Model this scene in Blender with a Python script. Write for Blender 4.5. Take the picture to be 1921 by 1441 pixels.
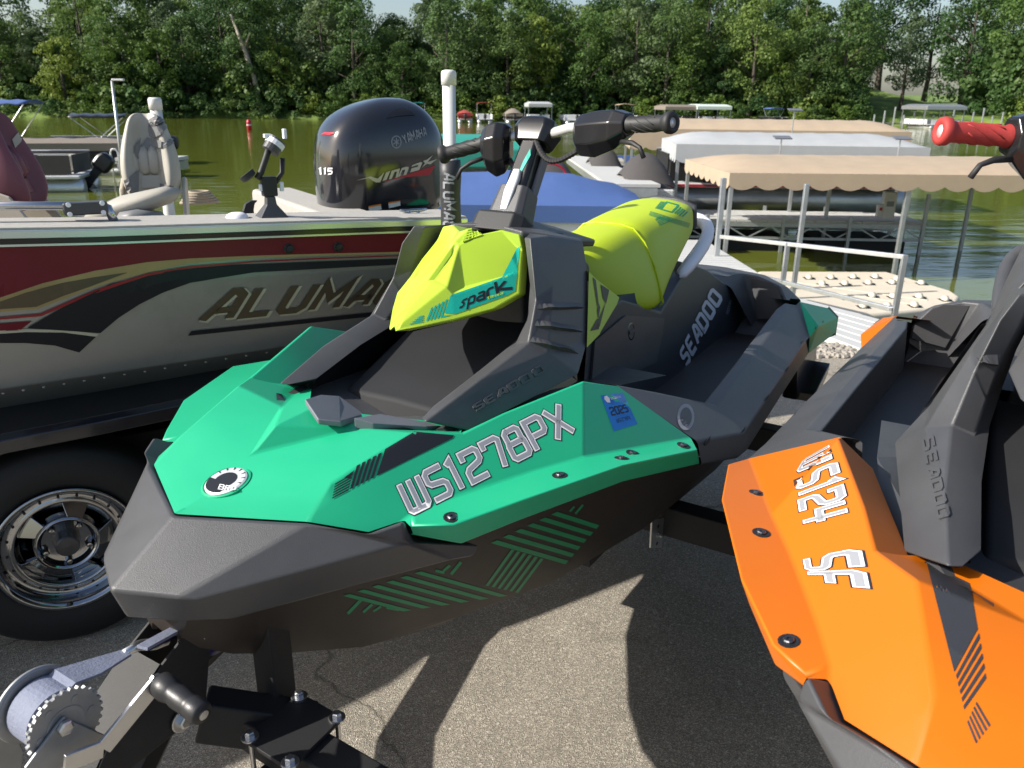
import bpy, bmesh, math, random
from mathutils import Vector, Matrix, noise
from mathutils.bvhtree import BVHTree
from math import sin, cos, tan, atan, radians, pi, sqrt
for _o in list(bpy.data.objects): bpy.data.objects.remove(_o)
SC = bpy.context.scene
COL = SC.collection
# ------------------------------------------------------------------ camera
FPX, HOR, CH, ROLL = 1500.0, 190.0, 1.62, 0.6        # focal length / horizon in pixels of the 1921x1441 photograph, eye height, roll
PITCH = atan((720.5 - HOR) / FPX)
_R0, _F, _U0 = Vector((1, 0, 0)), Vector((0, cos(PITCH), -sin(PITCH))), Vector((0, sin(PITCH), cos(PITCH)))
_r = radians(ROLL)
CR, CU = _R0 * cos(_r) + _U0 * sin(_r), -_R0 * sin(_r) + _U0 * cos(_r)
CF = _F
CC = Vector((0, 0, CH))
cd = bpy.data.cameras.new('camera')
cam = bpy.data.objects.new('camera', cd); COL.objects.link(cam)
cam.matrix_world = Matrix(((CR.x, CU.x, -CF.x, CC.x), (CR.y, CU.y, -CF.y, CC.y), (CR.z, CU.z, -CF.z, CC.z), (0, 0, 0, 1)))
cd.sensor_width = 36.0; cd.lens = FPX / 1921.0 * 36.0
cd.clip_start = 0.05; cd.clip_end = 3000
cd.dof.use_dof = True; cd.dof.focus_distance = 1.75; cd.dof.aperture_fstop = 9.0
SC.camera = cam
SC.render.resolution_x, SC.render.resolution_y = 1024, 768
# ------------------------------------------------------------------ sky, sun, exposure
SUN_EL, SUN_AZ = 33.5, -104.0          # azimuth in degrees from +Y towards +X
W = bpy.data.worlds.new('World'); SC.world = W; W.use_nodes = True
nt = W.node_tree
bg = nt.nodes['Background']
sky = nt.nodes.new('ShaderNodeTexSky'); sky.sky_type = 'NISHITA'; sky.sun_disc = False
sky.sun_elevation = radians(SUN_EL); sky.sun_rotation = radians(SUN_AZ)
sky.air_density = 1.0; sky.dust_density = 2.0; sky.ozone_density = 1.0
nt.links.new(sky.outputs[0], bg.inputs[0]); bg.inputs[1].default_value = 0.105
sd = bpy.data.lights.new('sun', 'SUN'); sd.energy = 5.0; sd.angle = radians(0.53); sd.color = (1.0, 0.95, 0.87)
sun = bpy.data.objects.new('sun', sd); COL.objects.link(sun)
_sd = Vector((sin(radians(SUN_AZ)) * cos(radians(SUN_EL)), cos(radians(SUN_AZ)) * cos(radians(SUN_EL)), sin(radians(SUN_EL))))
sun.rotation_euler = (-_sd).to_track_quat('-Z', 'Y').to_euler(); sun.location = (-8, 2, 12)
SC.view_settings.view_transform = 'Standard'; SC.view_settings.look = 'None'
SC.view_settings.exposure = 0.65; SC.view_settings.gamma = 1.0; SC.view_settings.use_curve_mapping = False
SC.render.engine = 'CYCLES'
# ------------------------------------------------------------------ pixel helpers
def ray(u, v):
    return (CR * ((u - 960.5) / FPX) + CU * ((720.5 - v) / FPX) + CF)
def onz(u, v, z):
    d = ray(u, v); return CC + d * ((z - CH) / d.z)
def onplane(u, v, p, n):
    d = ray(u, v); return CC + d * ((Vector(p) - CC).dot(Vector(n)) / d.dot(Vector(n)))
def atdepth(u, v, y):
    d = ray(u, v); return CC + d * (y / d.y)
# ------------------------------------------------------------------ objects
def tag(o, label=None, cat=None, group=None, kind=None):
    if label: o['label'] = label
    if cat: o['category'] = cat
    if group: o['group'] = group
    if kind: o['kind'] = kind
    return o
def empty(name, loc=(0, 0, 0), rz=0.0):
    o = bpy.data.objects.new(name, None); COL.objects.link(o)
    o.location = loc; o.rotation_euler = (0, 0, rz); o.empty_display_size = 0.2
    return o
def fin(o):
    for p in o.data.polygons: p.use_smooth = True
def mesh_obj(name, verts, faces, mat, parent=None, bevel=0.0, seg=2, smooth=False, subsurf=0, solid=0.0, ang=22, recalc=True):
    me = bpy.data.meshes.new(name); me.from_pydata([tuple(v) for v in verts], [], faces)
    if recalc:
        bm = bmesh.new(); bm.from_mesh(me); bmesh.ops.remove_doubles(bm, verts=bm.verts, dist=1e-5)
        bmesh.ops.recalc_face_normals(bm, faces=bm.faces); bm.to_mesh(me); bm.free()
    me.update()
    o = bpy.data.objects.new(name, me); COL.objects.link(o)
    if mat: me.materials.append(mat)
    if parent: o.parent = parent
    if solid:
        m = o.modifiers.new('solid', 'SOLIDIFY'); m.thickness = solid; m.offset = -1
    if bevel:
        m = o.modifiers.new('bevel', 'BEVEL'); m.width = bevel; m.segments = seg; m.limit_method = 'ANGLE'; m.angle_limit = radians(ang)
        m.harden_normals = True; smooth = True
    if subsurf:
        m = o.modifiers.new('sub', 'SUBSURF'); m.levels = subsurf; m.render_levels = subsurf; smooth = True
    if smooth: fin(o)
    return o
class MB:
    """collects boxes, tubes, prisms and sheets; build() links them as one mesh object"""
    def __init__(s): s.v = []; s.f = []
    def add(s, vs, fs):
        k = len(s.v); s.v += [Vector(v) for v in vs]; s.f += [tuple(i + k for i in f) for f in fs]; return s
    def box(s, c, size, rot=None):
        c = Vector(c); hx, hy, hz = size[0] / 2, size[1] / 2, size[2] / 2
        R = rot if rot is not None else Matrix.Identity(3)
        vs = [c + R @ Vector((x * hx, y * hy, z * hz)) for x in (-1, 1) for y in (-1, 1) for z in (-1, 1)]
        return s.add(vs, [(0, 1, 3, 2), (4, 6, 7, 5), (0, 4, 5, 1), (2, 3, 7, 6), (0, 2, 6, 4), (1, 5, 7, 3)])
    def beam(s, a, b, w, h, up=(0, 0, 1)):
        a, b = Vector(a), Vector(b); d = (b - a); L = d.length; d.normalize()
        x = d.cross(Vector(up)).normalized(); z = x.cross(d)
        R = Matrix((x, d, z)).transposed()
        return s.box((a + b) / 2, (w, L, h), R)
    def tube(s, pts, r, n=10, cap=True, closed=False):
        pts = [Vector(p) for p in pts]; N = len(pts)
        rr = r if isinstance(r, (list, tuple)) else [r] * N
        k = len(s.v); up = None
        for i, p in enumerate(pts):
            a = pts[(i - 1) % N] if (closed or i > 0) else p; b = pts[(i + 1) % N] if (closed or i < N - 1) else p
            d = (b - a).normalized()
            if up is None:
                up = Vector((0, 0, 1)) if abs(d.z) < .9 else Vector((1, 0, 0))
            x = d.cross(up)
            if x.length < 1e-4: x = d.cross(Vector((1, .3, .2)))
            x.normalize(); y = x.cross(d).normalized(); up = y
            for j in range(n):
                an = 2 * pi * j / n; s.v.append(p + (x * cos(an) + y * sin(an)) * rr[i])
        M = N if closed else N - 1
        for i in range(M):
            i2 = (i + 1) % N
            for j in range(n):
                j2 = (j + 1) % n
                s.f.append((k + i * n + j, k + i * n + j2, k + i2 * n + j2, k + i2 * n + j))
        if cap and not closed:
            s.f.append(tuple(k + j for j in range(n))[::-1]); s.f.append(tuple(k + (N - 1) * n + j for j in range(n)))
        return s
    def cyl(s, a, b, r, n=14): return s.tube([a, b], r, n)
    def lathe(s, o, axis, prof, n=20):
        """prof = [(distance along axis, radius)]"""
        o = Vector(o); ax = Vector(axis).normalized()
        x = ax.orthogonal().normalized(); y = ax.cross(x); k = len(s.v)
        for (h, r) in prof:
            for j in range(n):
                an = 2 * pi * j / n; s.v.append(o + ax * h + (x * cos(an) + y * sin(an)) * max(r, 1e-4))
        for i in range(len(prof) - 1):
            for j in range(n):
                j2 = (j + 1) % n; s.f.append((k + i * n + j, k + i * n + j2, k + (i + 1) * n + j2, k + (i + 1) * n + j))
        s.f.append(tuple(k + j for j in range(n))[::-1]); m = len(prof) - 1; s.f.append(tuple(k + m * n + j for j in range(n)))
        return s
    def prism(s, poly, off):
        """polygon (3-d points) extruded by vector off"""
        n = len(poly); poly = [Vector(p) for p in poly]; off = Vector(off); k = len(s.v)
        s.v += poly + [p + off for p in poly]
        s.f.append(tuple(k + i for i in range(n))[::-1]); s.f.append(tuple(k + n + i for i in range(n)))
        for i in range(n): s.f.append((k + i, k + (i + 1) % n, k + n + (i + 1) % n, k + n + i))
        return s
    def loft(s, rings, cap=True, closed=True):
        k = len(s.v); n = len(rings[0])
        for r in rings: s.v += [Vector(p) for p in r]
        for i in range(len(rings) - 1):
            for j in range(n if closed else n - 1):
                j2 = (j + 1) % n; s.f.append((k + i * n + j, k + i * n + j2, k + (i + 1) * n + j2, k + (i + 1) * n + j))
        if cap and closed:
            s.f.append(tuple(k + j for j in range(n))[::-1]); m = len(rings) - 1; s.f.append(tuple(k + m * n + j for j in range(n)))
        return s
    def build(s, name, mat, parent=None, **kw): return mesh_obj(name, s.v, s.f, mat, parent, **kw)
# ------------------------------------------------------------------ materials
MATS = {}
def mat(name, col, rough=.5, metal=0.0, var=.08, vscale=6.0, bump=0.0, bscale=400.0, rvar=.08, coat=0.0, trans=0.0, spec=.5, dirt=0.0, dirtcol=(.25, .22, .18), emit=None):
    if name in MATS: return MATS[name]
    m = bpy.data.materials.new(name); m.use_nodes = True; n = m.node_tree.nodes; l = m.node_tree.links
    b = n['Principled BSDF']; b.inputs['Metallic'].default_value = metal; b.inputs['Coat Weight'].default_value = coat
    b.inputs['Specular IOR Level'].default_value = spec
    if coat: b.inputs['Coat Roughness'].default_value = .08
    tc = n.new('ShaderNodeTexCoord')
    nz = n.new('ShaderNodeTexNoise'); nz.inputs['Scale'].default_value = vscale; nz.inputs['Detail'].default_value = 6; nz.inputs['Roughness'].default_value = .6
    l.new(tc.outputs['Object'], nz.inputs['Vector'])
    mx = n.new('ShaderNodeMix'); mx.data_type = 'RGBA'
    c1 = [max(0, c * (1 - var * 1.6)) for c in col]; c2 = [min(1, c * (1 + var * 1.6)) for c in col]
    mx.inputs[6].default_value = (*c1, 1); mx.inputs[7].default_value = (*c2, 1)
    l.new(nz.outputs['Fac'], mx.inputs[0])
    out = mx.outputs[2]
    if dirt > 0:
        n2 = n.new('ShaderNodeTexNoise'); n2.inputs['Scale'].default_value = vscale * .6; n2.inputs['Detail'].default_value = 10; n2.inputs['Roughness'].default_value = .75
        l.new(tc.outputs['Object'], n2.inputs['Vector'])
        rp = n.new('ShaderNodeMapRange'); rp.inputs[1].default_value = .52; rp.inputs[2].default_value = .75; rp.inputs[3].default_value = 0; rp.inputs[4].default_value = dirt
        l.new(n2.outputs['Fac'], rp.inputs[0])
        m2 = n.new('ShaderNodeMix'); m2.data_type = 'RGBA'; m2.inputs[7].default_value = (*dirtcol, 1)
        l.new(rp.outputs[0], m2.inputs[0]); l.new(out, m2.inputs[6]); out = m2.outputs[2]
    l.new(out, b.inputs['Base Color'])
    rm = n.new('ShaderNodeMapRange'); rm.inputs[3].default_value = max(.02, rough - rvar); rm.inputs[4].default_value = min(1, rough + rvar)
    l.new(nz.outputs['Fac'], rm.inputs[0]); l.new(rm.outputs[0], b.inputs['Roughness'])
    if bump > 0:
        nb = n.new('ShaderNodeTexNoise'); nb.inputs['Scale'].default_value = bscale; nb.inputs['Detail'].default_value = 3
        l.new(tc.outputs['Object'], nb.inputs['Vector'])
        bp = n.new('ShaderNodeBump'); bp.inputs['Strength'].default_value = bump; bp.inputs['Distance'].default_value = .002
        l.new(nb.outputs['Fac'], bp.inputs['Height']); l.new(bp.outputs[0], b.inputs['Normal'])
    if trans: b.inputs['Transmission Weight'].default_value = trans
    if emit: b.inputs['Emission Color'].default_value = (*emit[:3], 1); b.inputs['Emission Strength'].default_value = emit[3]
    MATS[name] = m; return m
M_black = mat('black_textured_plastic', (.056, .057, .061), .44, var=.16, vscale=9, bump=.25, bscale=700, rvar=.09, dirt=.22, dirtcol=(.11, .108, .104))
M_blackgloss = mat('black_gloss_plastic', (.012, .012, .014), .22, var=.1, rvar=.04)
M_hull = mat('brown_black_hull_plastic', (.020, .015, .013), .5, var=.15, bump=.1, bscale=700)
M_green = mat('green_plastic', (.012, .37, .185), .40, var=.05, vscale=5, bump=.08, bscale=700, rvar=.07, dirt=.10, dirtcol=(.05, .38, .24))
M_orange = mat('orange_plastic', (.53, .125, .0008), .42, var=.03, vscale=4, bump=.06, bscale=800, rvar=.04)
M_lime = mat('lime_plastic', (.40, .58, .040), .40, var=.03, vscale=4, bump=.05, bscale=800, rvar=.04)
M_limeseat = mat('lime_vinyl', (.43, .55, .010), .45, var=.03, vscale=5, bump=.12, bscale=500, rvar=.04)
M_teal = mat('teal_print', (.006, .36, .27), .45, var=.03)
M_greenprint = mat('green_print', (.006, .24, .10), .5, var=.05)
M_blackprint = mat('black_print', (.012, .013, .016), .45, var=.05)
M_whiteprint = mat('white_print', (.66, .66, .67), .45, var=.03)
M_greyprint = mat('silver_print', (.25, .26, .285), .45, var=.05)
M_limeprint = mat('lime_print', (.52, .70, .03), .45, var=.03)
M_navy = mat('dark_slate_plastic', (.026, .030, .037), .48, var=.12, bump=.15, bscale=900, rvar=.05)
M_grey = mat('grey_plastic', (.13, .14, .16), .5, var=.12, bump=.1, bscale=700)
M_white = mat('white_plastic', (.75, .75, .80), .4, var=.03)
M_steel = mat('zinc_steel', (.62, .63, .64), .34, metal=1, var=.12, vscale=30)
M_chrome = mat('chrome', (.40, .41, .43), .09, metal=1, var=.05, rvar=.03)
M_alu = mat('aluminium', (.66, .67, .68), .38, metal=.9, var=.08, vscale=12)
M_silverpaint = mat('silver_paint', (.72, .72, .72), .35, metal=.4, var=.03)
M_rubber = mat('black_rubber', (.016, .016, .017), .6, var=.15, bump=.15, bscale=300)
M_trailer = mat('black_powder_coat', (.020, .020, .021), .58, var=.15, bump=.25, bscale=700, rvar=.06, spec=.3, dirt=.25, dirtcol=(.06, .056, .052))
M_mat = mat('footwell_mat', (.040, .040, .042), .75, var=.2, bump=.3, bscale=400)
# ------------------------------------------------------------------ flat print laid on surfaces
from mathutils.geometry import tessellate_polygon
def homog(quad):
    """unit square (0,0)(1,0)(1,1)(0,1) -> pixel quad  (projective)"""
    (x0, y0), (x1, y1), (x2, y2), (x3, y3) = quad
    dx1, dx2, dx3 = x1 - x2, x3 - x2, x0 - x1 + x2 - x3
    dy1, dy2, dy3 = y1 - y2, y3 - y2, y0 - y1 + y2 - y3
    den = dx1 * dy2 - dx2 * dy1
    g = (dx3 * dy2 - dx2 * dy3) / den; h = (dx1 * dy3 - dx3 * dy1) / den
    a, b, c = x1 - x0 + g * x1, x3 - x0 + h * x3, x0
    d, e, f = y1 - y0 + g * y1, y3 - y0 + h * y3, y0
    def fn(x, y):
        w = g * x + h * y + 1; return (a * x + b * y + c) / w, (d * x + e * y + f) / w
    return fn
def stroke(pts, w, closed=False):
    """mitred band round a 2-d polyline -> list of quads"""
    P = [Vector(p) for p in pts]; N = len(P); L = []; Rr = []
    for i in range(N):
        p = P[i]
        a = P[i - 1] if (i > 0 or closed) else None; b = P[(i + 1) % N] if (i < N - 1 or closed) else None
        d1 = (p - a).normalized() if a is not None else None; d2 = (b - p).normalized() if b is not None else None
        if d1 is None: nn = Vector((-d2.y, d2.x)); k = 1; p = p - d2 * (w if w < 0 else 0)
        elif d2 is None: nn = Vector((-d1.y, d1.x)); k = 1
        else:
            n1, n2 = Vector((-d1.y, d1.x)), Vector((-d2.y, d2.x)); nn = (n1 + n2)
            if nn.length < 1e-6: nn = n1
            nn.normalize(); k = 1 / max(.35, nn.dot(n1))
        L.append(p + nn * w / 2 * k); Rr.append(p - nn * w / 2 * k)
    q = []
    for i in range(N if closed else N - 1):
        j = (i + 1) % N; q.append([L[i], L[j], Rr[j], Rr[i]])
    return q
def ext(pts, e):
    P = [Vector(p) for p in pts]
    a = (P[0] - P[1]).normalized(); b = (P[-1] - P[-2]).normalized()
    P[0] = P[0] + a * e; P[-1] = P[-1] + b * e
    return P
# squared stroke letters, box 1 wide x 1.5 high, y up
GL = {
 'W': [[(0, 1.5), (0, .15), (.12, 0), (.88, 0), (1, .15), (1, 1.5)], [(.5, 1.5), (.5, 0)]],
 'S': [[(1, 1.5), (.15, 1.5), (0, 1.35), (0, .95), (.15, .8), (.85, .7), (1, .55), (1, .15), (.85, 0), (0, 0)]],
 '1': [[(.25, 1.35), (.5, 1.5), (.5, 0)]],
 '2': [[(0, 1.15), (0, 1.5), (.85, 1.5), (1, 1.35), (1, .95), (.85, .8), (.15, .62), (0, .47), (0, 0), (1, 0)]],
 '3': [[(0, 1.5), (.85, 1.5), (1, 1.35), (1, .9), (.8, .76), (1, .6), (1, .15), (.85, 0), (0, 0)], [(.3, .76), (.8, .76)]],
 '4': [[(0, 1.5), (0, .62), (1, .62)], [(.72, 1.5), (.72, 0)]],
 '5': [[(1, 1.5), (0, 1.5), (0, .85), (.85, .85), (1, .7), (1, .15), (.85, 0), (0, 0)]],
 '6': [[(1, 1.5), (.15, 1.5), (0, 1.35), (0, .15), (.15, 0), (.85, 0), (1, .15), (1, .7), (.85, .85), (0, .85)]],
 '7': [[(0, 1.2), (0, 1.5), (.85, 1.5), (1, 1.35), (.72, 0)]],
 '8': [[(.2, 1.5), (.8, 1.5), (.93, 1.37), (.93, .9), (1, .7), (1, .13), (.87, 0), (.13, 0), (0, .13), (0, .7), (.07, .9), (.07, 1.37), (.2, 1.5), (.3, 1.5)], [(.05, .8), (.95, .8)]],
 '0': [[(.15, 1.5), (.85, 1.5), (1, 1.35), (1, .15), (.85, 0), (.15, 0), (0, .15), (0, 1.35), (.15, 1.5), (.3, 1.5)]],
 'P': [[(0, 0), (0, 1.5), (.85, 1.5), (1, 1.35), (1, .8), (.85, .65), (.2, .65)]],
 'X': [[(0, 1.5), (1, 0)], [(1, 1.5), (0, 0)]],
 'F': [[(0, 0), (0, 1.35), (.15, 1.5), (1, 1.5)], [(0, .75), (.8, .75)]],
 'E': [[(1, 1.5), (.12, 1.5), (0, 1.38), (0, .12), (.12, 0), (1, 0)], [(0, .77), (.85, .77)]],
 'A': [[(0, 0), (.55, 1.5), (.75, 1.5), (1, 1.25), (1, 0)], [(.25, .45), (1, .45)]],
 'D': [[(0, 0), (0, 1.5), (.8, 1.5), (1, 1.3), (1, .2), (.8, 0), (0, 0), (0, .2)]],
 'O': [[(.15, 1.5), (.85, 1.5), (1, 1.35), (1, .15), (.85, 0), (.15, 0), (0, .15), (0, 1.35), (.15, 1.5), (.3, 1.5)]],
 'L': [[(0, 1.5), (0, 0), (1, 0)]],
 'U': [[(0, 1.5), (0, .2), (.2, 0), (.8, 0), (1, .2), (1, 1.5)]],
 'M': [[(0, 0), (0, 1.5), (.5, .6), (1, 1.5), (1, 0)]],
 'C': [[(1, 1.1), (1, 1.3), (.8, 1.5), (.2, 1.5), (0, 1.3), (0, .2), (.2, 0), (.8, 0), (1, .2), (1, .45)]],
 'R': [[(0, 0), (0, 1.5), (.8, 1.5), (1, 1.35), (1, .9), (.8, .75), (0, .75)], [(.5, .75), (1, 0)]],
 'T': [[(0, 1.5), (1, 1.5)], [(.5, 1.5), (.5, 0)]],
 'Y': [[(0, 1.5), (.5, .75), (1, 1.5)], [(.5, .75), (.5, 0)]],
 'H': [[(0, 0), (0, 1.5)], [(1, 0), (1, 1.5)], [(0, .75), (1, .75)]],
 'B': [[(0, 0), (0, 1.5), (.8, 1.5), (.95, 1.35), (.95, .9), (.8, .77), (1, .62), (1, .15), (.85, 0), (0, 0), (0, .2)], [(0, .77), (.8, .77)]],
 'I': [[(.5, 0), (.5, 1.5)]],
 'N': [[(0, 0), (0, 1.5), (1, 0), (1, 1.5)]],
 'V': [[(0, 1.5), (.5, 0), (1, 1.5)]],
 'G': [[(1, 1.2), (.85, 1.5), (.15, 1.5), (0, 1.35), (0, .15), (.15, 0), (.85, 0), (1, .15), (1, .7), (.55, .7)]],
 'K': [[(0, 0), (0, 1.5)], [(1, 1.5), (.15, .75), (1, 0)]],
 'J': [[(1, 1.5), (1, .2), (.8, 0), (.2, 0), (0, .25)]],
 'Q': [[(.15, 1.5), (.85, 1.5), (1, 1.35), (1, .15), (.85, 0), (.15, 0), (0, .15), (0, 1.35), (.15, 1.5), (.3, 1.5)], [(.6, .4), (1.1, -.1)]],
 '-': [[(.2, .7), (.8, .7)]],
}
WID = {'1': .55, 'I': .35, 'W': 1.15, 'M': 1.2, ' ': .8}
def text_quads(txt, w, e=0.0, gap=.42, slant=0.0):
    """list of 2-d quads of a line of text scaled into the unit square (y up)"""
    w0 = .40; x = w0 / 2; out = []
    for ch in txt:
        ww = WID.get(ch, 1.0)
        for pl in GL.get(ch, []):
            pts = [(x + (p[0] - (.5 if ww < 1 and ch in '1I' else 0)) * (ww if ch not in '1I' else 1.0) + (.25 if ch in '1I' else 0), p[1]) for p in pl]
            out += stroke(ext(pts, e), w)
        x += ww + gap
    tot = x - gap + w0 / 2
    res = []
    for q in out:
        res.append([((p.x + slant * p.y) / tot, (p.y + w0 / 2) / (1.5 + w0)) for p in q])
    return res
def flat(objs):
    out = []
    for o in objs: out += flat(o) if isinstance(o, (list, tuple)) else [o]
    return out
def bvh_of(*objs):
    bpy.context.view_layer.update(); dg = bpy.context.evaluated_depsgraph_get()
    vs = []; fs = []
    for o in flat(objs):
        ev = o.evaluated_get(dg); me = ev.to_mesh(); mw = o.matrix_world
        me.calc_loop_triangles(); k = len(vs); vs += [mw @ v.co for v in me.vertices]; fs += [tuple(i + k for i in p.vertices) for p in me.loop_triangles]
        ev.to_mesh_clear()
    return BVHTree.FromPolygons(vs, fs)
def pix_decal(name, polys, bvh, mat_, parent, off=.0015, thick=0.0, sub=0, plane=None, step=14):
    """polys: pixel polygons dropped onto the surface they are seen on; each vertex keeps its own depth"""
    verts = []; faces = []; inv = parent.matrix_world.inverted() if parent else Matrix.Identity(4)
    def drop(u, v):
        d = ray(u, v).normalized(); h = bvh.ray_cast(CC, d, 60) if plane is None else None
        if plane is not None:
            p = onplane(u, v, plane[0], plane[1]); n = Vector(plane[1])
        elif h[0] is None: return None
        else: p, n = h[0], h[1]
        if n.dot(d) > 0: n = -n
        return inv @ (p + n * off)
    def emit(tri, depth):
        a, b_, c = tri; e = [(b_ - a).length, (c - b_).length, (a - c).length]; m = max(e)
        if m > step and depth < 9:
            i = e.index(m)
            if i == 0: h = (a + b_) / 2; emit((a, h, c), depth + 1); emit((h, b_, c), depth + 1)
            elif i == 1: h = (b_ + c) / 2; emit((a, b_, h), depth + 1); emit((a, h, c), depth + 1)
            else: h = (a + c) / 2; emit((a, b_, h), depth + 1); emit((h, b_, c), depth + 1)
            return
        pts = [drop(*p) for p in tri]
        if None in pts: return
        if max((pts[0] - pts[1]).length, (pts[1] - pts[2]).length, (pts[0] - pts[2]).length) > .12: return
        k = len(verts); verts.extend(pts); faces.append((k, k + 1, k + 2))
    for pl in polys:
        P2 = [Vector((p[0], p[1])) for p in pl]
        if plane is not None and len(P2) <= 4:
            pts = [drop(*p) for p in P2]; k = len(verts); verts += pts; faces.append(tuple(range(k, k + len(pts)))); continue
        for t in tessellate_polygon([[Vector((p.x, p.y, 0)) for p in P2]]): emit(tuple(P2[i] for i in t), 0)
    if not verts: return None
    o = mesh_obj(name, verts, faces, mat_, parent, recalc=bool(thick))
    if thick:
        m = o.modifiers.new('solid', 'SOLIDIFY'); m.thickness = thick; m.offset = 0
    return o
def pix_text(name, txt, quad, w, bvh, mat_, parent, e=0.0, off=.0015, gap=.42, thick=0.0, slant=0.0, plane=None):
    """quad = pixel corners bottom-left, bottom-right, top-right, top-left"""
    H = homog(quad)
    return pix_decal(name, [[H(*p) for p in q] for q in text_quads(txt, w, e, gap, slant)], bvh, mat_, parent, off, thick, plane=plane)
def clip_poly(poly, clip):
    """Sutherland-Hodgman, convex clip polygon, 2-d"""
    def area(p): return sum(p[i][0] * p[(i + 1) % len(p)][1] - p[(i + 1) % len(p)][0] * p[i][1] for i in range(len(p)))
    c = list(clip)
    if area(c) < 0: c = c[::-1]
    out = [tuple(p) for p in poly]
    for i in range(len(c)):
        a, b = c[i], c[(i + 1) % len(c)]; inp = out; out = []
        if not inp: return []
        def side(p): return (b[0] - a[0]) * (p[1] - a[1]) - (b[1] - a[1]) * (p[0] - a[0])
        for j in range(len(inp)):
            p, q = inp[j], inp[(j + 1) % len(inp)]; sp, sq = side(p), side(q)
            if sp >= 0: out.append(p)
            if (sp >= 0) != (sq >= 0):
                t = sp / (sp - sq); out.append((p[0] + t * (q[0] - p[0]), p[1] + t * (q[1] - p[1])))
    return out
def stripes(quad, n, duty=.55, along=0):
    """n bands across a pixel quad (a,b,c,d): bands run a->b stepping towards d->c"""
    a, b, c, d = [Vector(p) for p in quad]; out = []
    for i in range(n):
        t0, t1 = i / n, (i + duty) / n
        out.append([tuple(a.lerp(d, t0)), tuple(b.lerp(c, t0)), tuple(b.lerp(c, t1)), tuple(a.lerp(d, t1))])
    return out
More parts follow.
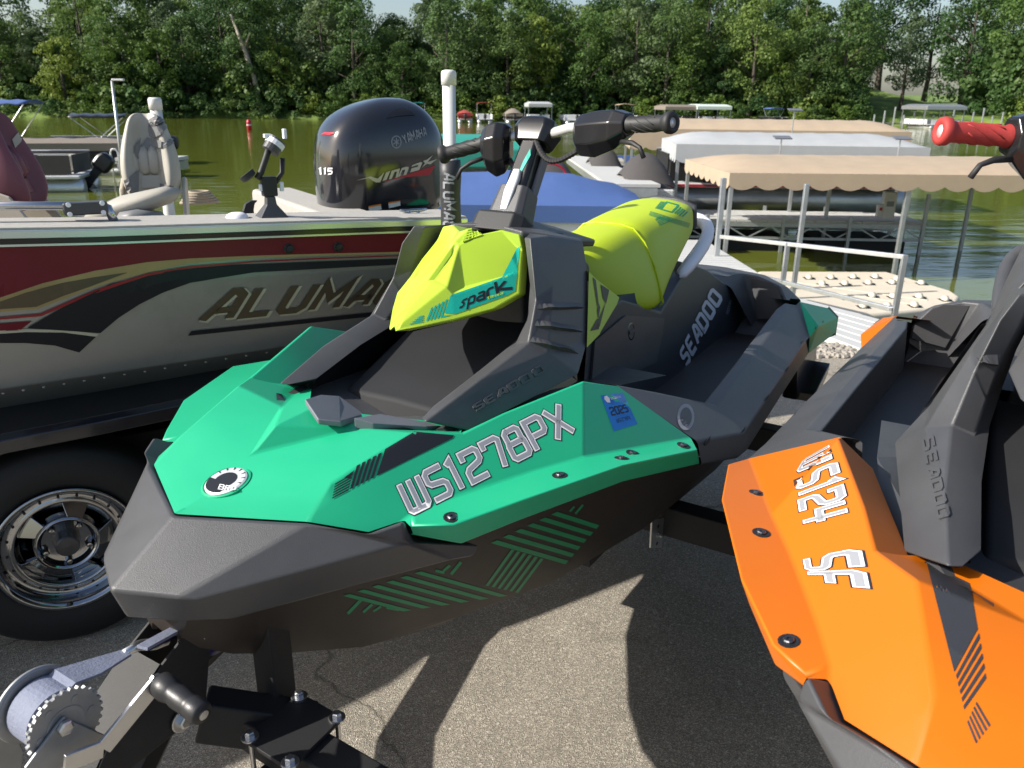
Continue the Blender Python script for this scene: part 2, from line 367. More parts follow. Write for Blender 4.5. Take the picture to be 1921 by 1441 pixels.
# ================================================================== ground, water, far bank
WZ = -1.2
def node_mat(name):
    m = bpy.data.materials.new(name); m.use_nodes = True; return m, m.node_tree.nodes, m.node_tree.links, m.node_tree.nodes['Principled BSDF']
def asphalt():
    m, n, l, b = node_mat('worn_asphalt'); tc = n.new('ShaderNodeTexCoord')
    v = n.new('ShaderNodeTexVoronoi'); v.inputs['Scale'].default_value = 320; l.new(tc.outputs['Object'], v.inputs['Vector'])
    v2 = n.new('ShaderNodeTexVoronoi'); v2.inputs['Scale'].default_value = 95; v2.inputs['Randomness'].default_value = 1; l.new(tc.outputs['Object'], v2.inputs['Vector'])
    nz = n.new('ShaderNodeTexNoise'); nz.inputs['Scale'].default_value = 1.3; nz.inputs['Detail'].default_value = 8; nz.inputs['Roughness'].default_value = .65; l.new(tc.outputs['Object'], nz.inputs['Vector'])
    sp = n.new('ShaderNodeSeparateColor'); l.new(v.outputs['Color'], sp.inputs[0])
    r = n.new('ShaderNodeValToRGB'); e = r.color_ramp.elements; e[0].position = .0; e[0].color = (.148, .133, .112, 1); e[1].position = .55; e[1].color = (.238, .214, .176, 1)
    x = e.new(.82); x.color = (.31, .276, .222, 1); x = e.new(.96); x.color = (.42, .38, .31, 1)
    l.new(sp.outputs[0], r.inputs[0])
    sp2 = n.new('ShaderNodeSeparateColor'); l.new(v2.outputs['Color'], sp2.inputs[0])
    st = n.new('ShaderNodeMapRange'); st.inputs[1].default_value = .93; st.inputs[2].default_value = .97; l.new(sp2.outputs[1], st.inputs[0])
    ds = n.new('ShaderNodeMapRange'); ds.inputs[1].default_value = .5; ds.inputs[2].default_value = .3; l.new(v2.outputs['Distance'], ds.inputs[0])
    mu = n.new('ShaderNodeMath'); mu.operation = 'MULTIPLY'; l.new(st.outputs[0], mu.inputs[0]); l.new(ds.outputs[0], mu.inputs[1])
    m1 = n.new('ShaderNodeMix'); m1.data_type = 'RGBA'; m1.inputs[7].default_value = (.42, .38, .32, 1); l.new(mu.outputs[0], m1.inputs[0]); l.new(r.outputs[0], m1.inputs[6])
    rr = n.new('ShaderNodeMapRange'); rr.inputs[1].default_value = .3; rr.inputs[2].default_value = .7; rr.inputs[3].default_value = .92; rr.inputs[4].default_value = 1.42; l.new(nz.outputs['Fac'], rr.inputs[0])
    m2 = n.new('ShaderNodeMix'); m2.data_type = 'RGBA'; m2.blend_type = 'MULTIPLY'; m2.inputs[0].default_value = 1; l.new(m1.outputs[2], m2.inputs[6]); l.new(rr.outputs[0], m2.inputs[7])
    # cracks
    vc = n.new('ShaderNodeTexVoronoi'); vc.feature = 'DISTANCE_TO_EDGE'; vc.inputs['Scale'].default_value = .55
    nd = n.new('ShaderNodeTexNoise'); nd.inputs['Scale'].default_value = 4; nd.inputs['Detail'].default_value = 6; l.new(tc.outputs['Object'], nd.inputs['Vector'])
    vm = n.new('ShaderNodeVectorMath'); vm.operation = 'SCALE'; vm.inputs['Scale'].default_value = .35; l.new(nd.outputs['Color'], vm.inputs[0])
    va = n.new('ShaderNodeVectorMath'); l.new(tc.outputs['Object'], va.inputs[0]); l.new(vm.outputs[0], va.inputs[1]); l.new(va.outputs[0], vc.inputs['Vector'])
    cr = n.new('ShaderNodeMapRange'); cr.inputs[1].default_value = .0; cr.inputs[2].default_value = .006; cr.inputs[3].default_value = .35; cr.inputs[4].default_value = 1; l.new(vc.outputs['Distance'], cr.inputs[0])
    m3 = n.new('ShaderNodeMix'); m3.data_type = 'RGBA'; m3.blend_type = 'MULTIPLY'; m3.inputs[0].default_value = .8; l.new(m2.outputs[2], m3.inputs[6]); l.new(cr.outputs[0], m3.inputs[7])
    ns = n.new('ShaderNodeTexNoise'); ns.inputs['Scale'].default_value = 2.6; ns.inputs['Detail'].default_value = 5; ns.inputs['Roughness'].default_value = .55; l.new(tc.outputs['Object'], ns.inputs['Vector'])
    sr = n.new('ShaderNodeMapRange'); sr.inputs[1].default_value = .60; sr.inputs[2].default_value = .70; sr.inputs[3].default_value = 1.0; sr.inputs[4].default_value = .62; l.new(ns.outputs['Fac'], sr.inputs[0])
    m4 = n.new('ShaderNodeMix'); m4.data_type = 'RGBA'; m4.blend_type = 'MULTIPLY'; m4.inputs[0].default_value = .85; l.new(m3.outputs[2], m4.inputs[6]); l.new(sr.outputs[0], m4.inputs[7]); m3 = m4
    l.new(m3.outputs[2], b.inputs['Base Color']); b.inputs['Roughness'].default_value = .88; b.inputs['Specular IOR Level'].default_value = .25
    bp = n.new('ShaderNodeBump'); bp.inputs['Strength'].default_value = .55; bp.inputs['Distance'].default_value = .004; l.new(v.outputs['Distance'], bp.inputs['Height']); l.new(bp.outputs[0], b.inputs['Normal'])
    return m
M_asph = asphalt()
def water_mat():
    m, n, l, b = node_mat('lake_water'); tc = n.new('ShaderNodeTexCoord')
    mp = n.new('ShaderNodeMapping'); mp.inputs['Scale'].default_value = (.55, 1.7, 1); l.new(tc.outputs['Object'], mp.inputs[0])
    a = n.new('ShaderNodeTexNoise'); a.inputs['Scale'].default_value = 1.1; a.inputs['Detail'].default_value = 4; l.new(mp.outputs[0], a.inputs['Vector'])
    c = n.new('ShaderNodeTexNoise'); c.inputs['Scale'].default_value = .13; c.inputs['Detail'].default_value = 3; l.new(tc.outputs['Object'], c.inputs['Vector'])
    mr = n.new('ShaderNodeMapRange'); mr.inputs[1].default_value = .35; mr.inputs[2].default_value = .65; mr.inputs[3].default_value = .25; mr.inputs[4].default_value = 1; l.new(c.outputs['Fac'], mr.inputs[0])
    mu = n.new('ShaderNodeMath'); mu.operation = 'MULTIPLY'; l.new(a.outputs['Fac'], mu.inputs[0]); l.new(mr.outputs[0], mu.inputs[1])
    bp = n.new('ShaderNodeBump'); bp.inputs['Strength'].default_value = .32; bp.inputs['Distance'].default_value = .10; l.new(mu.outputs[0], bp.inputs['Height']); l.new(bp.outputs[0], b.inputs['Normal'])
    b.inputs['Base Color'].default_value = (.105, .122, .018, 1); b.inputs['Roughness'].default_value = .06; b.inputs['IOR'].default_value = 1.33
    return m
M_water = water_mat()
def grass_mat():
    m, n, l, b = node_mat('bank_grass'); tc = n.new('ShaderNodeTexCoord')
    a = n.new('ShaderNodeTexNoise'); a.inputs['Scale'].default_value = .35; a.inputs['Detail'].default_value = 8; l.new(tc.outputs['Object'], a.inputs['Vector'])
    r = n.new('ShaderNodeValToRGB'); e = r.color_ramp.elements; e[0].position = .35; e[0].color = (.06, .10, .018, 1); e[1].position = .65; e[1].color = (.17, .25, .04, 1); l.new(a.outputs['Fac'], r.inputs[0])
    l.new(r.outputs[0], b.inputs['Base Color']); b.inputs['Roughness'].default_value = .9
    return m
M_grass = grass_mat()
M_bank = mat('gravel_bank', (.20, .18, .15), .95, var=.35, vscale=25, bump=.6, bscale=60)
# lot: asphalt sheet that breaks off into a gravel bank at the water
SH = [(-70, 11.5), (-12, 9.0), (-3, 6.6), (0.6, 5.9), (2.05, 5.62), (2.9, 5.0), (5, 4.2), (12, 3.2), (70, 1.0)]
g = MB(); n_ = len(SH)
g.add([(x, -45, 0) for x, y in SH] + [(x, y, 0) for x, y in SH], [(i, i + 1, n_ + i + 1, n_ + i) for i in range(n_ - 1)])
ground = g.build('asphalt_lot', M_asph); tag(ground, kind='structure')
g = MB(); g.add([(x, y, -.003) for x, y in SH] + [(x, y + .5, -.12) for x, y in SH] + [(x + .1, y + 2.6, -1.5) for x, y in SH], [(r * n_ + i, r * n_ + i + 1, (r + 1) * n_ + i + 1, (r + 1) * n_ + i) for r in (0, 1) for i in range(n_ - 1)])
tag(g.build('shore_bank', M_bank), kind='structure')
water = mesh_obj('lake_water', [(-900, 0, WZ), (900, 0, WZ), (900, 900, WZ), (-900, 900, WZ)], [(0, 1, 2, 3)], M_water); tag(water, kind='structure')
# far bank and hill
FB = 124.0
def bank_y(x): return FB + 3.0 * sin(x * .045 + 1) + 1.5 * sin(x * .13)
def hill_z(x, y):
    d = y - bank_y(x)
    if d < 0: return WZ - .4
    z = WZ - .4 + min(d, 3) * .45
    lawn = max(0.0, 1 - abs(x - 63) / 13)
    if d > 3: z += (min(d, 45) - 3) * (.06 + .13 * lawn) + max(0, d - 60) * .02
    return z + .5 * noise.noise(Vector((x * .05, y * .05, 0)))
vs = []; fs = []; NX, ys = 121, [-1.5, 0, 1, 2, 3, 5, 8, 12, 16, 20, 26, 34, 44, 60, 90, 140, 240]
for j, dy in enumerate(ys):
    for i in range(NX):
        x = -300 + 5 * i; y = bank_y(x) + dy; vs.append((x, y, hill_z(x, y)))
for j in range(len(ys) - 1):
    for i in range(NX - 1): fs.append((j * NX + i, j * NX + i + 1, (j + 1) * NX + i + 1, (j + 1) * NX + i))
tag(mesh_obj('far_bank', vs, fs, M_grass, smooth=True), kind='structure')
def px2x(u, y): return (u - 960.5) / FPX * (y * cos(PITCH) + 2.8 * sin(PITCH))
# ================================================================== personal watercraft
SKI_TH = radians(31.5); SKI_C = 1.07
SA = Vector((sin(SKI_TH), cos(SKI_TH), 0)); SN = Vector((cos(SKI_TH), -sin(SKI_TH), 0))
def Q(u, v, t):
    """pixel + half-breadth -> watercraft frame (S aft of nose, t to port, z above ground)"""
    d = ray(u, v); k = (t - SKI_C) / d.dot(SN); p = d * k
    return Vector((p.dot(SA) - .6, t, p.z + CH))
def L(p): return Vector((p[0], -p[1], p[2]))
class SK:
    """half model with named points, mirrored about the centre plane"""
    def __init__(s): s.p = {}; s.f = []
    def pts(s, **kw):
        for k, v in kw.items(): s.p[k] = Vector(v)
        return s
    def face(s, *fs):
        for f in fs: s.f.append(f.split())
        return s
    def build(s, name, m, root, mirror=True, side=1, split=False, **kw):
        if split: return [s.build(name, m, root, mirror=False, side=sg, **kw) for sg in (1, -1)]
        vs = []; idx = {}
        def get(k, sg):
            p = s.p[k]; key = k if abs(p[1]) < 1e-6 else (k, sg)
            if key not in idx: idx[key] = len(vs); vs.append(L((p[0], p[1] * sg, p[2])))
            return idx[key]
        fs = []
        for sg in ((1, -1) if mirror else (side,)):
            for f in s.f:
                q = [get(k, sg) for k in f]; fs.append(tuple(q if sg == 1 else q[::-1]))
        return mesh_obj(name, vs, fs, m, root, **kw)
def QP(u, v, a, b, c):
    """pixel -> watercraft frame on the plane through three points of that frame"""
    n = (b - a).cross(c - a); d = ray(u, v); o = Vector((-.6, SKI_C, CH)); dl = Vector((d.dot(SA), d.dot(SN), d.z))
    return o + dl * ((a - o).dot(n) / dl.dot(n))
def lerp(a, b, t): return Vector(a).lerp(Vector(b), t)
SKI = {}
def make_ski(root, body, hood, seatm, bar_pts=None, gripm=None):
    P = {}
    gripm = gripm or M_rubber
    # ---------------- nose bumper
    b = SK().pts(n0=Q(205, 1108, 0), n0b=Q(239, 1160, 0), n1=Q(333, 1121, .095), n1b=Q(340, 1168, .085), n2=Q(366, 1124, .118), n2b=Q(436, 1162, .13),
        t0=Q(325, 967, 0), t1=Q(575, 982, .203), t2=Q(689, 1002, .288), t3=Q(757, 979, .322), e3=Q(760, 1020, .328), l3=Q(847, 1051, .34),
        w1=Q(889, 1044, .365), w2=Q(897, 1024, .37), w3=Q(775, 1018, .32))
    b.p['t3i'] = b.p['t3'] + Vector((.08, -.06, -.05)); b.p['w3i'] = b.p['w3'] + Vector((.08, -.07, -.03)); b.p['w2i'] = b.p['w2'] + Vector((0, -.03, 0))
    b.p['n3'] = lerp(b.p['n0b'], b.p['n1b'], .4) + Vector((.06, 0, -.02)); b.p['k2'] = Vector((.16, .05, .80)); b.p['k3'] = b.p['l3'] + Vector((.0, -.06, -.02)); b.p['kw'] = b.p['w1'] + Vector((-.02, -.06, -.01))
    b.p['k0'] = Vector((.08, 0, b.p['n0b'].z + .0))
    b.p['tt0'] = b.p['t0'] + Vector((.03, 0, -.02)); b.p['tt1'] = b.p['t1'] + Vector((.05, -.03, -.035)); b.p['tt2'] = b.p['t2'] + Vector((.06, -.05, -.05))
    b.face('n0 n1 t1 t0', 'n1 n2 e3 t1', 't1 e3 t2', 't2 e3 t3', 't3 e3 w3', 'n0 n0b n1b n1', 'n1 n1b n2b n2', 'n2 n2b l3 e3', 'e3 l3 w1 w3', 'w3 w1 w2',
           't0 t1 tt1 tt0', 't1 t2 tt2 tt1', 't2 t3 t3i tt2', 't3 w3 w3i t3i', 'w3 w2 w2i w3i', 'n0b k0 n1b', 'n1b k0 k2 n2b', 'n2b k2 k3 l3', 'l3 k3 kw w1')
    P['bumper'] = b.build('nose_bumper', M_black, root, bevel=.006, seg=3)
    # ---------------- lower hull
    st = [(.05, .07, .835, .05, .80, .78), (.13, .12, .845, .085, .745, .70), (.25, .195, .865, .10, .685, .60), (.40, .285, .87, .15, .615, .53), (.60, .39, .885, .20, .555, .47), (.90, .49, .875, .27, .50, .43),
          (1.33, .555, .775, .345, .475, .415), (1.8, .55, .76, .39, .475, .41), (2.3, .53, .77, .40, .475, .41), (2.66, .48, .74, .38, .48, .42)]
    mb = MB(); rings = []
    for (S, tt, zt, tc, zc, zk) in st:
        h = [(tt, zt), (tt * .55 + tc * .45 + .015, zt * .5 + zc * .5 + .03), (tc, zc), (tc * .72, zc - .02 - .3 * (zc - zk)), (tc * .62, zc - .55 * (zc - zk)), (0, zk)]
        ring = [L((S, t, z)) for t, z in h] + [L((S, -t, z)) for t, z in h[-2::-1]]
        rings.append(ring)
    mb.loft(rings)
    P['hull'] = mb.build('lower_hull', M_hull, root, bevel=.004, ang=18)
    # ---------------- front deck (coloured)
    g = SK().pts(f0=Q(328, 964, 0), c1=Q(345, 955, 0), c15=Q(392, 924, 0), c2=Q(432, 893, 0), c3=Q(472, 851, 0), c4=Q(516, 797, 0),
        f1=Q(578, 979, .197), i1=Q(598, 960, .168), i15=Q(608, 934, .170), i2=Q(622, 903, .174), i3=Q(700, 856, .187), i4=Q(774, 811, .197), r1=Q(868, 809, .225),
        p1=Q(622, 941, .207), p2=Q(740, 875, .245), p3=Q(868, 812, .27), p4=Q(946, 774, .31), pk=Q(1095, 714, .385),
        f2=Q(691, 998, .258), f3=Q(757, 976, .298),
        q3=Q(775, 962, .312), q4=Q(845, 935, .345), q5=Q(1000, 884, .42), q6=Q(1095, 858, .475), q7=Q(1296, 822, .565), pk2=Q(1157, 723, .395),
        fb0=Q(774, 1004, .325), fb1=Q(868, 1021, .372), fb2=Q(971, 979, .43), fb3=Q(1171, 904, .525), fb4=Q(1312, 871, .59),
        fe0=Q(776, 985, .326), fe1=Q(850, 985, .375), fe2=Q(975, 940, .445), fe3=Q(1171, 873, .54), fe4=Q(1308, 845, .597))
    la, lb, lc = g.p['p1'], g.p['pk'], Q(1095, 858, .455)
    for k_, (u_, v_) in dict(f2=(691, 998), f3=(757, 976), q3=(775, 962), q4=(845, 935), p3=(868, 812), p4=(946, 774), q6=(1095, 858), p2=(740, 875), q5=(1000, 884)).items(): g.p[k_] = QP(u_, v_, la, lb, lc)
    ra, rb_, rc_ = g.p['p1'], g.p['p3'], Q(700, 856, .209)
    for k_, (u_, v_) in dict(i2=(622, 903), i3=(700, 856), i4=(774, 811)).items(): g.p[k_] = QP(u_, v_, ra, rb_, rc_)
    g.p['i1'] = lerp(g.p['f1'], g.p['i2'], .33); g.p['i15'] = lerp(g.p['f1'], g.p['i2'], .66)
    g.p['c4b'] = Vector((g.p['c4'].x + .085, 0, g.p['c4'].z + .004)); g.p['r1b'] = g.p['r1'] + Vector((.02, -.02, .004)); g.p['rm'] = lerp(g.p['c4'], g.p['r1'], .45) + Vector((-.012, 0, .004))
    g.p['rmb'] = lerp(g.p['c4b'], g.p['r1b'], .45)
    g.p['pk3'] = g.p['pk2'] + Vector((.03, .0, -.03)); g.p['fbi4'] = g.p['fb4'] + Vector((0, -.06, 0)); g.p['p3b'] = g.p['p3'] + Vector((0.03, -.05, -.03)); g.p['pkb'] = g.p['pk'] + Vector((0.02, -.06, -.05)); g.p['p4b'] = g.p['p4'] + Vector((.03, -.05, -.04))
    g.p['fbi0'] = g.p['fb0'] + Vector((0, -.05, .0)); g.p['fbi1'] = g.p['fb1'] + Vector((0, -.05, 0)); g.p['fbi2'] = g.p['fb2'] + Vector((0, -.05, 0)); g.p['fbi3'] = g.p['fb3'] + Vector((0, -.05, 0))
    g.face('f0 c1 i1 f1', 'c1 c15 i15 i1', 'c15 c2 i2 i15', 'c2 c3 i3 i2', 'c3 rm i4 i3', 'c3 c4 rm', 'rm r1 i4', 'c4 c4b rmb rm', 'rm rmb r1b r1',
           'f1 i1 p1', 'i1 i15 p1', 'i15 i2 p1', 'i2 i3 p2 p1', 'i3 i4 p3 p2', 'i4 r1 p3', 'r1 r1b p3b p3', 'p3 p3b p4b p4', 'p4 p4b pkb pk',
           'f1 p1 f2', 'p1 p2 q3 f3 f2', 'p2 p3 q4 q3', 'p3 p4 q5 q4', 'p4 pk q6 q5', 'pk pk2 q7 q6',
           'f3 q3 fe0', 'q3 q4 fe1 fe0', 'q4 q5 fe2 fe1', 'q5 q6 fe3 fe2', 'q6 q7 fe4 fe3', 'fe0 fe1 fb1 fb0', 'fe1 fe2 fb2 fb1', 'fe2 fe3 fb3 fb2', 'fe3 fe4 fb4 fb3',
           'fb0 fb1 fbi1 fbi0', 'fb1 fb2 fbi2 fbi1', 'fb2 fb3 fbi3 fbi2', 'fb3 fb4 fbi4 fbi3', 'pk pkb pk3 pk2')
    P['deck'] = g.build('front_deck', body, root, bevel=.005, seg=3, ang=17)
    # dark backing shell under the deck so that no daylight shows between panels
    lg = SK().pts(a=(.45, .0, .99), b=(.52, .19, 1.02), c=(.60, .27, .98), d=(.95, .33, 1.0), e=(1.0, .0, .93), f=(.33, 0, 1.03), h=(.48, .17, 1.04), k=(1.35, .36, .93), l=(1.35, 0, .93))
    lg.face('a b c d e', 'f h b a', 'e d k l')
    P['tray'] = lg.build('storage_tray', M_black, root)
    # ---------------- grey lids at the front of the opening
    for nm, ql in (('front_lid', [(571, 748, .0), (600, 742, 0), (636, 742, -.02), (684, 777, .07), (640, 790, .09), (596, 786, .06)]),):
        top = [Q(u, v, t) for u, v, t in ql]
        o = MB().prism([L(p) for p in top], (0, 0, -.012)).build(nm, M_grey, root, bevel=.003)
    o = MB().prism([L(Q(u, v, t)) for u, v, t in [(664, 784, .10), (712, 776, .09), (800, 792, .17), (828, 799, .19), (800, 800, .19), (700, 794, .13)]], (0, 0, -.02)).build('front_lid', M_grey, root, bevel=.002)
    # ---------------- side arms (exoskeleton)
    a = SK().pts(o0=Q(796, 791, .195), o1=Q(895, 716, .215), o2=Q(991, 643, .222), o3=Q(1005, 562, .205), o4=Q(998, 487, .185), o5=Q(995, 446, .165), o6=Q(1030, 442, .15), o7=Q(1094, 451, .165),
        o8=Q(1103, 514, .20), o9=Q(1104, 637, .262), o10=Q(1086, 702, .305), o11=Q(880, 808, .25), m1=Q(1037, 540, .215), m2=Q(1046, 466, .175), m3=Q(1030, 660, .26))
    for k, (u, v, t) in dict(i0=(789, 787, .178), i1=(885, 712, .188), i2=(966, 646, .186), i3=(989, 597, .178), i35=(994, 535, .168), i4=(986, 463, .148), i5=(983, 446, .14)).items(): a.p[k] = Q(u, v, t)
    for k in ('i0', 'i1', 'i2', 'i3', 'i35', 'i4', 'i5'): a.p['j' + k[1:]] = a.p[k] + Vector((.06, -.02, -.0))
    a.p['b7'] = a.p['o7'] + Vector((.01, -.06, -.01)); a.p['b8'] = a.p['o8'] + Vector((.03, -.06, 0)); a.p['b9'] = a.p['o9'] + Vector((.05, -.06, 0)); a.p['b10'] = a.p['o10'] + Vector((.05, -.05, 0)); a.p['b6'] = a.p['o6'] + Vector((0, -.05, 0))
    a.p['b11'] = a.p['o11'] + Vector((.03, -.05, -.02))
    a.face('o0 o1 m3 o11', 'o1 o2 m3', 'o2 o3 m1 m3', 'o3 o4 m2 m1', 'o4 o5 o6 m2', 'o6 o7 m2', 'm2 o7 o8 m1', 'm1 o8 o9', 'm1 o9 m3', 'm3 o9 o10', 'm3 o10 o11',
           'o0 i0 i1 o1', 'o1 i1 i2 o2', 'o2 i2 i3 o3', 'o3 i3 i35', 'o3 i35 o4', 'i35 i4 o4', 'i4 i5 o5 o4',
           'i0 j0 j1 i1', 'i1 j1 j2 i2', 'i2 j2 j3 i3', 'i3 j3 j35 i35', 'i35 j35 j4 i4', 'i4 j4 j5 i5',
           'o6 b6 b7 o7', 'o7 b7 b8 o8', 'o8 b8 b9 o9', 'o9 b9 b10 o10', 'o10 b10 b11 o11', 'o5 i5 j5 b6 o6', 'o11 b11 j0 i0 o0')
    P['arm'] = a.build('side_arm', M_black, root, split=True, bevel=.0045, seg=3, ang=14)
    # inner faces of the arms down to the tray
    ia = SK().pts(a=a.p['j0'] + Vector((-.02, .01, -.01)), b=a.p['j1'], c=a.p['j2'], d=a.p['j3'], e=a.p['j35'], g=a.p['j4'], h=(.62, .20, .99), i=(.8, .23, .96), j=(1.1, .22, .96), k=(1.16, .14, 1.25), l=(1.2, .16, 1.1))
    ia.face('a b h', 'b i h', 'b c i', 'c d j i', 'd e l j', 'e g k l')
    P['liner'] = ia.build('arm_liner', M_blackgloss, root, split=True)
    # front storage bin with sloping lid
    s = SK().pts(a=(.66, 0, 1.005), b=(.66, .145, 1.0), c=(1.0, .165, 1.115), d=(1.0, .0, 1.10), e=(.99, .07, 1.095), f=(.66, .16, .95), g=(1.02, .19, .95), h=(.63, 0, .95), i=(1.06, .165, 1.115), j=(1.06, 0, 1.1))
    s.face('a b c e d', 'b f g c', 'a h f b', 'd e c i j', 'c g i')
    P['bin'] = s.build('storage_bin', mat('dull_shaded_bin', (.022, .023, .025), .7, spec=.25, var=.15), root, bevel=.010)  # dark tone stands in for the missing shade of hood and arms
    # bulkhead behind the bin and steering post core
    mb = MB(); mb.loft([[L((S, t, z)) for t in (-w, w) for z in ()] or [L((S, -w, z0)), L((S, w, z0)), L((S, w * .9, z1)), L((S, -w * .9, z1))] for (S, w, z0, z1) in ((1.04, .10, .95, 1.30), (1.20, .13, .95, 1.31), (1.36, .13, .92, 1.20))])
    P['core'] = mb.build('console_core', M_black, root, bevel=.01)
    # console top behind the steering column
    c = SK().pts(a=Q(1000, 440, .12), b=Q(1030, 441, .145), c=Q(1092, 450, .16), d=(1.20, 0, 1.335), e=(1.36, 0, 1.295), f=(1.36, .13, 1.27), g=(1.05, 0, 1.34), h=(1.02, .10, 1.335))
    c.face('g h a b d', 'd b c f e')
    P['ctop'] = c.build('console_top', M_black, root, bevel=.006, solid=.02)
    # ---------------- hood (headlight shroud)
    h = SK().pts(tip=Q(740, 612, 0), tipn=Q(746, 620, .012), e1=Q(850, 601, .085), e2=Q(927, 579, .138), e3=Q(975, 552, .158), e4=Q(981, 471, .125), e5=Q(975, 440, .11), e6=Q(940, 431, .07), e7=Q(906, 440, .035), top=Q(880, 429, 0),
        m1=Q(861, 458, .012), m2=Q(869, 540, .064), m3=Q(838, 538, .050), m4=Q(750, 610, .012), d1=Q(944, 519, .118), d2=Q(968, 461, .105), d3=Q(849, 551, .062))
    h.p['v1'] = h.p['top'] + Vector((-.005, 0, -.012)); h.p['v2'] = Vector((h.p['m1'].x + .0, 0, h.p['m1'].z + .006))
    h.p['hol'] = Q(800, 528, 0); h.p['hb'] = Q(766, 575, 0); h.p['hw'] = Q(815, 527, .018); h.p['hw2'] = Q(848, 480, .006)
    for k in ('tipn', 'e1', 'e2', 'e3', 'e4', 'e5', 'e6', 'e7'): h.p['u' + k] = h.p[k] + Vector((.045, -.012 if k != 'tipn' else -.004, -.012))
    h.face('tip tipn m4 hb', 'm4 m3 hw hb', 'hb hw hol', 'm3 m1 hw2 hw', 'm3 m2 m1', 'hw hw2 v2 hol', 'hw2 m1 v2', 'm1 e7 top v2', 'm2 d1 d2 e6 e7 m1', 'm3 d3 m2', 'm2 d3 d1',
           'm4 tipn e1 d3 m3', 'd3 e1 e2 e3 d1', 'd1 e3 e4 d2', 'd2 e4 e5 e6', 'tipn e1 ue1 utipn', 'e1 e2 ue2 ue1', 'e2 e3 ue3 ue2', 'e3 e4 ue4 ue3', 'e4 e5 ue5 ue4', 'e5 e6 ue6 ue5', 'e6 e7 ue7 ue6')
    P['hood'] = h.build('hood', hood, root, bevel=.004, seg=3, ang=10)
    hp = SK().pts(a=h.p['uutipn'] if 'uutipn' in h.p else h.p['utipn'], b=h.p['ue1'], c=h.p['ue2'], d=h.p['ue3'], e=h.p['ue4'], f=h.p['ue5'], g=(1.05, 0, 1.31), i=(1.02, 0, 1.16))
    hp.p['a'] = hp.p['a'] + Vector((.01, 0, -.004)); hp.p['a0'] = Vector((hp.p['a'].x, 0, hp.p['a'].z))
    hp.face('a0 a b c d i', 'i d e f g')
    P['hoodback'] = hp.build('hood_underside', M_blackgloss, root)
    # ---------------- footwell, rear deck, side walls
    w = SK().pts(pk2=Q(1157, 723, .39), s1=Q(1240, 738, .46), dip=Q(1344, 761, .515), s2=Q(1400, 687, .49), s3=Q(1475, 582, .435), s4=Q(1489, 572, .44), s5=Q(1500, 566, .45),
        f0=Q(1308, 828, .575), f1=Q(1396, 812, .60), f2=Q(1450, 730, .575), f3=Q(1512, 640, .532), f4=Q(1519, 632, .528),
        g0=Q(1317, 873, .59), g1=Q(1384, 861, .612), g2=Q(1402, 846, .612), g3=Q(1465, 745, .58), g4=Q(1517, 664, .535), pkq=Q(1159, 727, .40))
    for k, dx in (('s1', 0), ('dip', 0.0), ('s2', 0), ('s3', 0), ('s4', 0)): w.p['i' + k] = w.p[k] + Vector((.0, -.035, .002)); w.p['j' + k] = Vector((w.p[k].x, w.p[k].y - .055, .66))
    w.p['is1'] = w.p['s1'] + Vector((0, -.02, 0)); w.p['ipk2'] = w.p['pk2'] + Vector((.0, -.03, 0)); w.p['jpk2'] = Vector((w.p['pk2'].x, .33, .8))
    w.p['gi0'] = w.p['g0'] + Vector((0, -.05, 0)); w.p['gi1'] = w.p['g1'] + Vector((0, -.06, 0)); w.p['gi2'] = w.p['g2'] + Vector((0, -.06, 0)); w.p['gi3'] = w.p['g3'] + Vector((0, -.06, 0)); w.p['gi4'] = w.p['g4'] + Vector((0, -.06, 0))
    w.face('pk2 s1 f0 pkq', 's1 dip f1 f0', 'dip s2 f2 f1', 's2 s3 f3 f2', 's3 s4 s5 f4 f3', 'f0 f1 g1 g0', 'f1 g2 g1', 'f1 f2 g3 g2', 'f2 f3 g4 g3',
           'pk2 ipk2 is1 s1', 's1 is1 idip dip', 'dip idip is2 s2', 's2 is2 is3 s3', 's3 is3 is4 s4', 'ipk2 jpk2 js1 is1', 'is1 js1 jdip idip', 'idip jdip js2 is2', 'is2 js2 js3 is3', 'is3 js3 js4 is4',
           'g0 g1 gi1 gi0', 'g1 g2 gi2 gi1', 'g2 g3 gi3 gi2', 'g3 g4 gi4 gi3')
    P['wall'] = w.build('side_wall', M_black, root, split=True, bevel=.006, seg=3, ang=14)
    # rear corner cap in body colour
    k = SK().pts(a=Q(1501, 566, .45), b=Q(1553, 578, .508), c=Q(1571, 596, .545), d=Q(1567, 625, .553), e=Q(1517, 664, .535), f=Q(1519, 632, .528), g=Q(1536, 612, .545))
    k.p['h'] = k.p['b'] + Vector((.01, -.12, 0)); k.p['i'] = k.p['a'] + Vector((0, -.12, .0)); k.p['j'] = k.p['d'] + Vector((0, -.1, -.02)); k.p['l'] = k.p['e'] + Vector((0, -.08, -.01))
    k.face('a b c g', 'a g f', 'g c d', 'g d e f', 'a b h i', 'd j l e')
    P['cap'] = k.build('rear_cap', body, root, split=True, bevel=.004, seg=2, ang=12)
    tr = SK().pts(a=k.p['b'] + Vector((.004, 0, 0)), b=k.p['c'] + Vector((.006, 0, 0)), c=k.p['d'] + Vector((.006, 0, -.01)), d=(2.74, .25, .55), e=(2.74, 0, .52), f=(2.78, 0, .80))
    tr.p['a2'] = tr.p['a'] + Vector((.012, 0, .004)); tr.p['b2'] = tr.p['b'] + Vector((.016, 0, .0)); tr.p['c2'] = tr.p['c'] + Vector((.016, 0, -.01))
    tr.face('a b c d e f', 'a b b2 a2', 'b c c2 b2')
    P['transom'] = tr.build('transom', M_black, root)
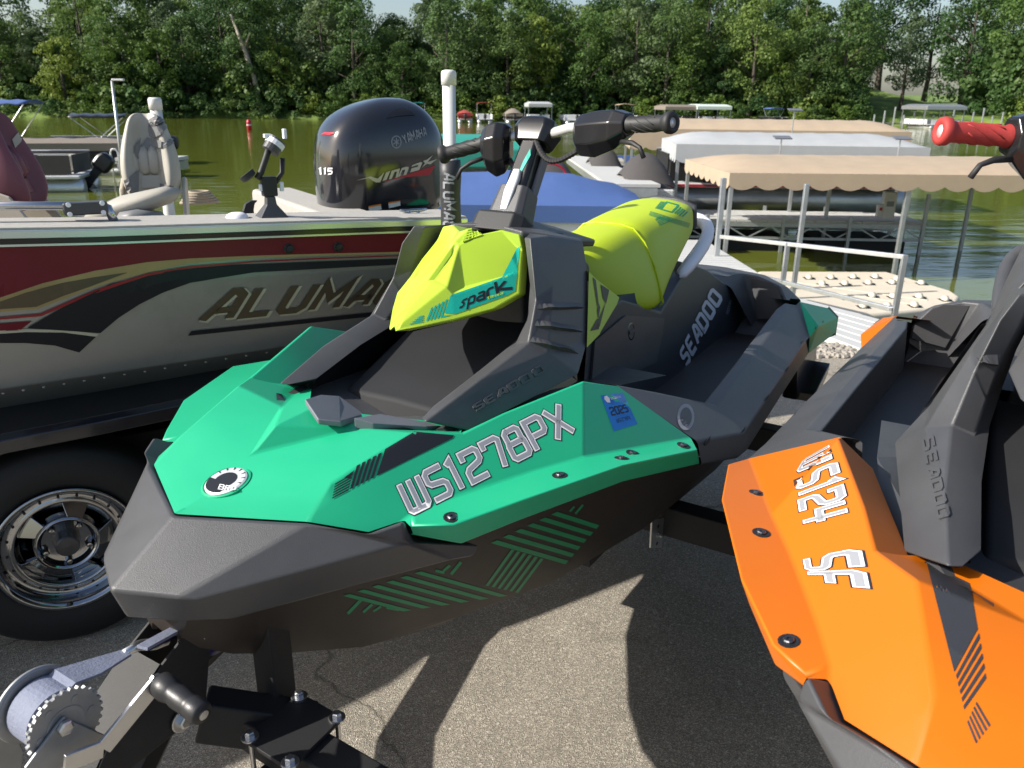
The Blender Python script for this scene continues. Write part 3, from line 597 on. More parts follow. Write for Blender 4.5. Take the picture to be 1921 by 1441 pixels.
    # boarding step bracket under the stern
    for sg in (1, -1):
        mb = MB(); mb.prism([L((S, .50 * sg, z)) for S, z in ((2.34, .72), (2.68, .72), (2.70, .62), (2.58, .55), (2.42, .55))], L((0, -.05 * sg, 0)))
        mb.prism([L((S, .56 * sg, z)) for S, z in ((2.44, .58), (2.68, .64), (2.66, .60), (2.52, .545), (2.44, .545))], L((0, -.12 * sg, 0)))
        mb.build('stern_bracket', M_blackgloss, root, bevel=.004)
    # footwell floor with a studded mat
    fl = SK().pts(a=(1.0, .36, .78), b=(1.25, .44, .66), c=(2.36, .40, .665), d=(2.36, .20, .665), e=(1.25, .20, .66), f=(1.0, .22, .78), g=(2.60, .395, .79), h=(2.60, .22, .79))
    fl.face('a b e f', 'b c d e', 'c g h d')
    P['floor'] = fl.build('footwell_floor', M_mat, root, split=True, solid=.01)
    mb = MB()
    for i in range(17):
        for j in range(5):
            S = 1.66 + i * .042; t = .235 + j * .036 + (.018 if i % 2 else 0)
            if t > .41 or 1.98 < S < 2.03: continue
            for sg in (1, -1):
                mb.lathe(L((S, t * sg, .668)), (0, 0, 1), [(0, .0155), (.005, .0135), (.006, .008)], 6)
    tag(mb.build('mat_studs', M_mat, root), kind='stuff')
    # seat base
    sb = SK().pts(a=Q(1104, 600, .20), b=Q(1165, 562, .17), c=Q(1240, 588, .185), d=Q(1285, 512, .15), e=Q(1298, 496, .14), f=Q(1330, 508, .15), g=Q(1362, 533, .165), h=Q(1410, 612, .20), i=(2.36, .21, .67), j=(1.5, .235, .66), k=(1.05, .27, .80), l=Q(1096, 712, .30), m=(1.75, .20, .85))
    ba, bb, bc = sb.p['b'], sb.p['h'], sb.p['j']
    for k_, (u_, v_) in dict(a=(1104, 600), c=(1240, 588), d=(1285, 512), e=(1298, 496), f=(1330, 508), g=(1362, 533), l=(1096, 712)).items(): sb.p[k_] = QP(u_, v_, ba, bb, bc)
    sb.p['m'] = sb.p['m'] - Vector((0, (sb.p['m'] - ba).dot((bb - ba).cross(bc - ba)) / ((bb - ba).cross(bc - ba)).y, 0))
    sb.p['b0'] = Vector((sb.p['b'].x, 0, sb.p['b'].z + .02)); sb.p['e0'] = Vector((sb.p['e'].x, 0, sb.p['e'].z + .02)); sb.p['g0'] = Vector((sb.p['g'].x + .1, 0, sb.p['g'].z)); sb.p['a0'] = Vector((sb.p['a'].x, 0, sb.p['a'].z)); sb.p['d0'] = Vector((sb.p['d'].x, 0, sb.p['d'].z + .02))
    sb.face('a b m l', 'b c m', 'c d m', 'd e f m', 'f g h m', 'm h i j', 'l m j k', 'a0 a b b0', 'b0 b c d d0', 'd0 d e e0', 'e0 e f g g0')
    P['base'] = sb.build('seat_base', M_navy, root, bevel=.008, seg=3, ang=12)
    # side access door with latch
    dq = [(1112, 628), (1168, 590), (1243, 597), (1240, 622), (1228, 680), (1150, 712), (1098, 716)]
    # rear deck block with pads
    rb = SK().pts(a=Q(1328, 514, .12), b=Q(1362, 522, .16), c=Q(1395, 514, .20), d=Q(1420, 517, .25), e=Q(1464, 537, .345), f=Q(1482, 560, .385), g=Q(1479, 575, .395), h=Q(1474, 606, .395), i=Q(1420, 606, .275), j=Q(1408, 608, .26), k=Q(1372, 540, .185))
    rb.p['a2'] = rb.p['a'] + Vector((.28, -.02, -.02)); rb.p['d2'] = rb.p['d'] + Vector((.13, 0, -.02)); rb.p['e2'] = rb.p['e'] + Vector((.11, .0, -.02)); rb.p['f2'] = rb.p['f'] + Vector((.10, .02, -.02)); rb.p['a0'] = Vector((rb.p['a'].x, 0, rb.p['a'].z)); rb.p['a3'] = Vector((rb.p['a2'].x, 0, rb.p['a2'].z)); rb.p['z'] = Vector((2.75, .2, .8)); rb.p['z0'] = Vector((2.75, 0, .8)); rb.p['z2'] = Vector((2.74, .42, .78))
    rb.face('a b c d d2 a2', 'd e e2 d2', 'e f f2 e2', 'c i d', 'd i h g e', 'e g f', 'b k c', 'k j i c', 'a k b', 'a0 a a2 a3', 'a3 a2 z z0', 'a2 d2 z', 'd2 e2 z2 z', 'e2 f2 z2')
    P['rear'] = rb.build('rear_deck', M_black, root, bevel=.008, seg=3, ang=14)
    # framed pad on the sloping front of the rear deck
    pad = [Q(u, v, t) for u, v, t in ((1409, 523, .228), (1448, 531, .312), (1463, 546, .348), (1471, 575, .386), (1471, 599, .39), (1421, 600, .278))]
    nrm = (pad[1] - pad[0]).cross(pad[4] - pad[0]).normalized()
    if nrm.x > 0: nrm = -nrm
    for sg in (1, -1): MB().prism([L((p.x + nrm.x * .004, sg * (p.y + nrm.y * .004), p.z + nrm.z * .004)) for p in pad], L((nrm.x * .006, sg * nrm.y * .006, nrm.z * .006))).build('rear_pad', M_mat, root, bevel=.003)
    # ---------------- seat
    prof = [(1.375, .030, .050, 1.205, 1.150), (1.40, .050, .080, 1.216, 1.125), (1.47, .080, .125, 1.232, 1.075), (1.56, .095, .165, 1.248, 1.035), (1.66, .103, .190, 1.258, 1.015), (1.715, .104, .192, 1.262, 1.02), (1.74, .110, .190, 1.270, 1.035), (1.80, .110, .183, 1.276, 1.06), (1.92, .108, .172, 1.283, 1.11), (2.08, .108, .155, 1.294, 1.15), (2.18, .110, .142, 1.300, 1.17), (2.28, .104, .130, 1.305, 1.19), (2.35, .085, .105, 1.288, 1.20), (2.38, .05, .06, 1.26, 1.21)]
    rings = []; prof = [(S if S < 1.75 else 1.74 + (S - 1.74) * .74, wt * 1.04, wb * 1.03, zt, zb) for S, wt, wb, zt, zb in prof]
    for (S, wt, wb, zt, zb) in prof:
        hh = [(wb * .6, zb - .012), (wb * .93, zb), (wb, zb + .015), (lerp((wb, 0, 0), (wt, 0, 0), .45).x + .006, zb + (zt - zb) * .5), (wt + .016, zb + (zt - zb) * .80), (wt * .78, zt - .010), (wt * .4, zt - .001)]
        rings.append([L((S, t, z)) for t, z in hh] + [L((S, -t, z)) for t, z in hh[::-1]])
    P['seat'] = MB().loft(rings).build('seat', seatm, root, subsurf=2)
    # piping seam round the seat
    mb = MB(); rg = rings[5]; mb.tube([Vector(p) + (Vector(p) - Vector((1.715 if 0 else p[0], 0, 1.14))).normalized() * .0015 for p in rg[1:-1]], .0035, 6)
    mb.build('seat_seam', seatm, root, smooth=True)
    mb = MB(); rg = [lerp(x, y, .35) for x, y in zip(rings[12], rings[11])]; mb.tube([Vector(p) * 1.0 + Vector((.012, 0, 0)) for p in rg[1:-1]], .011, 8); mb.build('seat_piping', M_black, root, smooth=True)
    # white grab handle
    pl = []
    for (S, t, z) in ((1.95, .152, 1.06), (2.12, .158, 1.115), (2.24, .155, 1.165), (2.295, .135, 1.205), (2.30, .07, 1.225)): pl.append((S, t, z))
    pts = [L(p) for p in pl] + [L((S, -t, z)) for S, t, z in pl[::-1]]
    mb = MB(); mb.tube(pts, .026, 10); P['grab'] = mb.build('grab_handle', M_white if seatm is M_limeseat else M_black, root, subsurf=1)
    # ---------------- coloured panel under the seat front
    yp = SK().pts(a=Q(1105, 508, .205), b=Q(1118, 522, .21), c=Q(1163, 558, .212), d=Q(1158, 572, .22), e=Q(1126, 626, .255), f=Q(1101, 652, .275))
    yp.p['a2'] = yp.p['a'] + Vector((0, -.03, 0)); yp.p['b2'] = yp.p['b'] + Vector((0, -.04, 0)); yp.p['c2'] = yp.p['c'] + Vector((0.0, -.04, 0)); yp.p['d2'] = yp.p['d'] + Vector((0.01, -.04, 0)); yp.p['e2'] = yp.p['e'] + Vector((.01, -.04, 0))
    yp.face('a b e f', 'b c d e', 'a b b2 a2', 'b c c2 b2', 'c d d2 c2', 'd e e2 d2')
    P['ypanel'] = yp.build('under_seat_panel', hood, root, split=True, bevel=.003, ang=14)
    # ---------------- steering column
    def ring(cen, ax, up, hw, hh, ch=.3):
        ax = Vector(ax).normalized(); x = ax.cross(Vector(up)).normalized(); y = x.cross(ax).normalized()
        return [Vector(cen) + x * (hw * a_) + y * (hh * b_) for a_, b_ in ((-1, -1 + ch), (-1, 1 - ch), (-1 + ch, 1), (1 - ch, 1), (1, 1 - ch), (1, -1 + ch), (1 - ch, -1), (-1 + ch, -1))]
    C0 = L(Q(955, 440, .0)); 
    colb, colt = Q(955, 420, 0), Q(1005, 262, 0)
    C0, C1 = L(colb), L(colt); axd = (C1 - C0).normalized(); fw = Vector((-1, 0, 0))
    mb = MB(); mb.loft([ring(C0 - axd * .05, axd, fw, .075, .075), ring(C0 + axd * .0, axd, fw, .072, .07), ring(C0 + axd * .012, axd, fw, .055, .05)]); mb.build('column_boot', M_rubber, root, bevel=.004)
    for k_ in range(3):
        pass
    mb = MB(); mb.loft([ring(C0 + axd * .0, axd, fw, .052, .045), ring(C0 + axd * .09, axd, fw, .042, .040)]); P['clamp'] = mb.build('column_base', M_black, root, bevel=.004)
    mb = MB(); mb.loft([ring(C0 + axd * .05, axd, fw, .030, .030), ring(C0 + axd * .12, axd, fw, .031, .032), ring(C1 - axd * .02, axd, fw, .026, .030), ring(C1 + axd * .02, axd, fw, .036, .034)]); P['stem'] = mb.build('steering_stem', M_blackgloss, root, bevel=.004)
    mb = MB(); mb.loft([ring(C1 - axd * .02, axd, fw, .044, .036, .3), ring(C1 + axd * .02, axd, fw, .058, .043, .35), ring(C1 + axd * .040, axd, fw, .054, .040, .4), ring(C1 + axd * .052, axd, fw, .030, .028, .4)]); P['yoke'] = mb.build('handlebar_yoke', M_blackgloss, root, bevel=.004)
    # grey side rails of the stem
    for sg in (1, -1):
        mb = MB(); mb.beam(C0 + axd * .07 + L((.015, .036 * sg, 0)), C1 - axd * .05 + L((.015, .036 * sg, 0)), .012, .024)
        mb.build('stem_rail', M_grey, root, bevel=.003)
    # quick-release lever
    f0 = C0 + axd * .05 + L((-.052, 0, -.005)); mb = MB(); mb.loft([ring(f0, axd, fw, .010, .005), ring(f0 + axd * .05, axd, fw, .014, .008), ring(f0 + axd * .085 + Vector((.006, 0, 0)), axd, fw, .013, .008), ring(f0 + axd * .105 + Vector((.012, 0, 0)), axd, fw, .010, .012)])
    mb.build('release_lever', M_silverpaint, root, bevel=.002)
    for sg in (1, -1): mb = MB(); mb.lathe(C0 + axd * .03 + L((-.041, .030 * sg, -.004)), L((-1, 0, .35)), [(0, .009), (.004, .009), (.005, .007)], 12); mb.build('column_bolt', M_steel, root)
    # handlebar (turned): tube, hand guards, grips
    N_, F_ = L(Q(1262, 230, .41)), L(Q(828, 291, -.25))
    if bar_pts: N_, F_ = bar_pts
    mid = C1 + axd * .012
    hb_n = [mid + L((.0, .02, .0)), lerp(mid, N_, .28) + Vector((0, 0, .01)), lerp(mid, N_, .45) + Vector((0, 0, .008)), N_]
    hb_f = [mid + L((.0, -.02, 0)), lerp(mid, F_, .30) + Vector((0, 0, .01)), lerp(mid, F_, .5) + Vector((0, 0, .008)), F_]
    for hb in (hb_n, hb_f):
        MB().tube(hb, .0125, 10).build('handlebar', M_silverpaint, root, smooth=True)
        d = (hb[3] - hb[2]).normalized(); e = hb[3]; Lg = .125
        MB().lathe(e - d * Lg, d, [(0, .0195), (.006, .0205), (.012, .0175), (.05, .018), (.10, .0175), (.108, .019), (.112, .0235), (.121, .0245), (.127, .0225), (.129, .014), (.124, .010)], 20).build('grip', gripm, root, smooth=True)
        # grip ribs
        mb = MB(); x_ = d.orthogonal().normalized(); y_ = d.cross(x_)
        for r_ in range(7):
            mb.tube([e - d * (Lg - .02 - i * .011) + (x_ * cos(r_ * .9 + i * .35) + y_ * sin(r_ * .9 + i * .35)) * .0182 for i in range(7)], .0012, 4)
        tag(mb.build('grip_rib', gripm, root, smooth=True), kind='stuff')
        # hand guard / switch pod
        g0 = e - d * (Lg - .004); g1 = lerp(hb[1], hb[2], .35) if hb is hb_n else lerp(hb[0], hb[1], .80); gs = 1.0 if hb is hb_n else 1.3
        dn = Vector((0, 0, -1)); dd = (g0 - g1).normalized(); fr = dd.cross(Vector((0, 0, 1))).normalized()
        if fr.x > 0: fr = -fr
        LL = (g0 - g1).length
        mb = MB(); rr = []
        for tt, up_, dn_, f_, b_ in ((0.0, .018, .050, .020, .018), (.15, .028, .068, .040, .022), (.45, .034, .072, .046, .024), (.80, .034, .055, .040, .026), (1.0, .024, .026, .026, .022)):
            cen = lerp(g1, g0, tt); up_ *= gs; dn_ *= gs; f_ *= gs
            rr.append([cen + fr * a_ + Vector((0, 0, b2)) for a_, b2 in ((f_ * .55, up_), (f_, up_ * .2), (f_ * .95, -dn_ * .55), (f_ * .4, -dn_), (-b_, -dn_ * .7), (-b_, up_ * .5), (-b_ * .5, up_))])
        mb.loft(rr); P.setdefault('guard', []).append(mb.build('hand_guard', M_blackgloss, root, bevel=.004, ang=16))
        # lever
        lv = [g0 + Vector((0, 0, -.035)) - d * .02 + fr * .01, g0 + Vector((0, 0, -.040)) + d * .03 + fr * .022, g0 + Vector((0, 0, -.050)) + d * .055 + fr * .026, g0 + Vector((0, 0, -.072)) + d * .068 + fr * .026]
        MB().tube(lv, [.006, .006, .005, .0055], 8).build('throttle_lever', M_rubber, root, smooth=True)
        # corrugated cable
        ca = mid + axd * .01 + (hb[1] - mid) * .12 + fr * .030 ; cb = lerp(g1, g0, .05) + Vector((0, 0, -.055)) + fr * .01
        pts = []
        for i in range(41):
            t_ = i / 40; p = lerp(ca, cb, t_); p = p + Vector((0, 0, -.045 * sin(pi * t_))) + fr * .02 * sin(pi * t_); pts.append(p)
        MB().tube(pts, [.0078 if i % 2 else .0064 for i in range(41)], 8).build('cable_sleeve', M_rubber, root)
    bpy.context.view_layer.update()
    return P
green_ski = empty('jet_ski', Vector((-SKI_C * SN.x + .6 * SA.x, -SKI_C * SN.y + .6 * SA.y, 0)), pi / 2 - SKI_TH)
tag(green_ski, 'green and black jet ski with lime hood and seat on the black trailer', 'jet ski', 'jet skis on the double trailer')
GP = make_ski(green_ski, M_green, M_lime, M_limeseat)
orange_ski = empty('jet_ski', (.489, .378, 0), pi / 2 - radians(30.28))
tag(orange_ski, 'orange and black jet ski with red handlebar grips beside the green one', 'jet ski', 'jet skis on the double trailer')
M_redgrip = mat('red_rubber', (.36, .034, .030), .68, var=.12, vscale=25, bump=.2, bscale=500, dirt=.5, dirtcol=(.10, .02, .018))
bpy.context.view_layer.update()
_g = CC + ray(1764, 246) * 1.38
_gl = orange_ski.matrix_world.inverted() @ _g
orange_bar = (Vector((_gl.x - .10, -.40, _gl.z + .02)), _gl)
OP = make_ski(orange_ski, M_orange, M_black, M_black, gripm=M_redgrip, bar_pts=orange_bar)
# ================================================================== print and small fittings on the watercraft
def zz(sc, ox, oy):
    return lambda *pts: [(p[0] / sc + ox, p[1] / sc + oy) for p in pts]
def spot(bvh, u, v):
    d = ray(u, v).normalized(); h = bvh.ray_cast(CC, d, 60)
    if h[0] is None: return None, None
    n = h[1] if h[1].dot(d) < 0 else -h[1]
    return h[0], n
def screw(root, bvh, u, v, r=.0075, rec=True):
    p, n = spot(bvh, u, v)
    if p is None: return
    inv = root.matrix_world.inverted(); lp = inv @ p; ln = (inv.to_3x3() @ n).normalized()
    if rec: MB().lathe(lp, ln, [(-.004, r * 1.9), (.0012, r * 1.9), (.0014, r * 1.5), (.0008, r * 1.3)], 14).build('screw_recess', M_blackprint, root, smooth=False)
    MB().lathe(lp, ln, [(-.002, r), (.003, r), (.0045, r * .8), (.0046, r * .35), (.002, r * .3)], 12).build('screw', M_grip_steel, root)
M_grip_steel = mat('dark_steel', (.16, .16, .17), .38, metal=1, var=.1)
M_bluest = mat('blue_sticker', (.010, .16, .52), .35, var=.08, vscale=40)
bd = bvh_of(GP['deck']); R = green_ski
def reg_number(txt, quad, bvh, root, e=.02, **kw):
    pix_text('registration_outline', txt, quad, .45, bvh, M_blackprint, root, e=e + .10, off=.0006, **kw)
    pix_text('registration_edge', txt, quad, .35, bvh, M_whiteprint, root, e=e + .06, off=.0010, **kw)
    pix_text('registration_number', txt, quad, .20, bvh, M_greyprint, root, e=e - .01, off=.0014, **kw)
reg_number('WS1278PX', [(770, 972), (1083, 812), (1049, 752), (740, 908)], bd, R)
z1 = zz(3.842, 500, 580)
pix_decal('deck_print', [z1((1065, 885), (1350, 910), (1340, 930), (790, 1205), (855, 1010))] + stripes(z1((600, 1300), (650, 1130), (845, 1025), (785, 1208)), 5, .6) +
          stripes(z1((472, 1368), (590, 1308), (625, 1175), (495, 1250)), 6, .55) + [z1((560, 1215), (635, 1160), (600, 1220))], bd, M_blackprint, R, off=.0008, step=6)
# registration sticker
z6 = zz(2.527, 1000, 380)
sq = z6((382, 1085), (495, 1050), (425, 902), (320, 915))
pix_decal('registration_sticker', [sq], bd, M_bluest, R, off=.0006)
Hs = homog(sq)
def sub_quad(H, x0, x1, y0, y1): return [H(x0, y0), H(x1, y0), H(x1, y1), H(x0, y1)]
pix_text('sticker_year', '2025', sub_quad(Hs, .12, .88, .36, .62), .30, bd, M_blackprint, R, off=.0012)
pix_text('sticker_word', 'WISCONSIN', sub_quad(Hs, .34, .80, .82, .90), .22, bd, M_whiteprint, R, off=.0012)
pix_text('sticker_number', 'WS1278PX', sub_quad(Hs, .22, .82, .16, .27), .22, bd, M_blackprint, R, off=.0012)
pix_decal('sticker_mark', [[Hs(.12, .95), Hs(.22, .97), Hs(.30, .88), Hs(.26, .74), Hs(.14, .76), Hs(.08, .86)]], bd, M_whiteprint, R, off=.0012)
for u, v in ((847, 971), (1050, 892), (1166, 860), (1187, 851), (1282, 836)): screw(R, bd, u, v)
# round maker badge on the nose
inv = R.matrix_world.inverted(); p, n = spot(bd, 425, 905); c0 = inv @ p; p2, n2 = spot(bd, 408, 900); bn = (inv.to_3x3() @ (n + n2)).normalized(); r = .0365
rimm = mat('badge_recess', (.006, .20, .10), .5)
MB().lathe(c0 + bn * -.006, bn, [(0, r + .006), (.008, r + .006), (.009, r + .003), (.006, r + .001)], 40).build('badge_recess', M_green, R, smooth=False)
badge = MB().lathe(c0, bn, [(-.004, r), (.0035, r), (.0050, r - .003)], 40).build('badge', M_silverpaint, R)
bw = R.matrix_world; cw = bw @ (c0 + bn * .0054); nw = (bw.to_3x3() @ bn).normalized()
ex = (bw.to_3x3() @ Vector((0, -1, 0))).normalized(); ey = nw.cross(ex).normalized()
if ey.dot(bw.to_3x3() @ Vector((1, 0, 0))) < 0: ey = -ey
def disc_pts(rad, a0, a1, k=16): return [cw + (ex * cos(a0 + (a1 - a0) * i / k) + ey * sin(a0 + (a1 - a0) * i / k)) * rad for i in range(k + 1)]
vs = [inv @ q for q in disc_pts(r * .92, pi * 1.05, pi * 1.95)]
mesh_obj('badge_print', vs, [tuple(range(len(vs)))], M_blackprint, badge.parent, recalc=False)
vs = [inv @ (q + nw * .0006) for q in disc_pts(r * .55, 0, 2 * pi, 24)[:-1]]
mesh_obj('badge_print', vs, [tuple(range(len(vs)))], M_blackprint, R, recalc=False)
for i in range(7):
    a0 = radians(8 + i * 25); vs = [inv @ (cw + (ex * cos(a_) + ey * sin(a_)) * q_ + nw * .0004) for a_, q_ in ((a0 - .05, r * .93), (a0 + .05, r * .93), (a0 + .01, r * .72), (a0 - .01, r * .72))]
    mesh_obj('badge_notch', vs, [(0, 1, 2, 3)], M_blackprint, R, recalc=False)
pix_text('badge_letters', 'BRP', [(408, 919), (441, 924), (444, 914), (411, 908)], .28, None, M_whiteprint, R, off=.0012, plane=(cw, nw), slant=.1)
# hood print
bh = bvh_of(GP['hood']); z2 = zz(4.574, 700, 400)
pix_decal('hood_print', [z2((1105, 552), (1232, 305), (1262, 280), (1218, 668), (1150, 705), (700, 868)), z2((1105, 552), (700, 868), (612, 858), (665, 705))] + stripes(z2((590, 895), (640, 735), (485, 820), (440, 930)), 5, .6) +
          stripes(z2((430, 935), (305, 958), (395, 882), (437, 868)), 4, .55) + [z2((600, 880), (690, 872), (640, 885), (590, 896))], bh, M_teal, R, off=.0008, step=6)
def sp(pls, w):
    q = []
    for pl in pls: q += stroke(pl, w)
    return q
word = []
x = 0
for g_ in ([[(1, 1), (.25, 1), (.05, .8), (.5, .45), (.5, .2), (.3, 0), (-.2, 0)]], [[(.0, -.6), (.0, .85), (.15, 1), (.75, 1), (.9, .85), (.9, .2), (.75, .05), (.0, .05)]], [[(.1, 1), (.75, 1), (.9, .85), (.9, 0), (.2, 0), (.05, .12), (.05, .4), (.2, .5), (.9, .5)]], [[(0, 0), (0, .8), (.2, 1), (.7, 1)]], [[(0, 0), (0, 1.6)], [(.9, 1.1), (.1, .45), (1.15, 0)]]):
    word += [[(p.x + x, p.y) for p in q] for q in sp(g_, .30)]; x += (1.28 if len(g_) == 1 and len(g_[0]) != 4 else .95)
Hw = homog(z2((735, 820), (1180, 660), (1140, 570), (755, 745)))
pix_decal('hood_name', [[Hw((p[0] + .25) / 6.05, (p[1] + .1) / 1.35) for p in q] for q in word], bh, M_blackprint, R, off=.0014, step=6)
pix_text('hood_subname', 'TRIXX', z2((975, 745), (1115, 698), (1120, 672), (970, 724)), .34, bh, M_limeprint, R, off=.0019, gap=.5)
# lattice vent at the hood top
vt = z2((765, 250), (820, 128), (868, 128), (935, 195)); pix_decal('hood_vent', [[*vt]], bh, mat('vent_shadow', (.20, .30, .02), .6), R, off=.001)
vb = []
for i in range(6):
    t = i / 5; a_ = Vector(vt[0]).lerp(Vector(vt[1]), t); b_ = Vector(vt[3]).lerp(Vector(vt[2]), t); vb += stroke([a_, b_], 2.2)
for i in range(5):
    t = (i + .5) / 5; a_ = Vector(vt[0]).lerp(Vector(vt[3]), t); b_ = Vector(vt[1]).lerp(Vector(vt[2]), t); vb += stroke([a_, b_], 2.0)
pix_decal('hood_lattice', [[tuple(p) for p in q] for q in vb], bh, M_lime, R, off=.003, thick=.003)
# seat base: lettering, door, latch
bs = bvh_of(GP['base']); q_ = [(1287, 693), (1357, 559), (1335, 538), (1273, 661)]
pix_text('side_name_edge', 'SEADOO', q_, .62, bs, M_blackprint, R, e=.12, off=.0007, gap=.55); pix_text('side_name', 'SEADOO', q_, .40, bs, mat('silver_name', (.60, .61, .65), .4), R, e=.03, off=.0012, gap=.55)
pix_text('side_mark', 'ROTAX', [(1366, 591), (1373, 563), (1368, 562), (1361, 588)], .25, bs, M_greyprint, R, off=.0015)
dq = [(1112, 640), (1170, 592), (1243, 597), (1240, 622), (1228, 680), (1150, 713), (1106, 713)]
pix_decal('access_door', [dq], bs, M_black, R, off=.004, thick=.006)
p, n = spot(bs, 1180, 622)
ln = (inv.to_3x3() @ n).normalized(); lp = inv @ p
MB().lathe(lp, ln, [(0, .026), (.007, .026), (.008, .022), (.003, .020)], 24).build('door_latch', M_blackgloss, R)
MB().box(lp + ln * .007, (.036, .01, .008), ln.to_track_quat('Z', 'Y').to_matrix()).build('latch_bar', M_black, R, bevel=.001)
# lime panel print
by = bvh_of(GP['ypanel']); z4 = zz(5.65, 1080, 370)
pix_decal('panel_print', [z4((178, 850), (208, 880), (238, 1120), (225, 1160)), z4((238, 1120), (255, 1170), (235, 1290), (222, 1200)), z4((260, 925), (350, 985), (318, 1130), (285, 1075)), z4((318, 1100), (250, 1370), (222, 1400), (200, 1380), (300, 1150)), z4((222, 1290), (250, 1290), (240, 1400), (150, 1420))], by, M_blackprint, R, off=.0015)
# embossed name and ribs on the side arm
ba = bvh_of(GP['arm'])
pix_text('embossed_name', 'SEADOO', [(891, 774), (1026, 695), (1017, 682), (885, 761)], .40, ba, M_black, R, off=.001, thick=.004, gap=.5)
z2b = z2
for (a_, b_, c_, d_) in (((1415, 750), (1825, 768), (1810, 808), (1405, 822)), ((1400, 902), (1810, 978), (1795, 1015), (1385, 968)), ((1370, 1048), (1780, 1170), (1760, 1205), (1345, 1105))):
    qd = [Vector(p) for p in z2b(a_, b_, c_, d_)]; K = 10; vs = []; ok = True
    for i in range(K + 1):
        t = i / K; up_, lo_ = qd[0].lerp(qd[1], t), qd[3].lerp(qd[2], t); (p, n), (p2, n2) = spot(ba, *up_), spot(ba, *lo_)
        if p is None or p2 is None: ok = False; break
        hh = .010 * min(1, 4 * t, 4 * (1 - t)) + .001
        vs += [inv @ (p - n * .001), inv @ (p2 + n2 * hh), inv @ (p2 - n2 * .002 + Vector((0, 0, -.006)))]
    if ok: mesh_obj('arm_rib', vs, [(3 * i + j, 3 * i + 3 + j, 3 * i + 4 + j, 3 * i + 1 + j) for i in range(K) for j in (0, 1)], M_black, R)
# hull print
bu = bvh_of(GP['hull'], GP['bumper']); zh = zz(2.401, 600, 850)
hp = stripes(zh((770, 404), (1105, 500), (1272, 308), (1095, 250)), 6, .5) + stripes(zh((745, 595), (862, 432), (1020, 480), (905, 632)), 6, .5) + stripes(zh((105, 642), (375, 712), (895, 634), (490, 520)), 6, .45)
for a_, b_, w_ in (((190, 655), (125, 722), 14), ((235, 680), (195, 716), 12), ((275, 690), (240, 712), 10), ((300, 696), (355, 706), 9), ((585, 505), (555, 530), 12), ((635, 490), (590, 545), 14), ((1125, 262), (1145, 240), 9), ((1150, 272), (1185, 232), 10), ((520, 528), (560, 538), 12)):
    hp += [zh(*[tuple(p) for p in q]) for q in stroke([a_, b_], w_)]
pix_decal('hull_print', [[tuple(p) for p in q] for q in hp], bu, M_greenprint, R, off=.0008)
# wall: slots and the round sticker
bw_ = bvh_of(GP['wall'], GP['cap'])
for u, v in ((1325, 827), (1392, 809), (1437, 747), (1475, 693), (1504, 643), (1530, 615), (1543, 604)):
    p, n = spot(bw_, u, v)
    if p is None: continue
    ln = (inv.to_3x3() @ n).normalized(); lp = inv @ p; rm = ln.to_track_quat('Z', 'X').to_matrix()
    k_ = 1.0 if u < 1515 else .6
    MB().prism([lp + Vector((a_ * k_, 0, 0)) + ln * (b_) - Vector((0, 0, c_ * k_)) for a_, b_, c_ in ((-.022, .001, 0), (.022, .001, -.004), (.012, .001, .010), (-.012, .001, .010))], ln * .0022).build('drain_slot', M_blackprint, R)
pix_decal('round_sticker', [[(1286 + 16 * cos(a_ * pi / 10), 783 + 25 * sin(a_ * pi / 10)) for a_ in range(20)]], bw_, M_greyprint, R, off=.0012)
pix_decal('round_sticker_print', [[(1286 + 11 * cos(a_ * pi / 8), 783 + 18 * sin(a_ * pi / 8)) for a_ in range(16)]], bw_, mat('sticker_dark', (.06, .06, .065), .5, var=.5, vscale=120), R, off=.0018)
# seat print
bt = bvh_of(GP['seat'])
sp_ = stripes(z4((840, 120), (905, 45), (985, 55), (905, 135)), 5, .5) + stripes(z4((1010, 160), (1085, 85), (1200, 170), (1150, 215)), 5, .5) + stripes(z4((790, 150), (1215, 280), (1190, 330), (770, 195)), 5, .45) + stripes(z4((840, 235), (890, 205), (1050, 245), (890, 310)), 6, .5)
sp_ += [[tuple(p) for p in q] for pl in ((z4((905, 130), (965, 52), (1085, 85), (1015, 160))),) for q in stroke(pl, 2.2, True)]
pix_decal('seat_print', sp_, bt, M_greenprint, R, off=.001, step=5)
# stem print and console mat
bst = bvh_of(GP['stem'])
zs = zz(3.842, 800, 180)
pix_decal('stem_print', [zs((700, 470), (750, 380), (750, 430), (660, 600), (640, 620))], bst, M_teal, R, off=.0015)
pix_decal('stem_print', [zs((610, 400), (645, 400), (610, 540), (590, 570))], bst, M_teal, R, off=.0015)
# ------------------------------------------------------------------ orange craft
R2 = orange_ski; bo = bvh_of(OP['deck']); z5 = zz(3.093, 1300, 540); z6b = zz(3.093, 1300, 980); inv2 = R2.matrix_world.inverted()
reg_number('S124', z5((585, 1112), (628, 1395), (930, 1320), (842, 1000)), bo, R2)
reg_number('W', z5((640, 1000), (590, 1085), (838, 985), (806, 905)), bo, R2)
reg_number('SF', z6b((635, 212), (665, 365), (1040, 398), (985, 142)), bo, R2)
pix_decal('deck_print', [z6b((1355, 235), (1605, 355), (1650, 620), (1515, 870))] + stripes(z6b((1525, 890), (1658, 645), (1705, 935), (1578, 1110)), 5, .5) + stripes(z6b((1590, 1160), (1640, 1285), (1735, 1165), (1650, 1030)), 5, .5), bo, mat('dark_grey_print', (.035, .037, .042), .4), R2, off=.0008, step=6)
bo2 = bvh_of(OP['arm'])
pix_text('embossed_name', 'SEADOO', z5((1330, 880), (1425, 1350), (1490, 1330), (1398, 850)), .40, bo2, M_black, R2, off=.001, thick=.004, gap=.5)
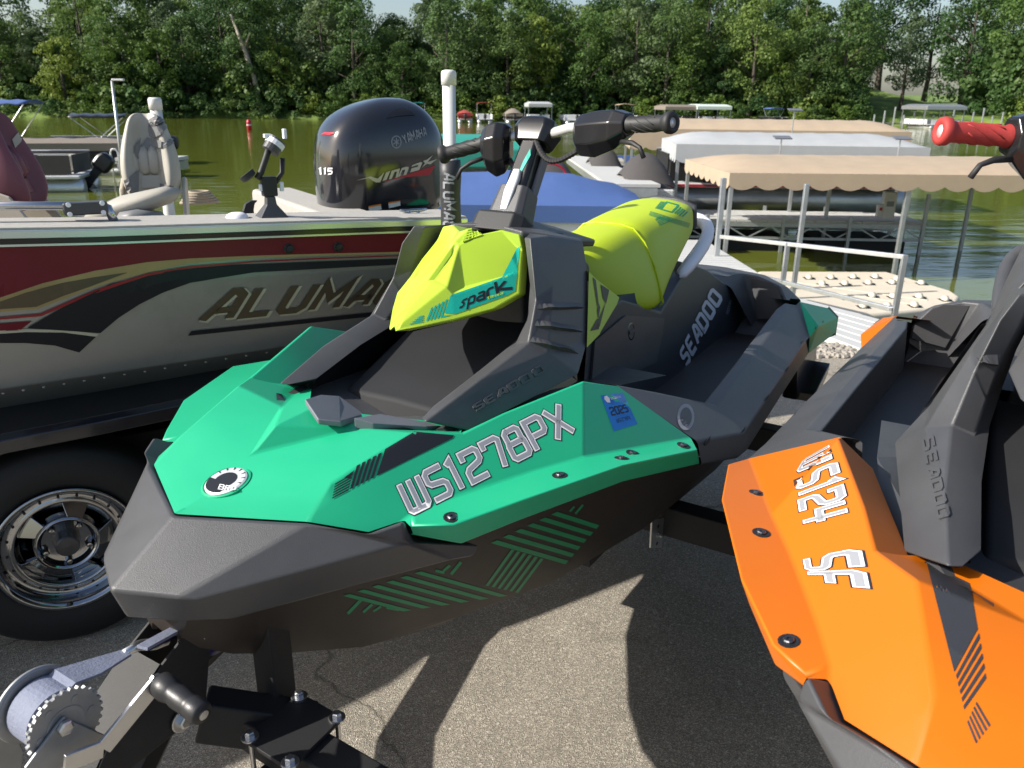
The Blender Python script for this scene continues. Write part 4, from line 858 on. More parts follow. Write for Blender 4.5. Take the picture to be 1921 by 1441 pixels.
for u, v in ((1428, 1000), (1480, 1203), (1360 + 60, 925)): screw(R2, bo, u, v)
for qd_ in (((1635, 392), (1815, 372), (1770, 445), (1660, 420)), ((1470, 540), (1640, 578), (1600, 600), (1450, 556)), ((1300, 690), (1560, 706), (1470, 722), (1290, 705))):
    qd = [Vector(p) for p in z5(*qd_)]; K = 8; vs = []; ok = True
    for i in range(K + 1):
        t = i / K; up_, lo_ = qd[0].lerp(qd[1], t), qd[3].lerp(qd[2], t); (p, n), (p2, n2) = spot(bo2, *up_), spot(bo2, *lo_)
        if p is None or p2 is None: ok = False; break
        hh = .010 * min(1, 4 * t, 4 * (1 - t)) + .001
        vs += [inv2 @ (p - n * .001), inv2 @ (p2 + n2 * hh), inv2 @ (p2 - n2 * .002 + Vector((0, 0, -.006)))]
    if ok: mesh_obj('arm_rib', vs, [(3 * i + j, 3 * i + 3 + j, 3 * i + 4 + j, 3 * i + 1 + j) for i in range(K) for j in (0, 1)], M_black, R2)
# ================================================================== aluminium fishing boat on its own trailer
BA = radians(58); BB = Vector((sin(BA), cos(BA), 0)); BN = Vector((cos(BA), -sin(BA), 0))
def B(u, v, k):
    """pixel on the upright plane k metres out (parallel to the boat side) -> boat frame (along towards stern, across away from camera, z)"""
    d = ray(u, v); p = d * (-k / d.dot(BN)); return Vector((p.dot(BB), k, p.z + CH))
boat = empty('fishing_boat', (0, 0, 0), pi / 2 - BA)
tag(boat, 'maroon and silver aluminium fishing boat with black outboard on a trailer', 'boat')
bpy.context.view_layer.update()
M_silver = mat('brushed_silver_hull', (.35, .35, .345), .38, metal=.6, var=.10, vscale=3, dirt=.45, dirtcol=(.20, .20, .18), rvar=.12)
M_maroon = mat('maroon_paint', (.15, .006, .016), .48, var=.06, vscale=4, spec=.35)
M_gold = mat('gold_print', (.36, .26, .11), .55, metal=.0, var=.12, vscale=10)
M_cream = mat('cream_print', (.52, .48, .38), .45, var=.05)
M_bronze = mat('bronze_print', (.11, .085, .055), .38, metal=.3, var=.15)
M_navyprint = mat('blue_black_print', (.012, .012, .018), .5, var=.1, spec=.35)
M_deckcap = mat('grey_vinyl_deck', (.36, .345, .315), .8, var=.14, vscale=60, bump=.3, bscale=300)
M_rail = mat('pale_aluminium', (.62, .68, .66), .3, metal=.7, var=.06)
# --- hull: near side runs y=2.5, centreline 3.55
AS = 1.36
secs = []   # along, half-beam factor, keel z, chine z, gunwale z
for al, wf, zk, zc, zg in ((AS, 1.0, .52, .84, 1.228), (.9, 1.0, .50, .832, 1.246), (.2, 1.0, .50, .828, 1.272), (-.6, 1.0, .50, .825, 1.315), (-1.8, .96, .50, .83, 1.38), (-3.0, .72, .56, .88, 1.45), (-3.9, .36, .72, 1.02, 1.52), (-4.35, .04, 1.0, 1.25, 1.56)):
    secs.append((al, wf, zk, zc, zg))
YC = 3.55; HB = 1.05
def hullring(al, wf, zk, zc, zg):
    h = HB * wf
    return [Vector((al, YC + s * y, z)) for s, y, z in ((-1, h, zg), (-1, h - .015, zg - .16), (-1, max(0, h - .10 * wf), zc), (-1, h * .72, zc - .17 * wf), (0, 0, zk), (1, h * .72, zc - .17 * wf), (1, max(0, h - .10 * wf), zc - .1), (1, h - .015, zg - .40), (1, h, zg - .25))]
mb = MB(); mb.loft([hullring(*s) for s in secs], cap=False, closed=False)
r0 = hullring(*secs[0]); k = len(mb.v); mb.v += r0; mb.f.append(tuple(range(k, k + 9)))
hull = mb.build('hull', M_silver, boat, bevel=.006, ang=14)
# gunwale: deck cap, aluminium rub rail, black insert
def strip(name, m, y0, y1, dz0, dz1, yoff=0.0, both=True, **kw):
    for sg in ((-1, 1) if both else (-1,)):
        mb = MB(); rings = []
        for (al, wf, zk, zc, zg) in secs:
            h = HB * wf; ya, yb = YC + sg * (h + y0), YC + sg * max(.0, h + y1); zg = zg - (.25 if sg > 0 else 0)
            rings.append([Vector((al, ya, zg + dz0)), Vector((al, ya, zg + dz1)), Vector((al, yb, zg + dz1)), Vector((al, yb, zg + dz0))])
        mb.loft(rings); mb.build(name, m, boat, **kw)
strip('gunwale_cap', M_deckcap, .014, -.20, .0, .012, bevel=.003)
strip('rub_rail', M_rail, .022, -.01, -.017, .005, bevel=.003)
strip('rub_insert', M_blackgloss, .018, -.01, -.031, -.018)
strip('rail_edge', M_rail, .016, -.01, -.038, -.032)
# added unseen block past the left edge, shaped to shade the lot
shade_mb = MB(); shade_mb.loft([[Vector((al, y, z)) for y, z in ((2.53, z0), (2.54, z1), (4.40, z1), (4.50, z0 - .2), (4.44, z0 - .25), (2.58, z0 - .02))] for al, z0, z1 in ((-.85, 1.29, 1.31), (-1.5, 1.33, 1.56), (-2.2, 1.36, 1.72), (-2.9, 1.40, 1.76), (-3.0, 1.42, 1.55))])
shade_mb.build('added_shade_block', mat('shade_block_black', (.03, .03, .034), .8), boat, bevel=.01)
# inner liner, floor, transom splash well
mb = MB(); mb.loft([[Vector((al, YC - HB * wf + .20, zg)), Vector((al, YC - HB * wf + .22, zk + .22)), Vector((al, YC + HB * wf - .22, zk + .22)), Vector((al, YC + HB * wf - .20, zg - .25))] for al, wf, zk, zc, zg in secs[:5]], cap=False, closed=False)
mb.build('inner_liner', mat('tan_carpet', (.27, .24, .20), .9, var=.15, vscale=40), boat)
mb = MB(); mb.box((1.22, YC, 1.06), (.22, 1.7, .22)); mb.build('transom_deck', M_deckcap, boat, bevel=.02)
bpy.context.view_layer.update()
bH = bvh_of(hull)
z4b = zz(2.527, 0, 380)
def hp(name, pts, m, off): pix_decal(name, [z4b(*pts)], bH, m, boat, off=off, step=30)
def curve_strip(name, top, bot, m, off): 
    T, Bt = z4b(*top), z4b(*bot); pix_decal(name, [[T[i], T[i + 1], Bt[i + 1], Bt[i]] for i in range(len(T) - 1)], bH, m, boat, off=off, step=30)
X = [-40, 200, 450, 700, 900, 1200, 1500, 1921, 2400]
curve_strip('maroon_band', [(x, 183 - x * .019) for x in X], [(-40, 465), (200, 385), (450, 325), (700, 284), (900, 268), (1200, 255), (1500, 246), (1921, 236), (2400, 225)], M_maroon, .002)
curve_strip('gold_swoosh', [(-40, 462), (200, 382), (450, 322), (700, 281), (900, 264), (1200, 251), (1500, 242), (1921, 232), (2400, 221)], [(-40, 520), (180, 502), (450, 398), (700, 330), (900, 288), (1200, 264), (1500, 252), (1921, 240), (2400, 228)], M_gold, .003)
curve_strip('bronze_swoosh', [(-40, 480), (120, 425), (300, 378), (450, 352), (600, 330)], [(-40, 505), (170, 492), (300, 440), (450, 388), (600, 332)], M_bronze, .004)
curve_strip('maroon_pinstripe', [(-40, 545), (190, 524), (450, 412), (700, 334), (900, 300), (1200, 276), (1500, 262), (1921, 247), (2400, 234)], [(-40, 556), (195, 536), (450, 428), (700, 346), (900, 310), (1200, 283), (1500, 268), (1921, 252), (2400, 238)], mat('red_print', (.28, .012, .02), .3), .004)
curve_strip('black_swoosh', [(128, 592), (300, 492), (520, 386), (700, 340), (850, 316), (1100, 294), (1500, 278), (1921, 263), (2400, 250)], [(300, 604), (475, 616), (560, 545), (660, 480), (770, 425), (900, 378), (1200, 330), (1921, 291), (2400, 270)], M_navyprint, .004)
curve_strip('black_swoosh', [(-40, 622), (120, 612), (300, 614), (455, 634)], [(-40, 664), (120, 664), (260, 676), (375, 709)], M_navyprint, .003)
curve_strip('cream_outline', [(-40, 608), (120, 598), (300, 602), (470, 620)], [(-40, 622), (120, 612), (300, 614), (455, 634)], M_cream, .003)
hp('maroon_flash', [(-40, 574), (150, 560), (95, 604), (-40, 608)], M_maroon, .003)
qA = z4b((925, 572), (2290, 432), (2372, 318), (1025, 408))
pix_text('boat_name_shadow', 'ALUMACRAFT', [(u + 4, v + 2) for u, v in qA], .42, bH, M_cream, boat, off=.003, e=.10, gap=.5)
pix_text('boat_name', 'ALUMACRAFT', qA, .36, bH, M_bronze, boat, off=.004, e=.06, gap=.5)
hp('name_underline', [(890, 630), (905, 608), (2300, 462), (2300, 482)], M_navyprint, .003)
for u, v in ((541, 466), (634, 463)):
    p, n = spot(bH, u, v); iv = boat.matrix_world.inverted(); q = iv @ p
    MB().lathe(q, (0, -1, 0), [(-.005, .016), (.006, .016), (.008, .012), (.016, .010), (.017, .004)], 14).build('drain_fitting', M_rubber, boat)
for i in range(16):
    p, n = spot(bH, 6 + i * 38, 738 - i * 5.9)
    if p is not None: MB().lathe(boat.matrix_world.inverted() @ p, (0, -1, -.15), [(-.001, .0045), (.0012, .004), (.002, .002)], 8).build('rivet', M_alu, boat)
# --- fittings on the gunwale
GY = 2.60
def G(u, v, k=GY): return B(u, v, k)
c = G(445, 411); MB().lathe((c.x, c.y, c.z - .008), (0, 0, 1), [(0, .034), (.012, .035), (.014, .034), (.022, .030), (.028, .018), (.029, .002)], 24).build('deck_light', M_white, boat, smooth=True)
# rod holder
c = G(510, 410); MB().loft([[c + Vector((x * a_, y * b_, z)) for x, y in ((-1, -1), (1, -1), (1, 1), (-1, 1))] for a_, b_, z in ((.045, .035, -.005), (.045, .035, .006), (.016, .016, .045), (.014, .014, .07))]).build('rod_holder_base', M_black, boat, bevel=.003)
h0 = c + Vector((0, 0, .07))
MB().box(h0 + Vector((0, 0, .03)), (.046, .03, .06)).build('rod_holder_yoke', M_rubber, boat, bevel=.004)
ax = Vector((.62, .1, .78)).normalized()
MB().tube([h0 + Vector((-.035, 0, .055)), h0 + Vector((-.02, 0, .075)), h0 + Vector((.0, 0, .12)), h0 + Vector((.012, 0, .15))], .010, 8).build('rod_holder_arm', M_rubber, boat, smooth=True)
MB().tube([h0 + Vector((.02, 0, .04)), h0 + Vector((.045, 0, .07)), h0 + Vector((.05, 0, .115))], .008, 8).build('rod_holder_arm', M_rubber, boat, smooth=True)
cu = h0 + Vector((.012, 0, .135)); mbx = MB(); mbx.lathe(cu, ax, [(0, .022), (.002, .027), (.045, .029), (.046, .024), (.01, .020)], 18); mbx.build('rod_cup', M_black, boat, smooth=False)
MB().lathe(cu + ax * .022, ax, [(0, .0292), (.001, .0305), (.016, .0305), (.017, .0292)], 18).build('rod_clip', M_white, boat)
MB().box(cu + ax * .052 + Vector((.02, 0, .012)), (.010, .02, .03)).build('rod_clip', M_white, boat, bevel=.002)
MB().box(cu + ax * .045 + Vector((-.030, 0, .012)), (.022, .02, .012)).build('rod_clip', M_white, boat, bevel=.002)
c2 = h0 + Vector((-.055, 0, .055)); MB().lathe(c2, Vector((-.55, .2, .8)), [(0, .012), (.004, .024), (.02, .026), (.021, .020), (.006, .016)], 16).build('rod_cup', M_rubber, boat)
MB().box(h0 + Vector((.040, 0, .028)), (.014, .008, .030)).build('clamp_knob', M_white, boat, bevel=.003)
MB().box(h0 + Vector((-.028, -.005, .028)), (.010, .012, .022)).build('clamp_knob', M_white, boat, bevel=.003)
# cleat
c = G(776, 407); mb = MB(); mb.tube([c + Vector((-.052, 0, .026)), c + Vector((-.03, 0, .022)), c + Vector((.03, 0, .022)), c + Vector((.052, 0, .024))], [.004, .0065, .0065, .004], 8)
for s in (-.018, .018): mb.cyl(c + Vector((s, 0, 0)), c + Vector((s, 0, .022)), .007, 8)
mb.build('cleat', M_chrome, boat, smooth=True)
# chrome grab rail with a black clamp
r1, r2, r3 = B(-60, 386, 2.62), B(190, 386, 2.62), B(214, 415, 2.60)
MB().tube([r1, r2, r2 + Vector((.016, 0, -.006)), r3], .0125, 12).build('grab_rail', M_chrome, boat, smooth=True)
c = B(160, 390, 2.62); MB().box(c, (.115, .045, .036)).build('rail_clamp', M_black, boat, bevel=.006)
for du in (-1, 1):
    for dv in (-1, 1): MB().lathe(c + Vector((.043 * du, -.022, .013 * dv)), (0, -1, 0), [(0, .007), (.003, .007), (.004, .004)], 10).build('clamp_bolt', M_white, boat)
# --- seats
def seat(parent, c, w, h, tilt, yaw, m1, m2, m3, name, rake=.12):
    """upright helm seat back; c = centre of its foot"""
    R = Matrix.Rotation(yaw, 3, 'Z') @ Matrix.Rotation(tilt, 3, 'X')
    def T(x, y, z): return Vector(c) + R @ Vector((x, y, z))
    mb = MB(); rings = []
    for z, hw, t0, t1 in ((0, .62, .05, .06), (.04, .74, .075, .065), (.18, .96, .10, .06), (.42, 1.0, .10, .055), (.62, .90, .09, .05), (.78, .74, .085, .05), (.92, .60, .085, .05), (.985, .42, .06, .04), (1.0, .2, .03, .025)):
        hw *= w / 2; z_ = z * h
        rings.append([T(x * hw, y, z_) for x, y in ((-1, 0), (-.93, -t0 * .8), (-.66, -t0), (-.36, -t0 * .55), (0, -t0 * .45), (.36, -t0 * .55), (.66, -t0), (.93, -t0 * .8), (1, 0), (.8, t1), (0, t1 * 1.1), (-.8, t1))])
    mb.loft(rings); o = mb.build(name, m1, parent, subsurf=2)
    mb = MB(); 
    for i in range(4):
        x = (-.24 + i * .16) * w; mb.tube([T(x, -.036, h * .10 + .22 * h), T(x, -.045, .36 * h), T(x, -.045, .52 * h), T(x, -.036, .63 * h)], [.016, .024, .024, .014], 10)
    tag(mb.build('seat_channel', m1, parent, smooth=True), kind='stuff')
    MB().loft([[T(x * w * .30 * s_, -.055 - .012 * (1 - s_), h * (.14 + (z - .14))) for x, z in ((-1, .02 + .14), (1, .16), (1, .30), (-1, .30))] for s_ in (1.0, .8)]).build('lumbar_pad', m1, parent, bevel=.008)
    for s in (-1, 1): MB().prism([T(s * w * .47, y, z) for y, z in ((.02, -.12), (.06, .02), (.07, .30 * h), (.02, .30 * h), (-.04, .05), (-.09, -.12))], R @ Vector((s * .012, 0, 0))).build('seat_bracket', m3, parent, bevel=.004)
    MB().loft([[T(x * w * .5, y - .32, z - .12) for x, y in ((-.9, -.24), (.9, -.24), (.95, .24), (-.95, .24))] for z in (.0, .09)]).build('seat_cushion', m2, parent, subsurf=1)
    return T
M_vinyl1 = mat('cream_vinyl', (.40, .375, .32), .5, var=.05, bump=.15, bscale=300, dirt=.2, dirtcol=(.27, .245, .20)); M_vinyl2 = mat('grey_vinyl', (.17, .17, .17), .5, var=.06, bump=.15, bscale=300); M_beige = mat('beige_plastic', (.46, .41, .33), .5, var=.05)
M_vin3 = mat('maroon_vinyl', (.15, .045, .065), .5, var=.08, bump=.15, bscale=300)
def vis_seat(root_name, lab, bl, br, top, k, yaw, m1, m2, m3):
    a, b_, t = B(*bl, k), B(*br, k), B(*top, k); cen = (a + b_) / 2; w = (b_ - a).length; h = t.z - cen.z
    return cen, w, h
cen, w, h = vis_seat('seat', '', (240, 385), (330, 385), (310, 212), 3.2, 0, None, None, None)
s1 = B(292, 381, 3.2); wv = (B(350, 300, 3.2) - B(236, 300, 3.2)).length
Tseat = seat(boat, s1, wv * 1.02, B(300, 212, 3.2).z - s1.z, radians(-10), radians(-16), M_vinyl1, M_vinyl2, M_beige, 'helm_seat')
bS = bvh_of([o for o in boat.children if o.name.startswith('helm_seat')])
zc_ = zz(4.574, 200, 190)
pix_decal('head_panel', [zc_((360, 230), (375, 160), (440, 120), (530, 125), (520, 200), (470, 290), (410, 320), (370, 300))], bS, M_vinyl2, boat, off=.006, step=8)
pix_decal('shoulder_panel', [zc_((590, 275), (670, 280), (695, 320), (690, 425), (600, 380), (570, 360), (500, 410), (490, 380))], bS, M_vinyl2, boat, off=.006, step=8)
pix_decal('shoulder_panel', [zc_((230, 390), (290, 310), (285, 380), (270, 500), (240, 470))], bS, M_vinyl2, boat, off=.006, step=8)
pix_decal('neck_panel', [zc_((290, 390), (350, 310), (420, 335), (480, 335), (480, 400), (400, 400), (320, 420))], bS, M_vinyl2, boat, off=.006, step=8)
pix_decal('hip_panel', [zc_((160, 680), (270, 590), (265, 800), (270, 850), (190, 800))], bS, M_vinyl2, boat, off=.006, step=8)
pix_decal('hip_panel', [zc_((465, 705), (570, 725), (490, 810))], bS, M_vinyl2, boat, off=.006, step=8)
# handwriting-like maker's name on the head panel
sc = []
xs = [(284, 238), (288, 229), (291, 232), (287, 236), (292, 235), (296, 231), (294, 236), (299, 228), (297, 236), (302, 231), (301, 236), (304, 230)]
pix_decal('seat_name', [[tuple(p) for p in q] for q in stroke(xs, 1.1)], bS, M_blackprint, boat, off=.009)
s2 = B(40, 398, 3.05); seat(boat, s2 + Vector((0, 0, .0)), (B(118, 300, 3.05) - B(-20, 300, 3.05)).length * .95, B(85, 207, 3.05).z - s2.z, radians(-16), radians(62), M_vin3, M_vinyl1, M_beige, 'folded_seat')
bS2 = bvh_of([o for o in boat.children if o.name.startswith('folded_seat')])
pix_decal('head_panel', [[(22, 262), (45, 235), (62, 212), (80, 208), (70, 230), (50, 255), (28, 278)]], bS2, M_vinyl1, boat, off=.004, step=8)
# far-side odds and ends
c = B(375, 379, 4.3); mb = MB()
for i in range(5): mb.tube([c + Vector((.09 * cos(a * pi / 8) * (1 - i * .12), .05 * sin(a * pi / 8), .012 * i)) for a in range(16)], .008, 6, closed=True)
mb.build('coiled_rope', mat('rope', (.32, .27, .20), .9, var=.2, vscale=60), boat, smooth=True)
MB().loft([[B(470, 405, 3.2) + Vector((x, y, z)) for x, y in ((-.02, -.012), (.02, -.012), (.02, .012), (-.02, .012))] + [] for x0, z in ((0, -.1),)] + [[B(u, v, 3.2) + Vector((x * s, y, 0)) for x, y in ((-.02, -.012), (.02, -.012), (.02, .012), (-.02, .012))] for u, v, s in ((465, 395, 1), (468, 382, .9), (476, 376, .7))]).build('foot_pedal', M_rubber, boat, bevel=.004)
# --- outboard
KM = 3.55
motor = MB(); rings = []
def mo(u, v): return B(u, v, KM)
zb = mo(700, 400).z
# profile rows: (v, u_left, u_right, half depth)
rows = [(400, 606, 812, .17), (388, 603, 814, .19), (370, 601, 817, .20), (330, 597, 821, .205), (290, 595, 822, .205), (262, 597, 818, .20), (240, 604, 811, .19), (218, 622, 798, .17), (200, 650, 782, .135), (189, 684, 762, .095), (183, 708, 746, .045)]
for v, ul, ur, hd in rows:
    a_, b_ = mo(ul, v), mo(ur, v); cx = (a_ + b_) / 2; hw = (b_ - a_).length / 2; ring_ = []
    for i in range(20):
        an = 2 * pi * i / 20; ca, sa = cos(an), sin(an); e_ = .62
        ring_.append(cx + Vector((hw * (abs(ca) ** e_) * (1 if ca > 0 else -1), hd * (abs(sa) ** e_) * (1 if sa > 0 else -1), 0)))
    rings.append(ring_)
mb = MB(); mb.loft(rings); cowl = mb.build('outboard_cowl', mat('gloss_charcoal_paint', (.014, .015, .020), .14, var=.08, coat=.8, rvar=.04), boat, subsurf=1)
mb = MB(); rings = []
for v, ul, ur, hd in ((420, 640, 800, .12), (408, 618, 806, .15), (399.5, 607, 811, .168)):
    a_, b_ = mo(ul, v), mo(ur, v); cx = (a_ + b_) / 2; hw = (b_ - a_).length / 2
    rings.append([cx + Vector((hw * (abs(cos(t)) ** .6) * (1 if cos(t) > 0 else -1), hd * (abs(sin(t)) ** .6) * (1 if sin(t) > 0 else -1), 0)) for t in [2 * pi * i / 20 for i in range(20)]])
mb.loft(rings); pan = mb.build('outboard_lower_pan', mat('satin_charcoal', (.035, .033, .033), .4), boat, smooth=True)
a_ = mo(740, 440); MB().box(Vector((a_.x + .05, KM, a_.z - .35)), (.30, .22, .80)).build('outboard_leg', M_blackgloss, boat, bevel=.04)
bC = bvh_of(cowl, pan); zm = zz(5.145, 570, 170)
pix_text('outboard_maker', 'YAMAHA', zm((970, 522), (1188, 440), (1165, 350), (932, 428)), .34, bC, M_greyprint, boat, off=.003, gap=.5, e=.04)
cR = zm((890, 497))[0]
def ringq(c, r, w, n=20, sx=.78):
    pts = [(c[0] + r * sx * cos(2 * pi * i / n), c[1] + r * sin(2 * pi * i / n)) for i in range(n)]
    return [[tuple(p) for p in q] for q in stroke(pts, w, True)]
em = ringq(cR, 11.2, 1.8)
for a in (0, 60, 120): em += [[tuple(p) for p in q] for q in stroke([(cR[0] + 8 * .78 * cos(radians(a + 90)), cR[1] + 8 * sin(radians(a + 90))), (cR[0] - 8 * .78 * cos(radians(a + 90)), cR[1] - 8 * sin(radians(a + 90)))], 1.8)]
pix_decal('outboard_emblem', em, bC, M_greyprint, boat, off=.003)
vm = [[(505, 868), (640, 828), (710, 850), (770, 790), (735, 885), (690, 885), (620, 845)], [(790, 790), (830, 775), (795, 860), (755, 872)], [(845, 772), (925, 752), (905, 835), (880, 842), (895, 780), (870, 785), (845, 852), (815, 858)], [(940, 748), (985, 735), (1010, 740), (985, 812), (955, 818), (975, 760), (945, 768), (925, 828), (905, 832)], [(1040, 720), (1120, 690), (1140, 695), (1110, 765), (1020, 790), (1035, 750), (1095, 735), (1100, 715), (1035, 735)], [(1145, 680), (1180, 668), (1240, 622), (1190, 690), (1280, 660), (1215, 712), (1185, 705), (1130, 745), (1165, 700)]]
pix_decal('outboard_model', [zm(*p) for p in vm], bC, mat('champagne_print', (.50, .47, .38), .35, metal=.4), boat, off=.004, step=8)
pix_decal('outboard_flash', [zm((715, 888), (900, 840), (1270, 720), (1210, 815), (980, 835))], bC, mat('red_flash', (.45, .015, .03), .35), boat, off=.0025, step=8)
tag(pix_text('outboard_power', '115', zm((150, 820), (278, 810), (288, 745), (140, 742)), .36, bC, M_whiteprint, boat, off=.003), kind='stuff')
pix_decal('outboard_badge', [zm((170, 425), (200, 405), (285, 405), (300, 418), (260, 430))], bC, mat('red_flash', (.45, .015, .03), .35), boat, off=.003)
pix_decal('warning_label', [zm((622, 1125), (740, 1095), (748, 1145), (630, 1168))], bC, M_whiteprint, boat, off=.004); pix_decal('warning_label', [zm((812, 1085), (925, 1060), (928, 1108), (818, 1132))], bC, M_whiteprint, boat, off=.004)
pix_decal('warning_stripe', [zm((622, 1112), (742, 1090), (744, 1105), (624, 1127)), zm((812, 1075), (925, 1058), (926, 1070), (813, 1090))], bC, mat('orange_label', (.65, .20, .03), .5), boat, off=.0048)
pix_decal('air_intake', [zm((795, 272), (840, 215), (905, 182), (960, 175), (1030, 200), (1070, 240), (1000, 242), (900, 250))], bC, M_blackprint, boat, off=.003, step=6)
MB().tube([mo(590, 412), mo(596, 402), mo(612, 400)], [.02, .035, .035], 10).build('tilt_boot', M_rubber, boat, smooth=True)
# ================================================================== boat trailer
bt = empty('boat_trailer', (0, 0, 0), pi / 2 - BA); tag(bt, 'black boat trailer with chrome wheel and guide posts under the maroon boat', 'trailer')
bpy.context.view_layer.update()
M_fender = mat('black_fender_paint', (.010, .010, .014), .18, coat=.6, var=.1)
wc = Vector((B(128, 1029, 2.5).x, 2.60, .33)); wr = .33
# wheel: tyre, rim
def wheel(parent, c, name='wheel'):
    w = bpy.data.objects.new(name, None); COL.objects.link(w); w.parent = parent; w.location = c
    ty = MB(); ty.lathe((0, 0, 0), (0, -1, 0), [(-.105, .20), (-.112, .26), (-.100, .305), (-.080, .325), (-.04, .330), (.04, .330), (.080, .325), (.098, .308), (.108, .27), (.110, .245), (.106, .215), (.100, .198), (.06, .192), (-.06, .192)], 64); t = ty.build('tyre', mat('tyre_rubber', (.012, .012, .013), .65, var=.2, bump=.1, bscale=120), w, smooth=True, ang=30)
    rim = MB(); rim.lathe((0, 0, 0), (0, -1, 0), [(-.08, .185), (.098, .190), (.108, .201), (.114, .200), (.112, .190), (.100, .182), (.070, .176), (.060, .170), (.066, .150), (.070, .143), (.066, .138), (.045, .132), (.020, .125), (.02, .05)], 72); rim.build('rim', M_chrome, w, smooth=True)
    # spoke dish with five triangular openings
    vs = []; mbd = MB()
    for i in range(5):
        a0 = 2 * pi * i / 5 + .3
        for (r0_, r1_, f0, f1, d0, d1) in ((.055, .135, .34, .92, .062, .050),):
            A = [Vector((cos(a0 + f) * r, -d, sin(a0 + f) * r)) for f, r, d in ((.62, .085, .068), (.66, .137, .046), (1.24, .137, .046), (1.12, .085, .068))]
            mbd.prism(A, (0, .02, 0))
    mbd.lathe((0, 0, 0), (0, -1, 0), [(.03, .093), (.066, .090), (.074, .082), (.066, .074), (.045, .07), (.042, .05)], 40)
    mbd.build('rim_dish', M_chrome, w, bevel=.003)
    for i in range(20):
        a = 2 * pi * i / 20; MB().lathe((cos(a) * .158, -.063, sin(a) * .158), (0, -1, 0), [(-.002, .0045), (.003, .004), (.004, .002)], 8).build('rim_rivet', M_rubber, w)
    for i in range(5):
        a = 2 * pi * i / 5 + .9; MB().lathe((cos(a) * .062, -.043, sin(a) * .062), (0, -1, 0), [(0, .0115), (.022, .0105), (.027, .008), (.028, .003)], 6).build('lug_nut', M_chrome, w)
    MB().lathe((0, 0, 0), (0, -1, 0), [(.03, .04), (.06, .036), (.085, .033), (.09, .029), (.091, .002)], 28).build('hub_cap', mat('hub_grey', (.10, .10, .105), .35, metal=.7), w, smooth=False)
    MB().cyl((-.02, -.105, -.187), (-.028, -.118, -.178), .006, 8).build('valve_stem', M_rubber, w)
    return w
wheel(bt, wc)
# fender: bent plate over the wheel
mb = MB(); path = [(-.62, .40), (-.52, .58), (-.34, .70), (-.10, .74), (.14, .745), (.40, .755), (.9, .775), (1.5, .78)]
prof = [(2.44, -.05), (2.445, -.012), (2.47, .0), (2.80, .0), (2.80, -.02), (2.47, -.016), (2.46, -.05)]
mb.loft([[Vector((wc.x + x, y, z + dz)) for y, dz in prof] for x, z in path]); mb.build('fender', M_fender, bt, bevel=.003)
mb = MB(); mb.beam((-3.0, 2.86, .47), (1.55, 2.86, .47), .06, .12); mb.build('frame_beam', M_trailer, bt, bevel=.004)
mb = MB(); mb.beam((-3.0, 4.2, .47), (1.55, 4.2, .47), .06, .12); mb.build('frame_beam', M_trailer, bt, bevel=.004)
for x in (-1.2, .1, 1.45): MB().beam((x, 2.8, .40), (x, 4.3, .40), .08, .08).build('cross_member', M_trailer, bt, bevel=.004)
MB().cyl((wc.x, 2.6, .33), (wc.x, 4.6, .33), .03, 10).build('axle', M_trailer, bt)
MB().beam((-1.0, 2.75, .70), (1.5, 2.75, .75), .09, .10).build('bunk_board', mat('bunk_carpet', (.05, .05, .052), .95, var=.2), bt)
mb = MB(); mb.box((.55, 2.92, .60), (1.3, .03, .16)); mb.build('side_plate', M_trailer, bt)
# guide posts: steel post, white pipe with cap, black padded sleeve with lettering
pb, pt_ = B(842, 470, 2.33), B(847, 150, 2.33)
px_ = (pb.x + pt_.x) / 2; top = B(847, 138, 2.33).z
M_pvc = mat('white_pipe', (.62, .63, .60), .4, var=.06, dirt=.15, dirtcol=(.35, .33, .28))
MB().cyl((px_, 2.33, .35), (px_, 2.33, B(846, 152, 2.33).z), .0205, 20).build('guide_pipe', M_pvc, bt, smooth=True)
MB().lathe((px_, 2.33, B(846, 160, 2.33).z), (0, 0, 1), [(0, .0235), (.034, .0235), (.041, .021), (.044, .012), (.0445, .002)], 24).build('pipe_cap', mat('pipe_cap_white', (.66, .66, .62), .4, dirt=.25, dirtcol=(.3, .28, .22)), bt, smooth=True)
slv = MB(); zt = B(845, 300, 2.33).z; N = 16
slv.tube([(px_ + .0012 * sin(i * 2.1), 2.33, zt - i * .05) for i in range(N)], [.0335 + .0012 * sin(i * 1.7) for i in range(N)], 20); sleeve = slv.build('pad_sleeve', mat('black_vinyl_sleeve', (.022, .023, .026), .5, var=.2, bump=.2, bscale=80), bt, smooth=True)
bSl = bvh_of(sleeve); pix_text('sleeve_name', 'ALUMACRAFT', [(831, 322), (831, 500), (854, 505), (854, 327)], .34, bSl, M_greyprint, bt, off=.002, gap=.55, slant=-.15)
MB().beam((px_, 2.33, .38), (px_, 2.9, .38), .05, .05).build('guide_arm', M_steel, bt)
fp = B(297, 240, 4.75); MB().cyl((fp.x, 4.75, .35), (fp.x, 4.75, B(296, 204, 4.75).z), .03, 16).build('guide_pipe', M_pvc, bt, smooth=True)
MB().lathe((fp.x, 4.75, B(296, 206, 4.75).z), (0, 0, 1), [(0, .034), (.05, .034), (.06, .028), (.061, .003)], 20).build('pipe_cap', MATS['pipe_cap_white'], bt, smooth=True)
MB().beam((fp.x, 4.75, .38), (fp.x, 4.2, .38), .05, .05).build('guide_arm', M_steel, bt)
